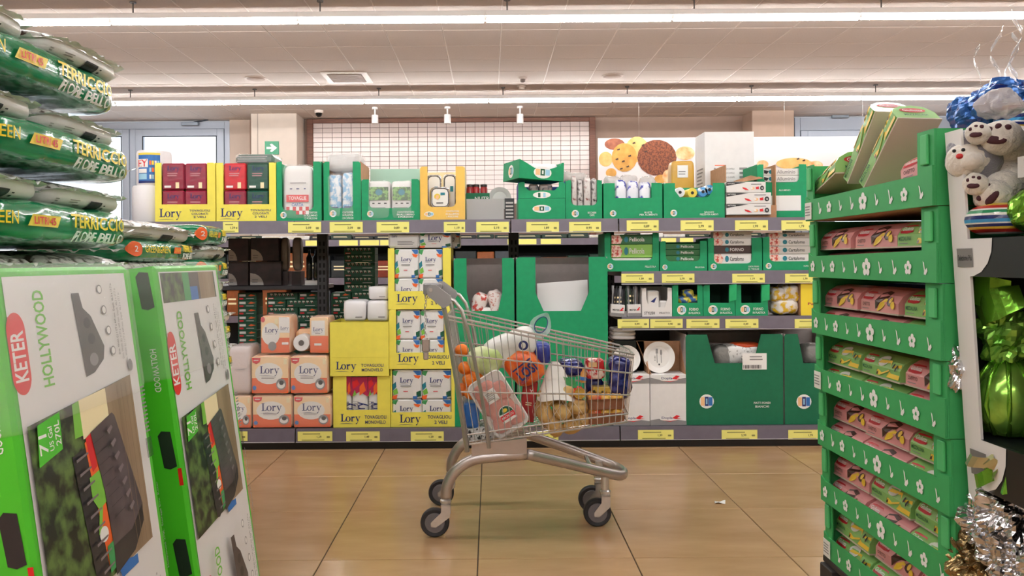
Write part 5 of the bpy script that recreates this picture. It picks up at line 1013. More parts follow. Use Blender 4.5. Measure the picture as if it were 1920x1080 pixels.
    def whitezone(v0, v1):
        h = v1 - v0; c = v0 + h / 2; Y = lambda s: v0 + h * s
        it = [('poly', ellpts(.075, Y(.14) + .025, .055, .03, 12, PI, 2 * PI) + [(.13, Y(.14) + .025)] + ellpts(.075, Y(.62), .055, .03, 12, 0, PI) + [(.02, Y(.62))], KRED), ('text', 'KETER', .075, Y(.42), .036, N['white'], h * .40, 90, .02), ('text', 'HOLLYWOOD', .235, Y(.53), .033, KLIME, h * .80, 90, .02), ('text', '®', .04, Y(.72), .008, KRED),
              ('poly', [(.47, Y(.88)), (.53, Y(.88)), (.545, Y(.74)), (.60, Y(.66)), (.68, Y(.36)), (.66, Y(.24)), (.57, Y(.14)), (.50, Y(.12))], CHEST), ('ell', .58, Y(.26), .035, h * .06, N['grey']), ('ell', .58, Y(.45), .03, h * .05, CHESTD), ('ell', .56, Y(.6), .028, h * .05, CHESTD)]
        for k in range(4): it += [('ell', .70 + .015 * k, Y(.9 - k * .2), .022, h * .045, N['grey']), ('ell', .70 + .015 * k, Y(.9 - k * .2), .016, h * .033, N['white'])]
        for k in range(3): it.append(('text', 'Dim. Width (L) 1177 x 449 mm  Depth  46.3 x 17.7 in', .80 + .03 * k, Y(.6 - .05 * k), .010, N['ink'] if k == 0 else N['grey'], h * .7, 90, 0))
        it.append(('ell', .88, Y(.12), .022, h * .06, N['grey']))
        return it
    it = [('rect', .035, .01, .955, .985, KW)]
    if vt < .95: it += [('rect', .05, vt + .006, .9, .982, FOL), ('rect', .62, vt + .006, .88, .982, DECK), ('rect', .46, vt + .006, .62, .982, CHEST), ('rect', .36, vt + .006, .46, .982, N['leaf']), ('rect', .46, vt + .006, .58, vt + .04, N['blue'])]
    it += whitezone(vw, vt) + photo(vp, vw - .005)
    h2 = vt - vw; it += whitezone(vp - .03 - h2, vp - .03)
    it += [('vbars', .87, vw - .17, .93, vw - .13, 10, N['ink']), ('text', 'Hollywood 270L  Storage box  Keter', .92, vp + .04, .010, N['grey'], .18, 90, 0)]
    it += [('lines', .88, vw - .12, .93, vw - .02, 12, N['grey'])]
    decals(q, fr, it, off=.0008, step=.0002); q.build('print', o)
    f2 = flat_frame((-TH, 0, 0), (1, 0, 0), (0, 0, 1), TH, H)
    its = [('text', 'HOLLYWOOD', .87, .76, .015, N['white'], .10, -90)]
    for v in (.95, .58, .33, .1): its.append(('poly', [(.80, v + .03), (.84, v + .04), (.93, v + .036), (.95, v - .045), (.88, v - .05), (.82, v - .045)], CHESTD))
    its.append(('rect', .95, .49, .99, .53, KRED))
    for one in its:
        q = MB(); q.keepn = True; decals(q, f2, [one], off=.0008); q.build('side_print', o)
    q = MB(); q.soft((-TH / 2, W / 2, H - .15), (TH + .018, W + .02, .32), FILM, .1, .1, 40, 18, .004, 14, seed=int(y0 * 10)); q.build('shrink_wrap', t, smooth=True)
    return t
chest_box('large boxed storage chest leaning on the tall compost pile', 1.43, .525, .975, .77, .415)
chest_box('boxed storage chest leaning beside the low compost pile', 2.115, .485, .905, .665, .355)
# ================================================================ stack of cake trays, right
TG = mat('tray_green', '#36a058', .6, var=.04, vs=20, bump=.03, bs=200); TGL = mat('tray_tab_green', '#4db56c', .6, var=.03, vs=20)
CP = mat('cake_pink', '#e39a98', .35, coat=.3); CG = mat('cake_green', '#8cc06a', .35, coat=.3); CDG = mat('cake_pale', '#dfe8c8', .35, coat=.3); CHOC = mat('cake_choc', '#4a2216', .4, col2='#331409', vs=20); SLICE = mat('cake_slice', '#edc53c', .45); CAKEG = mat('cake_sugar', '#d9d4cc', .5)
KREDC = mat('cake_logo_red', '#c5202c', .4)
Y0S, LT, PT, HT = 1.89, .76, .42, .184
FLW = lambda u, v, r, a: [('ell', u + r * math.cos(q), v + r * a * math.sin(q), r * .62, r * .62 * a, N['white']) for q in (PI / 2, PI * .9, PI * 1.3, PI * 1.7, PI * 2.1)] + [('ell', u, v, r * .3, r * .3 * a, TG)]
BUT = lambda u, v, r, a: [('poly', [(u, v), (u - r * .5, v + r * 1.9 * a), (u - r * .1, v + r * 1.6 * a), (u + r * .25, v + r * .3 * a)], N['white']), ('poly', [(u, v), (u + r * .9, v + r * .7 * a), (u + r * 1.1, v + r * .1 * a), (u + r * .5, v - r * .6 * a), (u - r * .1, v - r * .5 * a)], N['white'])]
def tray(label, X, z, k):
    t = thing('cake_tray', label, 'tray', (X, Y0S + LT, z), (0, 0, -PI / 2), 'green cake trays')     # local x runs toward the camera, local y away from the aisle
    fr = flat_frame((0, 0, 0), (1, 0, 0), (0, 0, 1), LT, .07)
    q = MB(); q.prism([(0, 0), (LT, 0), (LT, .095), (LT - .04, .092), (LT - .055, .078), (.03, .068), (.0, .08)], TG, fr, 0, -.005); o = q.build('front_strip', t)
    a = LT / .07
    for i in range(10):
        u = .05 + i * .098; it = (FLW(u, .5, .015 + .006 * (i % 2), a) if i in (2, 5, 8, 0) else BUT(u, .38, .018 + .003 * (i % 3), a))
        printed('flower_print' if i in (2, 5, 8, 0) else 'butterfly_print', o, fr, it)
    for x0, x1, xt in ((0, .05, .012), (LT - .075, LT, LT - .05)):
        q = MB(); q.box(x0, x1, .0055, .0105, 0, HT - .002, TG); p = q.build('corner_post', t)
        q = MB(); q.box(xt, xt + .03, -.002, .005, HT - .085, HT - .012, TGL, c=.002); q.build('tab', p)
    for x0 in (0, LT - .006):
        q = MB(); q.box(x0, x0 + .006, .011, PT, 0, HT - .002, TG); q.build('end_panel', t)
    q = MB(); q.box(.0065, LT - .0065, PT - .006, PT, 0, HT * .9, TG); q.build('back_panel', t)
    q = MB(); q.box(.0065, LT - .0065, .011, PT - .0065, 0, .006, KRAFT); q.build('bottom_panel', t)
    return t
def cake(kind, L=.235, D=.13, H=.072):
    m = CP if kind == 'pink' else CG
    q = MB(); prof = [(0, 0), (D, 0), (D, H * .55), (D * .85, H * .9), (D * .6, H), (D * .3, H * .93), (D * .1, H * .72), (0, H * .45)]
    q.prism(prof, m, lambda u, v, tt: (tt, u, v), .002, L - .002); o = q.build('cake_box')
    q = MB(); q.box(0, L, -.002, D, -.0005, .0035, mat('cake_board', '#c9b8a6', .7)); q.build('base_board', o)
    f3 = flat_frame((L - .002, 0, 0), (0, 1, 0), (0, 0, 1), D, H); printed('end_label', o, f3, [('ell', .5, .62, .3, .16, KREDC), ('text', 'Giulietta', .5, .62, .14, N['white'], .46), ('text', 'OVETTO' if kind == 'pink' else 'MEZZALUNA', .5, .3, .12, N['dkgreen'], .55)])
    pf = [(0, 0)] + [(0, H * .45), (D * .1, H * .72), (D * .3, H * .93)]
    seg = [math.dist(pf[i], pf[i + 1]) for i in range(3)]; tot = sum(seg)
    def fr(u, v, off=0.0):
        v = min(max(v, 0), tot - 1e-6); i = 0
        while v > seg[i]: v -= seg[i]; i += 1
        a, b = pf[i], pf[i + 1]; k = v / seg[i]; d = Vector((b[0] - a[0], b[1] - a[1])).normalized()
        return (u, a[0] + (b[0] - a[0]) * k - d[1] * off * 1.5, a[1] + (b[1] - a[1]) * k + d[0] * off * 1.5)
    fr.w, fr.h = L, tot
    it = [('poly', [(.03, .50), (.05, .44), (.20, .42), (.30, .46), (.31, .72), (.28, .78), (.12, .78), (.04, .74)], KREDC), ('text', 'Giulietta', .17, .6, .15, N['white'], .22), ('text', 'OVETTO' if kind == 'pink' else 'MEZZALUNA', .17, .27, .12, N['brown'] if kind == 'pink' else N['dkgreen'], .2 if kind == 'pink' else .26), ('lines', .06, .1, .28, .16, 1, N['grey'])]
    if kind == 'pink': it += [('poly', [(.42, .12), (.40, .4), (.46, .72), (.58, .86), (.70, .8), (.68, .55), (.60, .5), (.52, .35)], CHOC), ('poly', [(.46, .08), (.54, .34), (.66, .52), (.72, .46), (.62, .2), (.5, .08)], SLICE), ('ell', .78, .42, .06, .16, CHOC), ('ell', .80, .46, .035, .1, SLICE), ('ell', .87, .3, .05, .12, SLICE)]
    else: it += [('ell', .52, .62, .12, .22, CAKEG), ('poly', [(.42, .1), (.42, .5), (.47, .62), (.72, .66), (.74, .3), (.5, .1)], SLICE), ('poly', [(.42, .1), (.42, .5), (.45, .55), (.46, .12)], CHOC), ('poly', [(.68, .1), (.98, .1), (.98, .6), (.8, .5)], SLICE), ('ell', .82, .5, .018, .1, N['ink']), ('ell', .9, .45, .018, .1, N['ink'])]
    q = MB(); q.keepn = True; decals(q, fr, it, off=.0006, step=.0002); q.build('print', o)
    return o
protoC = {'pink': cake('pink'), 'green': cake('green')}; usedC = set()
def put_cake(kind, loc, rot, lab, group='cake boxes in the green trays'):
    p = protoC[kind]; o = copy_tree(p) if kind in usedC else p; usedC.add(kind)
    o.location = loc; o.rotation_euler = rot; tag(o, lab, 'cake box', group); return o
rows = ['gpp', 'pgg', 'ppg', 'ggp', 'ppg', 'ppg']; rows2 = ['ggp', 'ppg', 'ppg', 'ggp', 'ppg', 'ppg']
tn = ('bottom tray', 'second tray up', 'third tray up', 'fourth tray up', 'fifth tray up', 'sixth tray up', 'top tray')
zs = .166; rc = random.Random(5)
pallet('low dark pallet under the cake tray stack', 1.085, 1.52, 1.90, 2.66, m=mat('dark_plastic', '#2a2624', .6), h=.164)
for i in range(7):
    X = 1.097 - .0088 * i; z = zs + i * HT
    tray('green cake tray with white flower print, ' + tn[i] + ' of the stack', X, z, i)
    if i < 6:
        for lay, zz, rw in (('lower', z + .010, rows2[i]), ('upper', z + .088, rows[i])):
            for j, ch in enumerate(rw):
                y = Y0S + LT - .012 - j * .246
                kd = 'pink' if ch == 'p' else 'green'
                put_cake(kd, (X + .022 + rc.uniform(0, .012) + (.014 if lay == 'upper' else 0), y, zz), (0, 0, -PI / 2 + rc.uniform(-.03, .03)), f'{kd} cake box, {lay} layer of the {tn[i]}, ' + ('at the shelving end', 'in the middle', 'at the toy stand end')[j])
        if i in (3, 4, 5):
            m = MB(); m.box(X + .20, X + .34, Y0S + .1, Y0S + LT - .1, z + .007, z + .165, mat('blue_pack', '#1f3fa0', .3, var=.2, vs=14, coat=.4), c=.006); o = tag(m.build('blue_carton'), 'blue carton at the back of the ' + tn[i], 'box', 'blue cartons behind the cakes')
            printed('print', o, flat_frame((X + .20, Y0S + LT - .1, z + .007), (0, -1, 0), (0, 0, 1), LT - .2, .158), [('ell', .3, .75, .07, .18, N['white']), ('ell', .3, .72, .05, .12, N['red']), ('lines', .42, .66, .6, .8, 1, N['white'])])
# jumbled top tray
Xt = 1.097 - .0088 * 6; zt = zs + 6 * HT
put_cake('green', (Xt + .04, 2.63, zt + .012), (0, 0, -PI / 2), 'green cake box lying flat in the top tray')
put_cake('green', (Xt + .03, 2.66, zt + .088), (0, -.20, -PI / 2 - .1), 'pale green cake box tilted on the flat one in the top tray')
put_cake('green', (Xt + .03, 2.40, zt + .10), (0, -.95, -PI / 2 + .15), 'green cake box standing steeply out of the top tray')
put_cake('green', (Xt + .03, 2.30, zt + .075), (0, -.85, -PI / 2 + .15), 'green cake box leaning beside the steepest one')
put_cake('pink', (Xt + .05, 2.13, zt + .075), (0, -.12, -PI / 2 + .1), 'pink cake box tucked at the toy stand end of the top tray')
for j in range(4): put_cake('green' if j < 3 else 'pink', ((Xt + .18, 2.62 - j * .25, zt + .012) if j < 2 else (Xt + .03, 2.385 - (j - 2) * .245, zt + .012)), (0, 0, -PI / 2), ('green cake box at the back of the top tray, shelving end', 'green cake box at the back of the top tray, middle', 'green cake box flat under the steep ones in the top tray', 'pink cake box flat under the tucked pink one in the top tray')[j])
for j, (i, py) in enumerate(((0, .03), (3, .03), (6, .03))):
    X = 1.097 - .0088 * i; m = MB(); m.box(-.0015, 0, 0, .05, 0, .055, mat('paper_note', '#e8e6e0', .6)); o = m.build('paper_note', loc=(X - .0025, Y0S + LT - .055, zs + i * HT + .004)); tag(o, ('white price note on the bottom cake tray', 'white price note on the fourth cake tray up', 'white price note on the top cake tray')[j], 'note')
    printed('print', o, flat_frame((-.0015, .05, 0), (0, -1, 0), (0, 0, 1), .05, .055), [('lines', .1, .2, .9, .85, 4, N['grey'])])

# ================================================================ white promotion stand with toys and eggs
SW = mat('stand_white', '#e6e4e2', .45, coat=.15); SB = mat('stand_black', '#15171a', .35)
TILT = -math.radians(3.4)
YA, YB, SX, SD = 1.872, 1.05, 1.145, .5
st = thing('promotion_stand', 'white and black cardboard promotion stand with cut-out windows', 'display stand', (SX + .005, YA, 0), (0, TILT, 0))
# local: y = -(distance toward camera), x = away from the aisle
LY = YA - YB; PWD = .062
zb1, zt1, zb2, zt2, zb3 = 1.19, 1.62, .735, 1.105, .18
q = MB(); q.box(0, .006, -PWD, 0, 0, 1.44, SW); q.build('post', st)
q = MB(); q.box(0, .006, -LY, -LY + PWD, 0, 1.66, SW); q.build('post', st)
for a, b in ((1.105, 1.19), (.62, .735), (0, .18)):
    q = MB(); q.box(0, .006, -LY + PWD, -PWD, a, b, SB); bo = q.build('cross_band', st)
    if a > .1 and a < 1.5:
        h = b - a; R = min(h * 1.0, .1)
        fr = flat_frame((0, -PWD, a), (0, -1, 0), (0, 0, 1), LY - 2 * PWD, h)
        q = MB(); q.keepn = True; q.poly([fr(u, v, .0012) for u, v in [(0, 0), (0, h)] + [(.09 * math.cos(w) * 1.0, h * (1 - 1.0 * math.sin(w))) for w in (0, .35, .7, 1.05, 1.4, PI / 2)]], SW); q.build('corner_print', bo)
        q = MB(); q.keepn = True; f2 = flat_frame((-.001, -.02, a + h * .25), (0, -1, 0), (0, 0, 1), .06, h * .5); decals(q, f2, [('rect', 0, 0, 1, 1, mat('sticker_grey', '#7e7a78', .4)), ('text', 'Selezione Più', .5, .5, .3, N['ink'], .85)]); q.build('sticker', bo)
q = MB(); q.box(.007, SD, -.006, 0, 0, 1.19, SW); q.build('end_panel', st)
q = MB(); q.box(.007, SD, -LY, -LY + .006, 0, 1.66, SW); q.build('end_panel', st)
q = MB(); q.box(SD, SD + .006, -LY, 0, 0, 1.66, SB); q.build('back_panel', st)
for z in (.18, .735, 1.19):
    q = MB(); q.box(.007, SD - .001, -LY + .0065, -.0065, z - .006, z, SB); q.build('shelf', st)
q = MB(); q.box(.012, SD - .001, -.012, -.0065, .19, 1.1, SB); q.build('lining', st)
q = MB(); q.box(.012, SD - .001, -.315, -.309, 1.195, 1.62, SB); q.build('divider', st)
def at(px, py, X): d = X * F / (px - CX - ROLL * (py - CY)); return Vector(P(px, py, d))
def crumple(name, label, cat, c, sz, m, e=.8, amp=.02, ns=14, seed=0, n=(44, 28), R=None, smooth=False, group=None):
    q = MB(); q.soft((0, 0, 0), sz, m, e, e, n[0], n[1], amp, ns, seed, R); o = q.build(name, smooth=smooth, loc=tuple(c)); return tag(o, label, cat, group)
SILV = mat('silver_foil', '#d4d4d6', .16, metal=1.0, bump=.5, bs=20); GFOIL = mat('green_foil', '#7fbf3c', .18, metal=.75, bump=.35, bs=14); GFOIL2 = mat('deep_green_foil', '#5da33a', .2, metal=.7, bump=.4, bs=14, col2='#9fd35a', vs=10)
BFOIL = mat('blue_dotted_foil', '#0d2670', .25, metal=.4, col2='#3a6fb8', vs=30, lo=.56, hi=.62, coat=.4, bump=.3, bs=20)
PLW = mat('white_plush', '#ece4d8', .95, bump=.9, bs=90, sheen=.6); PLG = mat('grey_plush', '#8d8a92', .95, bump=.9, bs=90, sheen=.6); PAD = mat('dark_pad', '#4a1f28', .7); PADR = mat('red_nose', '#c9302f', .6)
def plush_blob(q, c, sz, m, R=None, seed=0): q.soft(tuple(c), sz, m, .95, .95, 26, 16, .0035, 40, seed, R)
def pads(parent, c, nrm, up, r, name='paw_pad'):
    n = Vector(nrm).normalized(); u = (Vector(up) - n * Vector(up).dot(n)).normalized(); s = u.cross(n)
    for k, (a, b, rx, ry) in enumerate(((-.42, .28, .17, .17), (-.02, .46, .16, .17), (.40, .42, .17, .17), (-.02, -.25, .5, .24))):
        q = MB(); p = Vector(c) + s * (a * r) + u * (b * r) + n * (r * (.93 - .35 * (a * a + b * b)))
        M = Matrix((s, u, n)).transposed(); q.soft(tuple(p), (2 * rx * r, 2 * ry * r, .3 * r), PAD, .9, .9, 16, 8, R=M); q.build(name, parent, smooth=True)
# big white plush
body = at(1872, 306, 1.19); f1 = at(1877, 258, 1.14); f2 = at(1862, 366, 1.13); root = Vector((body.x, body.y, 1.191 + .02))
t = thing('plush_toy', 'large white plush toy with dark paw pads facing the aisle', 'plush toy', root)
q = MB(); r0 = root
plush_blob(q, body - r0, (.13, .13, .125), PLW); plush_blob(q, f1 - r0, (.085, .085, .078), PLW, seed=2); plush_blob(q, (f1 + body) / 2 + Vector((.02, 0, .02)) - r0, (.1, .1, .1), PLW)
for k in range(4): c = f2.lerp(body + Vector((.03, -.02, -.02)), k / 3.2); plush_blob(q, c - r0, (.078 + .006 * k, .078 + .006 * k, .07 + .008 * k), PLW, seed=k)
plush_blob(q, body + Vector((.06, .02, .04)) - r0, (.11, .11, .11), PLW)
q.build('body', t, smooth=True)
vn = Vector((-.85, -.9, .05))
pads(t, f1 - r0, vn, (0.2, 0, 1), .042); pads(t, f2 - r0, vn + Vector((0, .1, -.1)), (-.6, .3, .5), .038)
q = MB(); tgp = at(1908, 312, 1.14) - r0; q.box(tgp.x, tgp.x + .001, tgp.y - .02, tgp.y, tgp.z - .025, tgp.z + .02, N['white']); q.build('care_tag', t)
# small hooded plush
hd = at(1817, 300, 1.095); root = Vector((hd.x, hd.y, 1.192)); r0 = root
t = thing('plush_toy', 'smaller plush toy in a grey hood beside the large white one', 'plush toy', root)
q = MB(); plush_blob(q, hd - r0, (.095, .085, .085), PLW); plush_blob(q, hd + Vector((-.012, -.03, -.006)) - r0, (.05, .05, .042), PLW, seed=4); q.build('head', t, smooth=True)
q = MB(); plush_blob(q, hd + Vector((.022, .016, .006)) - r0, (.118, .112, .135), PLG); bd = at(1838, 325, 1.15); plush_blob(q, bd - r0, (.09, .09, .1), PLG, seed=1); q.build('hooded_body', t, smooth=True)
n0 = at(1799, 293, 1.03); q = MB(); q.soft(tuple(n0 - r0), (.014, .014, .012), PADR, .9, .9, 14, 8); q.build('nose', t, smooth=True)
for px, py in ((1789, 283), (1806, 281)):
    q = MB(); q.soft(tuple(at(px, py, 1.037) - r0), (.008, .008, .008), BLK, .9, .9, 12, 8); q.build('eye', t, smooth=True)
for px, py, r in ((1835, 250, .026), (1830, 345, .026)):
    c = at(px, py, 1.09); q = MB(); plush_blob(q, c - r0, (r * 2, r * 2, r * 1.9), PLW); q.build('paw', t, smooth=True); pads(t, c - r0, vn, (0, 0, 1), r * .98)
# striped gift wrap, foils behind and above
STRP = mat('striped_wrap', '#ffffff', .3, coat=.3); nt = STRP.node_tree; b_ = nt.nodes['Principled BSDF']; tc = nt.nodes.new('ShaderNodeTexCoord'); sx = nt.nodes.new('ShaderNodeSeparateXYZ'); mm_ = nt.nodes.new('ShaderNodeMath'); mm_.operation = 'MULTIPLY'; mm_.inputs[1].default_value = 19.0; fr_ = nt.nodes.new('ShaderNodeMath'); fr_.operation = 'FRACT'; cr = nt.nodes.new('ShaderNodeValToRGB'); cr.color_ramp.interpolation = 'CONSTANT'
nt.links.new(tc.outputs['Object'], sx.inputs[0]); nt.links.new(sx.outputs['Z'], mm_.inputs[0]); nt.links.new(mm_.outputs[0], fr_.inputs[0]); nt.links.new(fr_.outputs[0], cr.inputs[0]); nt.links.new(cr.outputs[0], b_.inputs['Base Color'])
els = cr.color_ramp.elements; els[0].color = (*srgb('#1b2a6b'), 1); els[1].position = .15; els[1].color = (*srgb('#e9e6e0'), 1)
for p, c in ((.25, '#2a8a5a'), (.38, '#e9e6e0'), (.45, '#c8302a'), (.58, '#e9c545'), (.68, '#1b2a6b'), (.8, '#e9e6e0'), (.86, '#3f9ad0')): e = els.new(p); e.color = (*srgb(c), 1)
c = at(1875, 425, 1.135); crumple('wrapped_egg', 'striped multicolour wrapped egg under the plush toys', 'easter egg', (c.x, c.y, 1.192 + .038), (.13, .13, .074), STRP, .9, .006, 16, 3, (30, 16))
c = at(1915, 430, 1.17); crumple('wrapped_egg', 'leaf green foil wrapped egg beside the striped one', 'easter egg', (c.x, c.y - .06, 1.192 + .055), (.11, .11, .105), GFOIL, .9, .010, 26, 5, (44, 28))
for k, (px, py, X, s, m, lab) in enumerate(((1835, 215, 1.2, (.13, .12, .09), BFOIL, 'blue foil wrapped egg behind the hooded plush'), (1885, 195, 1.22, (.14, .14, .11), BFOIL, 'blue dotted foil wrap above the large plush'), (1880, 200, 1.17, (.09, .09, .06), mat('clear_label', '#d9d0cc', .2, alpha=.7, bump=.5, bs=20), 'clear crumpled wrap on the blue dotted foil'), (1905, 225, 1.2, (.08, .08, .07), STRP, 'striped wrap piece above the large plush'))):
    c = at(px, py, X); crumple('foil_wrap', lab, 'gift wrap', c, s, m, .8, .02, 22, k + 1)
for k, (px, py) in enumerate(((1835, 165), (1868, 135), (1897, 150), (1905, 105))):
    c = at(px, py, 1.25); q = MB()
    q.grid(lambda a, b: ((a - .5) * .03 + .01 * math.sin(b * 7 + k), (a - .5) * .05 + .012 * math.sin(b * 9 + k * 2), b * .16 - .05 + .01 * mnoise.noise(Vector((a * 4, b * 6, k)))), 5, 9, mat('cellophane', '#f2f2f4', .08, alpha=.45, bump=.3, bs=20)); o = q.build('cellophane_frill', loc=tuple(c)); tag(o, ('cellophane frill sticking up behind the hooded plush', 'tall cellophane frill above the blue dotted foil', 'cellophane frill beside the tallest one', 'cellophane frill at the stand top corner')[k], 'gift wrap')
# green foil egg in the middle window
c = at(1890, 770, 1.18)
t = thing('wrapped_egg', 'large green foil easter egg with a bow in the middle window', 'easter egg', (c.x, c.y, .737))
q = MB(); q.lathe([(.02, 0), (.04, .008), (.06, .04), (.067, .075), (.064, .11), (.052, .14), (.034, .165), (.02, .18)], GFOIL2, 28); q.build('egg', t, smooth=.7)
for k in range(9):
    an = 2 * PI * k / 9; q = MB(); q.tube([(.042 * math.cos(an), .042 * math.sin(an), .008), (.068 * math.cos(an), .068 * math.sin(an), .075), (.053 * math.cos(an), .053 * math.sin(an), .14), (.024 * math.cos(an), .024 * math.sin(an), .18)], .006, GFOIL, 5); q.build('fold', t, smooth=True)
q = MB(); q.soft((-.005, 0, .235), (.10, .12, .14), GFOIL2, .9, .9, 40, 26, .026, 26, 2); q.build('gathered_wrap', t)
for k, (dx, dy, dz, rx) in enumerate(((-.035, .04, .29, .6), (-.035, -.03, .30, -.5), (-.04, .01, .335, .1))):
    q = MB(); q.grid(lambda a, b: (-.02 * math.sin(a * PI), (a - .5) * .11, (b - .5) * .075 * (1 - .6 * abs(a - .5))), 6, 3, GFOIL); q.xf(Matrix.Translation((dx, dy, dz)) @ Matrix.Rotation(rx, 4, 'X') @ Matrix.Rotation(.4, 4, 'Z')); q.build('bow_loop', t)
q = MB(); q.soft((-.02, .045, .335), (.05, .07, .08), SILV, .9, .9, 14, 10, .025, 20, 4); q.build('silver_frill', t)
# silver frill poking through
c = at(1795, 690, 1.105); crumple('silver_wrap', 'silver foil wrap end poking out past the stand post', 'gift wrap', c, (.05, .07, .11), SILV, .9, .018, 34, 6, (40, 26))
c = at(1782, 668, 1.09); q = MB(); q.add([(0, 0, .04), (-.008, .035, -.005), (-.006, .0, -.055), (.004, -.03, .01), (0, 0, .04)], [(0, 1, 2, 3)], SILV); q.add([(.002, 0, .04), (-.006, .035, -.005), (-.004, .0, -.055), (.006, -.03, .01)], [(3, 2, 1, 0)], SILV); o = q.build('foil_corner', loc=tuple(c)); tag(o, 'flat silver foil corner beside the poking wrap end', 'gift wrap')
# lowest window
for k, (px, py, X, s, m, lab) in enumerate(((1855, 985, 1.15, (.12, .15, .15), SILV, 'silver foil wrapped bundle in the lowest window'), (1900, 960, 1.17, (.12, .14, .14), SILV, 'silver foil bundle beside the stand front in the lowest window'), (1835, 1050, 1.13, (.10, .12, .12), mat('bronze_foil', '#b59a6a', .2, metal=.9, bump=.6, bs=24, col2='#4a3f2a', vs=16), 'bronze patterned foil bundle low in the stand'), (1900, 1050, 1.16, (.13, .15, .14), SILV, 'crumpled silver foil at the bottom of the lowest window'))):
    c = at(px, py, X); crumple('foil_bundle', lab, 'gift wrap', c, s, m, .9, .030, 30, k + 11, (56, 36))
for k, (px, py, w, h, ro) in enumerate(((1842, 872, .07, .03, .5), (1858, 895, .08, .03, -.2), (1876, 880, .07, .035, .9), (1908, 900, .06, .07, .2))):
    c = at(px, py, 1.095 + .01 * k); q = MB(); q.grid(lambda a, b: (.01 * math.sin(a * 6), (a - .5) * w, (b - .5) * h + .01 * math.sin(a * 5)), 6, 3, GFOIL if k % 2 else mat('pale_gold_foil', '#c9c49a', .2, metal=.8)); o = q.build('foil_ribbon', loc=tuple(c), rot=(ro, 0, .3)); tag(o, ('pale gold ribbon over the silver foil', 'green ribbon over the silver foil', 'pale gold ribbon loop beside the green one', 'upright green ribbon at the lowest window')[k], 'ribbon')
# ================================================================ shopping cart
STEEL = mat('cart_steel', '#d3d1d0', .25, metal=.7, var=.06, vs=30); STEELP = mat('cart_frame', '#bdb5b2', .3, metal=.75, var=.05, vs=14); RUB = mat('wheel_rubber', '#2e2d31', .6); HUBM = mat('wheel_hub', '#6f6a6e', .5); PLG2 = mat('grey_plastic', '#9a9899', .45)
CR = Vector((.15, 3.55, 0)); YM = 3.55
cart = thing('shopping_cart', 'steel wire shopping cart loaded with groceries on the tiled floor', 'shopping cart', CR)
TR = Matrix.Translation(-CR)
def cpart(name, mb, parent=cart, smooth=.7, stuff=False):
    mb.xf(TR); o = mb.build(name, parent, smooth=smooth)
    if stuff: o['kind'] = 'stuff'
    return o
def lerp(a, b, t): return tuple(a[i] + (b[i] - a[i]) * t for i in range(3))
B0, T0, B1, T1 = (-.094, 3.31, .388), (-.175, 3.292, .921), (.572, 3.385, .462), (.60, 3.365, .749)
def mir(p): return (p[0], 2 * YM - p[1], p[2])
def S_(t, s): return lerp(lerp(B0, B1, t), lerp(T0, T1, t), s)
NW = 26
for nm, fn in (('basket_side', lambda p: p), ('basket_side', mir)):
    q = MB()
    for (a, b, r) in (((0, 1), (1, 1), .0045), ((0, .972), (1, .945), .0040), ((0, .70), (1, .72), .0036), ((0, .41), (1, .40), .0036), ((0, .075), (1, .12), .0036), ((0, .0), (1, .0), .0042)):
        q.tube([fn(S_(a[0] + (b[0] - a[0]) * k / 4, a[1] + (b[1] - a[1]) * k / 4)) for k in range(5)], r, STEEL, 6)
    o = cpart(nm, q)
    q = MB()
    for i in range(NW + 1):
        t = i / NW; q.tube([fn(S_(t, 0)), fn(S_(t, .5)), fn(S_(t, 1))], .0019, STEEL, 5)
    cpart('side_wires', q, o, stuff=True)
q = MB()
for s in (0, .12, .4, .72, 1): q.tube([S_(1, s), (S_(1, s)[0] + .012, YM, S_(1, s)[2]), mir(S_(1, s))], .0038, STEEL, 6)
o = cpart('basket_front', q); q = MB()
for k in range(1, 12):
    f = k / 12; q.tube([lerp(S_(1, 0), mir(S_(1, 0)), f), lerp(S_(1, 1), mir(S_(1, 1)), f)], .0019, STEEL, 5)
cpart('front_wires', q, o, stuff=True)
q = MB()
for k in range(1, 9): q.tube([lerp(S_(0, 0), mir(S_(0, 0)), k / 9), lerp(S_(1, 0), mir(S_(1, 0)), k / 9)], .0019, STEEL, 5)
for k in range(NW + 1): q.tube([S_(k / NW, 0), mir(S_(k / NW, 0))], .0019, STEEL, 5)
cpart('basket_floor', q, stuff=True)
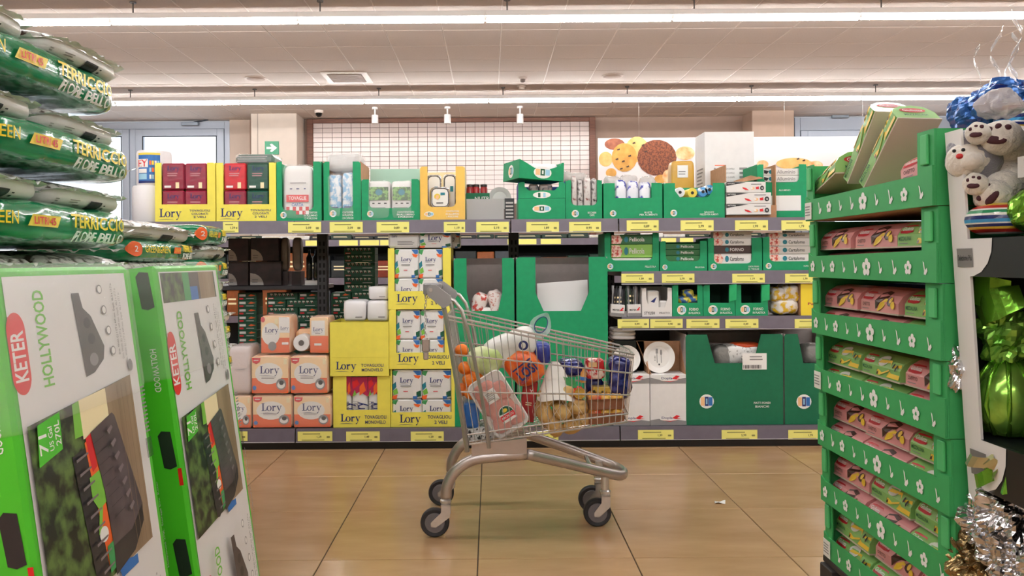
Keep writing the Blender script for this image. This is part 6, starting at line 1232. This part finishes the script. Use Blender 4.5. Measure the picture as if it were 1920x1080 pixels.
# rear flap: bundle of vertical wires and thick frame tubes
q = MB()
for k in range(13): f = k / 12; a = lerp(S_(0, .0), mir(S_(0, .0)), f); b = lerp(S_(0, 1.0), mir(S_(0, 1.0)), f); q.tube([(a[0] - .012, a[1], a[2]), (b[0] - .012, b[1], b[2])], .0024, STEEL, 5)
for s in (.05, .35, .7, .98): p = S_(0, s); q.tube([(p[0] - .012, p[1], p[2]), (mir(p)[0] - .012, mir(p)[1], p[2])], .0032, STEEL, 5)
cpart('rear_flap', q)
for fn in (lambda p: p, mir):
    q = MB(); q.tube([fn((-.102, 3.300, .36)), fn((-.145, 3.29, .66)), fn((-.188, 3.283, .93)), fn((-.200, 3.281, .985))], .010, STEELP, 8); cpart('rear_post', q)
    q = MB(); q.tube([fn((-.185, 3.272, .998)), fn((-.15, 3.270, .985)), fn((-.120, 3.270, .945)), fn((-.095, 3.272, .86)), fn((-.045, 3.285, .62)), fn((-.020, 3.292, .45)), fn((-.012, 3.296, .375))], .0078, STEELP, 8); cpart('side_brace', q)
    # handle end plate
    q = MB(); pts = [(-.262, 1.035), (-.245, 1.052), (-.225, 1.05), (-.165, 1.005), (-.160, .985), (-.172, .965), (-.195, .955), (-.258, 1.005)]
    q.prism(pts, PLG2, lambda u, v, tt: fn((u, 3.262 + tt, v)), 0, .022); hp = cpart('handle_end', q, smooth=False)
    q = MB(); q.lathe([(.008, -.003), (.008, .002), (.005, .003)], STEEL, 14, c=fn((-.245, 3.262, 1.03)), axis='y'); cpart('bolt', q, hp)
q = MB(); q.tube([(-.245, 3.285, 1.03), (-.245, 3.815, 1.03)], .015, PLG2, 14); cpart('handle_bar', q)
q = MB(); q.box(-.285, -.212, 3.36, 3.42, 1.005, 1.055, mat('coin_lock_grey', '#8b888a', .4), c=.006); lock = cpart('coin_lock', q, smooth=False)
q = MB()
for k in range(14):
    z = 1.0 - k * .0125; x = -.275 + .003 * math.sin(k); q.tube([(x + .004 * math.cos(a) * (1 if k % 2 else .3), 3.35 + .004 * math.cos(a) * (.3 if k % 2 else 1), z + .009 * math.sin(a)) for a in [2 * PI * j / 8 for j in range(8)]], .0013, STEEL, 4, closed=True)
cpart('chain', q, stuff=True)
q = MB(); q.box(-.291, -.257, 3.34, 3.362, .768, .825, STEELP, c=.005); q.box(-.285, -.263, 3.343, 3.359, .735, .768, STEELP, c=.004); cpart('coin_key', q, smooth=False)
# under-frame
q = MB(); zf = lambda x: .388 + (x + .094) * .111
for y0, y1 in ((3.325, 3.36), (3.74, 3.775)):
    q = MB(); q.add([(x, y, z) for x, z in ((-.085, .335), (.145, .345), (.145, zf(.145) - .006), (-.085, zf(-.085) - .006)) for y in (y0, y1)], [(0, 2, 4, 6), (1, 7, 5, 3), (0, 1, 3, 2), (2, 3, 5, 4), (4, 5, 7, 6), (6, 7, 1, 0)], STEELP); cpart('base_bracket', q, smooth=False)
def curve(pts, n=6):
    """Catmull-Rom through pts"""
    out = []; P_ = [Vector(p) for p in pts]; P_ = [2 * P_[0] - P_[1]] + P_ + [2 * P_[-1] - P_[-2]]
    for i in range(1, len(P_) - 2):
        for k in range(n):
            t = k / n; a, b, c, d = P_[i - 1:i + 3]
            out.append(.5 * ((2 * b) + (c - a) * t + (2 * a - 5 * b + 4 * c - d) * t * t + (3 * b - a - 3 * c + d) * t ** 3))
    out.append(P_[-2]); return out
rear = [(-.193, 3.335, .160), (-.187, 3.335, .215), (-.150, 3.335, .275), (-.08, 3.337, .318), (.02, 3.34, .330), (.145, 3.345, .338)]
front = [(.145, 3.345, .338), (.30, 3.385, .292), (.45, 3.43, .245), (.545, 3.465, .215), (.578, 3.505, .207), (.588, 3.55, .205)]
for fn in (lambda p: p, mir):
    q = MB(); q.tube(curve([fn(p) for p in rear]), .019, STEELP, 10, flat=((0, 1, 0), 1.25)); cpart('rear_leg', q, smooth=True)
loop = curve(front)[:]; full = loop + [Vector(mir(p)) for p in loop[::-1][1:]]
q = MB(); q.tube(full, .0225, STEELP, 10, flat=((0, 0, 1), .62)); cpart('front_loop', q, smooth=True)
q = MB(); q.tube([(.0, 3.34, .335), (.0, 3.76, .335)], .011, STEELP, 8); cpart('cross_tube', q); q = MB(); q.tube([(.43, 3.425, .246), (.43, 3.675, .246)], .010, STEELP, 8); cpart('cross_tube', q)
def caster(x, y, swx, ztop, label):
    R = .060; w = MB(); prof = [(R * .30, -.013), (R * .70, -.013), (R * .74, -.015), (R * .92, -.0155), (R, -.009), (R, .009), (R * .92, .0155), (R * .74, .015), (R * .70, .013), (R * .30, .013)]
    q = MB(); q.lathe(prof, RUB, 30, c=(x, y, R), axis='y'); wh = cpart('wheel', q)
    for s in (-1, 1):
        q = MB(); q.lathe([(R * .70, s * .0135), (R * .66, s * .0165), (R * .2, s * .017), (.004, s * .018)], HUBM, 28, c=(x, y, R), axis='y'); cpart('hub', q, wh)
    q = MB()
    for s in (-1, 1):
        yy = y + s * .022
        q.prism([(x - .014, R - .014), (x + .006, R - .016), (x + swx + .018, R + .028), (x + swx + .018, R + .075), (x + swx - .020, R + .075), (x + swx - .020, R + .045), (x - .016, R + .004)], STEEL, lambda u, v, tt: (u, yy + tt, v), -.0018, .0018)
    q.box(x + swx - .020, x + swx + .018, y - .0238, y + .0238, R + .073, R + .078, STEEL); cpart('fork', q, smooth=False)
    q = MB(); q.lathe([(.021, R + .078), (.024, R + .084), (.024, R + .092), (.018, R + .098), (.018, max(ztop, R + .1))], STEEL, 18, c=(x + swx - .001, y, 0)); cpart('swivel', q)
    q = MB(); q.lathe([(.006, -.026), (.006, .026)], STEEL, 10, c=(x, y, R), axis='y'); cpart('axle', q)
caster(-.240, 3.335, .047, .17, ''); caster(-.240, 3.765, .047, .17, '')
caster(.452, 3.452, .036, .232, ''); caster(.452, 3.648, .036, .232, '')
# ---------------------------------------------------------------- groceries in the cart
G_ = 'groceries in the shopping cart'
MEATM = mat('minced_meat', '#d9806a', .45, col2='#c05f50', vs=22, bump=.5, bs=45, coat=.35); FOAM = mat('foam_tray', '#e9e4e1', .5)
c = P(934, 757, 3.372); th = -math.radians(31.6); w, h = .163, .262
t = thing('meat_tray', 'white foam tray of pink minced meat leaning inside the cart', 'meat tray', c, (math.radians(-4), th, 0), G_)
def rrect(w, h, r, n=4): return [(sx * (w / 2 - r) + r * math.cos(a0 + PI / 2 * k / n), sz * (h / 2 - r) + r * math.sin(a0 + PI / 2 * k / n)) for sx, sz, a0 in ((1, 1, 0), (-1, 1, PI / 2), (-1, -1, PI), (1, -1, 1.5 * PI)) for k in range(n + 1)]
q = MB(); L = [(w, h, 0, .03), (w - .008, h - .008, -.003, .028), (w - .03, h - .03, .006, .022)]
R_ = [[(x, y, z) for x, z in rrect(a, b, r)] for a, b, y, r in L] + [[(x, .034, z) for x, z in rrect(w - .03, h - .03, .022)]]; n = len(R_[0])
q.add([p for g in R_ for p in g], [(i * n + j, i * n + (j + 1) % n, (i + 1) * n + (j + 1) % n, (i + 1) * n + j) for i in range(2) for j in range(n)] + [tuple(2 * n + j for j in range(n))] + [(j, (j + 1) % n, 3 * n + (j + 1) % n, 3 * n + j) for j in range(n)] + [tuple(3 * n + j for j in range(n))[::-1]], FOAM); q.build('tray', t, smooth=.7)
q = MB(); rr = random.Random(2)
for x, z, a, b in ((-.02, .075, .10, .07), (.03, .04, .08, .09), (-.035, .02, .075, .10), (.0, -.03, .12, .09), (-.03, -.08, .08, .07), (.035, -.075, .075, .08)): q.soft((x, .002, z), (a, .026, b), MEATM, .6, .7, 22, 10, .006, 30, seed=int(x * 900 + 40))
q.build('meat', t, smooth=True)
q = MB(); q.box(-w / 2 + .006, w / 2 - .006, -.0125, -.0118, -h / 2 + .006, h / 2 - .006, mat('cling_film', '#ffffff', .06, alpha=.10, spec=.8)); q.build('film', t)
q = MB(); q.keepn = True; fr = flat_frame((-w / 2, -.0128, -h / 2), (1, 0, 0), (0, 0, 1), w, h); decals(q, fr, [('poly', [(.30, .56), (.62, .56), (.62, .77), (.30, .77)], N['white']), ('lines', .34, .6, .58, .74, 5, N['grey'])]); q.build('price_label', t)
q = MB(); q.keepn = True; decals(q, fr, [('ell', .56, .30, .21, .13, N['white']), ('poly', ellpts(.56, .30, .19, .12, 14, 0, PI) , N['dkgreen']), ('poly', [(.36, .30), (.76, .30), (.76, .22), (.36, .22)], N['red']), ('text', 'MACINATO', .56, .26, .04, N['white'], .34), ('ell', .56, .36, .07, .03, N['yel']), ('rect', .36, .18, .76, .21, N['white'])]); q.build('brand_label', t)
# carrot bag with handle
ORN = mat('orange_vegetables', '#ef7a22', .35, col2='#e4501b', vs=26, bump=.5, bs=30, coat=.5); WFI = mat('white_bag_film', '#ecebe8', .3, col2='#e0dfdc', vs=12, coat=.3, bump=.3, bs=20)
c = Vector(P(980, 680, 3.50)); t = thing('carrot_bag', 'orange vegetable bag with white film, blue badge and clear handle', 'vegetable bag', c, (0, 0, 0), G_)
R45 = Matrix.Rotation(-math.radians(38), 3, 'Y')
q = MB(); q.soft((0, 0, -.005), (.155, .15, .185), ORN, .6, .6, 30, 18, .012, 16, 3, R45); q.build('carrots', t, smooth=True)
q = MB(); q.soft((-.055, .01, .065), (.24, .15, .13), WFI, .6, .6, 30, 16, .014, 10, 5, Matrix.Rotation(-math.radians(24), 3, 'Y')); q.build('white_film', t, smooth=True)
q = MB(); q.soft((.085, .0, .045), (.07, .10, .10), mat('blue_print_film', '#1c2a86', .3, coat=.4, col2='#3d4cb0', vs=20), .6, .6, 20, 12, .01, 16, 7); q.build('blue_corner', t, smooth=True)
q = MB(); q.keepn = True; ax = Vector((math.cos(.66), 0, math.sin(.66))); ay = Vector((-math.sin(.66), 0, math.cos(.66))); fr = flat_frame(Vector((0, -.088, -.02)) - ax * .07 - ay * .08, ax, ay, .14, .16)
decals(q, fr, [('text', 'LOSI', .56, .42, .30, N['navy'], .62, 0, .03), ('lines', .2, .2, .5, .3, 3, N['navy']), ('rect', .2, .62, .9, .66, N['navy'])], off=.004); decals(q, flat_frame((-.025, -.085, .06), (1, 0, 0), (0, 0, 1), .05, .05), [('ell', .5, .5, .5, .5, N['white']), ('ell', .5, .5, .42, .42, N['navy']), ('ell', .5, .5, .2, .26, N['white'])], off=.008); q.build('print', t)
hc = Vector(P(1013, 612, 3.52)) - c; q = MB(); ro = Matrix.Rotation(.5, 3, 'Y')
o_, i_ = [], []
for k in range(20):
    a = 2 * PI * k / 20; po = Vector((.042 * math.cos(a) + .006 * math.cos(3 * a), .01 * math.sin(a * 2), .068 * math.sin(a))); pi_ = Vector((.026 * math.cos(a), .01 * math.sin(a * 2), .038 * math.sin(a) + .008)); o_.append(tuple(hc + ro @ po)); i_.append(tuple(hc + ro @ pi_))
q.add(o_ + i_, [(k, (k + 1) % 20, 20 + (k + 1) % 20, 20 + k) for k in range(20)], mat('clear_blue_film', '#d3e6e6', .1, alpha=.5)); ho = q.build('handle', t)
q = MB(); q.tube(i_, .0022, N['navy'], 5, closed=True); q.build('handle_rim', ho)
# cabbage, small oranges
c = P(905, 676, 3.46); t = thing('cabbage', 'pale green cabbage in a thin bag behind the meat tray', 'cabbage', c, group=G_)
q = MB(); q.soft((0, 0, 0), (.135, .13, .125), mat('cabbage_leaf', '#c3cf8e', .5, col2='#e3e7c0', vs=9, bump=.4, bs=18), .95, .95, 30, 18, .006, 14, 1); q.build('head', t, smooth=True)
for k in range(4):
    q = MB(); a = k * 1.5; q.soft((.02 * math.cos(a), -.012, .02 * math.sin(a)), (.125, .125, .12), mat('cabbage_outer', '#a9bf6c', .5, col2='#d7dfae', vs=12, bump=.4, bs=18), .95, .95, 24, 12, .008, 18, k + 2, Matrix.Rotation(a, 3, 'Y')); q.build('leaf', t, smooth=True) if k == 0 else None
CLEM = mat('clementine_skin', '#ee7d1f', .45, bump=.2, bs=120)
for k, (px, py, yy) in enumerate(((866, 657, 3.52), (872, 690, 3.46), (880, 712, 3.44), (893, 704, 3.45), (868, 730, 3.48), (884, 737, 3.42))):
    t = thing('clementine', 'orange clementine behind the meat tray in the cart', 'fruit', P(px, py, yy), group='clementines in the cart')
    q = MB(); q.soft((0, 0, 0), (.062, .062, .057), CLEM, 1, 1, 18, 10); q.build('fruit', t, smooth=True); q = MB(); q.lathe([(.004, .021), (.003, .025)], N['leaf'], 6); q.build('stem', t)
# red carton, dark bottom carton, blue pack
c = P(992, 738, 3.52); q = MB(); q.box(-.032, .032, -.03, .03, -.12, .06, mat('red_carton', '#a3161f', .35, var=.15, vs=12, coat=.3), c=.004); o = q.build('red_carton', loc=c, rot=(0, .12, 0)); tag(o, 'deep red carton standing behind the meat tray', 'carton', G_); printed('print', o, flat_frame((-.032, -.03, -.12), (1, 0, 0), (0, 0, 1), .064, .18), [('text', 'Y', .6, .75, .1, N['white']), ('lines', .3, .4, .8, .5, 2, N['cream'])])
c = P(903, 815, 3.40); q = MB(); q.box(-.055, .055, 0, .14, -.025, .03, mat('black_white_print', '#17181a', .4, col2='#d9d9d9', vs=55, lo=.52, hi=.58), c=.003); tag(q.build('printed_carton', loc=c, rot=(0, -.1, 0)), 'black and white printed carton under the meat tray', 'carton', G_)
c = P(884, 775, 3.46); q = MB(); q.soft((0, 0, 0), (.07, .12, .11), mat('bright_blue_pack', '#1f63b4', .3, coat=.4, var=.1), .35, .35, 22, 12, .004, 14); tag(q.build('blue_pack', smooth=True, loc=c), 'bright blue pack on the printed carton by the cart rear', 'packet', G_)
# potatoes in a net
cp = Vector(P(1050, 770, 3.50)); pdz = .018; t = thing('potato_net', 'net bag of yellow potatoes with white paper top', 'potatoes', cp, group=G_)
POT = mat('potato_skin', '#dcb877', .6, col2='#c69a55', vs=18, bump=.25, bs=40); rr = random.Random(4)
for k, (px, py, yy) in enumerate(((1024, 752, 3.46), (1060, 744, 3.45), (1022, 784, 3.45), (1054, 780, 3.43), (1084, 770, 3.45), (1040, 808, 3.45), (1074, 805, 3.45), (1095, 792, 3.47), (1012, 770, 3.52), (1045, 760, 3.55), (1078, 790, 3.55), (1030, 800, 3.54))):
    q = MB(); R = Matrix.Rotation(rr.uniform(0, 3), 3, 'Y'); q.soft(tuple(Vector(P(px, py, yy)) - cp + Vector((0, 0, pdz))), (.088, .074, .068), POT, .95, .95, 20, 12, .006, 14, k, R); q.build('potato', t, smooth=True)
ctr = Vector(P(1052, 778, 3.49)) - cp + Vector((0, 0, .016)); q = MB(); NETM = mat('net_strings', '#e9e2d2', .5); ax_, az_, ayy = .125, .093, .10
for k in range(14):
    for sgn in (1, -1):
        pts = []
        for j in range(13):
            f = j / 12; b = -PI / 2 + PI * f; a = 2 * PI * k / 14 + sgn * f * 1.6; pts.append(ctr + Vector((ax_ * math.cos(b) * math.cos(a), ayy * math.cos(b) * math.sin(a), az_ * math.sin(b))))
        q.tube(pts, .0009, NETM, 3)
o = q.build('net', t); o['kind'] = 'stuff'
q = MB(); pa, pb = Vector(P(1045, 748, 3.455)) - cp, Vector(P(1040, 678, 3.48)) - cp
def band(u, v):
    c_ = pa.lerp(pb, v); a_ = 2 * PI * u; wx = .070 * (1 - v) ** .8 + .016; wy = .050 * (1 - v) + .012; n_ = 1 + .10 * mnoise.noise(Vector((math.cos(a_) * 1.5, math.sin(a_) * 1.5, v * 3)))
    return (c_.x + wx * n_ * math.cos(a_), c_.y + wy * n_ * math.sin(a_), c_.z + .006 * math.sin(a_ * 3) * (1 - v))
q.grid(band, 30, 10, mat('white_net_band', '#ece8e2', .45, bump=.4, bs=30, coat=.2), True); q.build('paper_band', t, smooth=True)
q = MB(); q.add([tuple(Vector(P(*a)) - cp) for a in ((1056, 706, 3.40), (1078, 712, 3.40), (1082, 728, 3.40), (1062, 722, 3.395))], [(0, 1, 2, 3)], N['leaf']); q.build('green_label', t)
# blue foil bags, red pack, cans
BLF = mat('blue_foil_bag', '#151d63', .2, metal=.3, coat=.5, bump=.6, bs=26, col2='#4350a8', vs=24, lo=.3, hi=.45)
for k, (px, py, yy, s, lab) in enumerate(((1070, 688, 3.56, (.11, .10, .075), 'small blue foil bag above the potato net'), (1160, 705, 3.50, (.105, .13, .19), 'large dark blue foil bag standing at the cart front'), (1112, 722, 3.56, (.08, .1, .09), 'dark blue foil bag between the red pack and apples'))):
    q = MB(); q.soft((0, 0, 0), s, BLF, .6, .6, 24, 14, .016, 16, k); tag(q.build('foil_bag', loc=P(px, py, yy), smooth=.6), lab, 'snack bag', G_)
q = MB(); q.soft((0, 0, 0), (.085, .06, .09), mat('red_white_pack', '#c4202a', .25, col2='#ecd9cf', vs=26, lo=.40, hi=.48, coat=.5), .35, .35, 22, 12, .004, 18); o = q.build('red_pack', smooth=True, loc=P(1114, 690, 3.48)); tag(o, 'red and white printed pack standing above the apples', 'packet', G_)
printed('print', o, flat_frame((-.036, -.034, -.035), (1, 0, 0), (0, 0, 1), .072, .07), [('rect', .1, .62, .6, .92, N['peach']), ('text', 'PARTY', .5, .35, .2, N['white'], .7, 12)])
c = P(1087, 738, 3.42); t = thing('tin_can', 'small tin can with gold lid lying end out by the apples', 'can', c, group=G_); q = MB(); q.lathe([(.023, 0), (.025, .002), (.025, .05)], N['red'], 22, axis='y'); q.build('body', t, smooth=.6); q = MB(); q.lathe([(.0245, -.001), (.022, .001), (.004, .002)], mat('gold_lid', '#d3b45a', .25, metal=.8), 22, axis='y'); q.build('lid', t, smooth=.6)
c = P(1094, 704, 3.45); t = thing('small_bottle', 'small amber bottle with blue band beside the red pack', 'bottle', c, (0, .1, 0), group=G_); q = MB(); q.lathe([(.014, -.03), (.014, .01), (.008, .022), (.008, .03)], mat('amber_glass', '#c98a3a', .15, coat=.5), 14); q.build('glass', t, smooth=.6); q = MB(); q.lathe([(.0145, -.02), (.0145, -.005)], N['blue'], 14); q.build('band', t)
q = MB(); q.box(-.065, .065, -.05, .05, -.014, .014, mat('black_gold_tray', '#17161a', .3, col2='#c9a94a', vs=45, lo=.58, hi=.64), c=.004); tag(q.build('biscuit_tray', loc=P(1137, 728, 3.50)), 'black and gold biscuit tray lying on the apple trays', 'biscuits', G_)
APR = mat('apple_red', '#cf3a2c', .3, col2='#e7b548', vs=14, coat=.4, lo=.35, hi=.65); APY = mat('apple_yellow', '#ecc252', .3, col2='#e08a3f', vs=14, coat=.4); TRB = mat('brown_card_tray', '#8f5a3c', .75, var=.1, vs=30)
for k, (py, z) in enumerate(((753, 0), (779, 0))):
    c = P(1134, py, 3.47); t = thing('apple_tray', ('brown card apple tray, upper of two at the cart front', 'brown card apple tray, lower of two on the basket floor')[k], 'tray', c, (0, -.04, 0), G_)
    q = MB(); w, dd, h = .148, .13, .044
    for (a, b, c_, e) in ((-w / 2, w / 2, -dd / 2, -dd / 2 + .004), (-w / 2, w / 2, dd / 2 - .004, dd / 2)): q.box(a, b, c_, e, -h / 2, h / 2, TRB)
    q.box(-w / 2, -w / 2 + .004, -dd / 2 + .004, dd / 2 - .004, -h / 2, h / 2, TRB); q.box(w / 2 - .004, w / 2, -dd / 2 + .004, dd / 2 - .004, -h / 2, h / 2, TRB); q.box(-w / 2 + .004, w / 2 - .004, -dd / 2 + .004, dd / 2 - .004, -h / 2, -h / 2 + .004, TRB); q.build('card', t)
    for j, (x, mm, cn) in enumerate(((-.045, APR, 'red'), (0.0, APY, 'yellow'), (.045, APY, 'yellow'))):
        for i, yo in enumerate((-.032, .032)):
            a = thing('apple', f'{cn} apple in the ' + ('upper' if k == 0 else 'lower') + ' apple tray', 'apple', tuple(Vector(c) + Vector((x, yo, .014))), group='apples in the cart trays')
            q = MB(); q.lathe([(.004, -.024), (.014, -.028), (.026, -.016), (.031, .004), (.027, .02), (.015, .028), (.004, .023)], mm, 20); q.build('fruit', a, smooth=True); q = MB(); q.tube([(0, 0, .02), (.003, 0, .036)], .0015, N['brown'], 5); q.build('stem', a)
# scrap of paper on the floor
d = 1.145 * F / (943 - CY + 3); q = MB(); q.grid(lambda a, b: ((a - .5) * .05 + .01 * b, (b - .5) * .035, .003 + .004 * math.sin(a * 5 + b * 3)), 6, 4, N['white']); o = q.build('paper_scrap', loc=(PX(1348, d, 943), d, 0.001)); tag(o, 'tiny white scrap of paper on the floor tiles', 'paper')
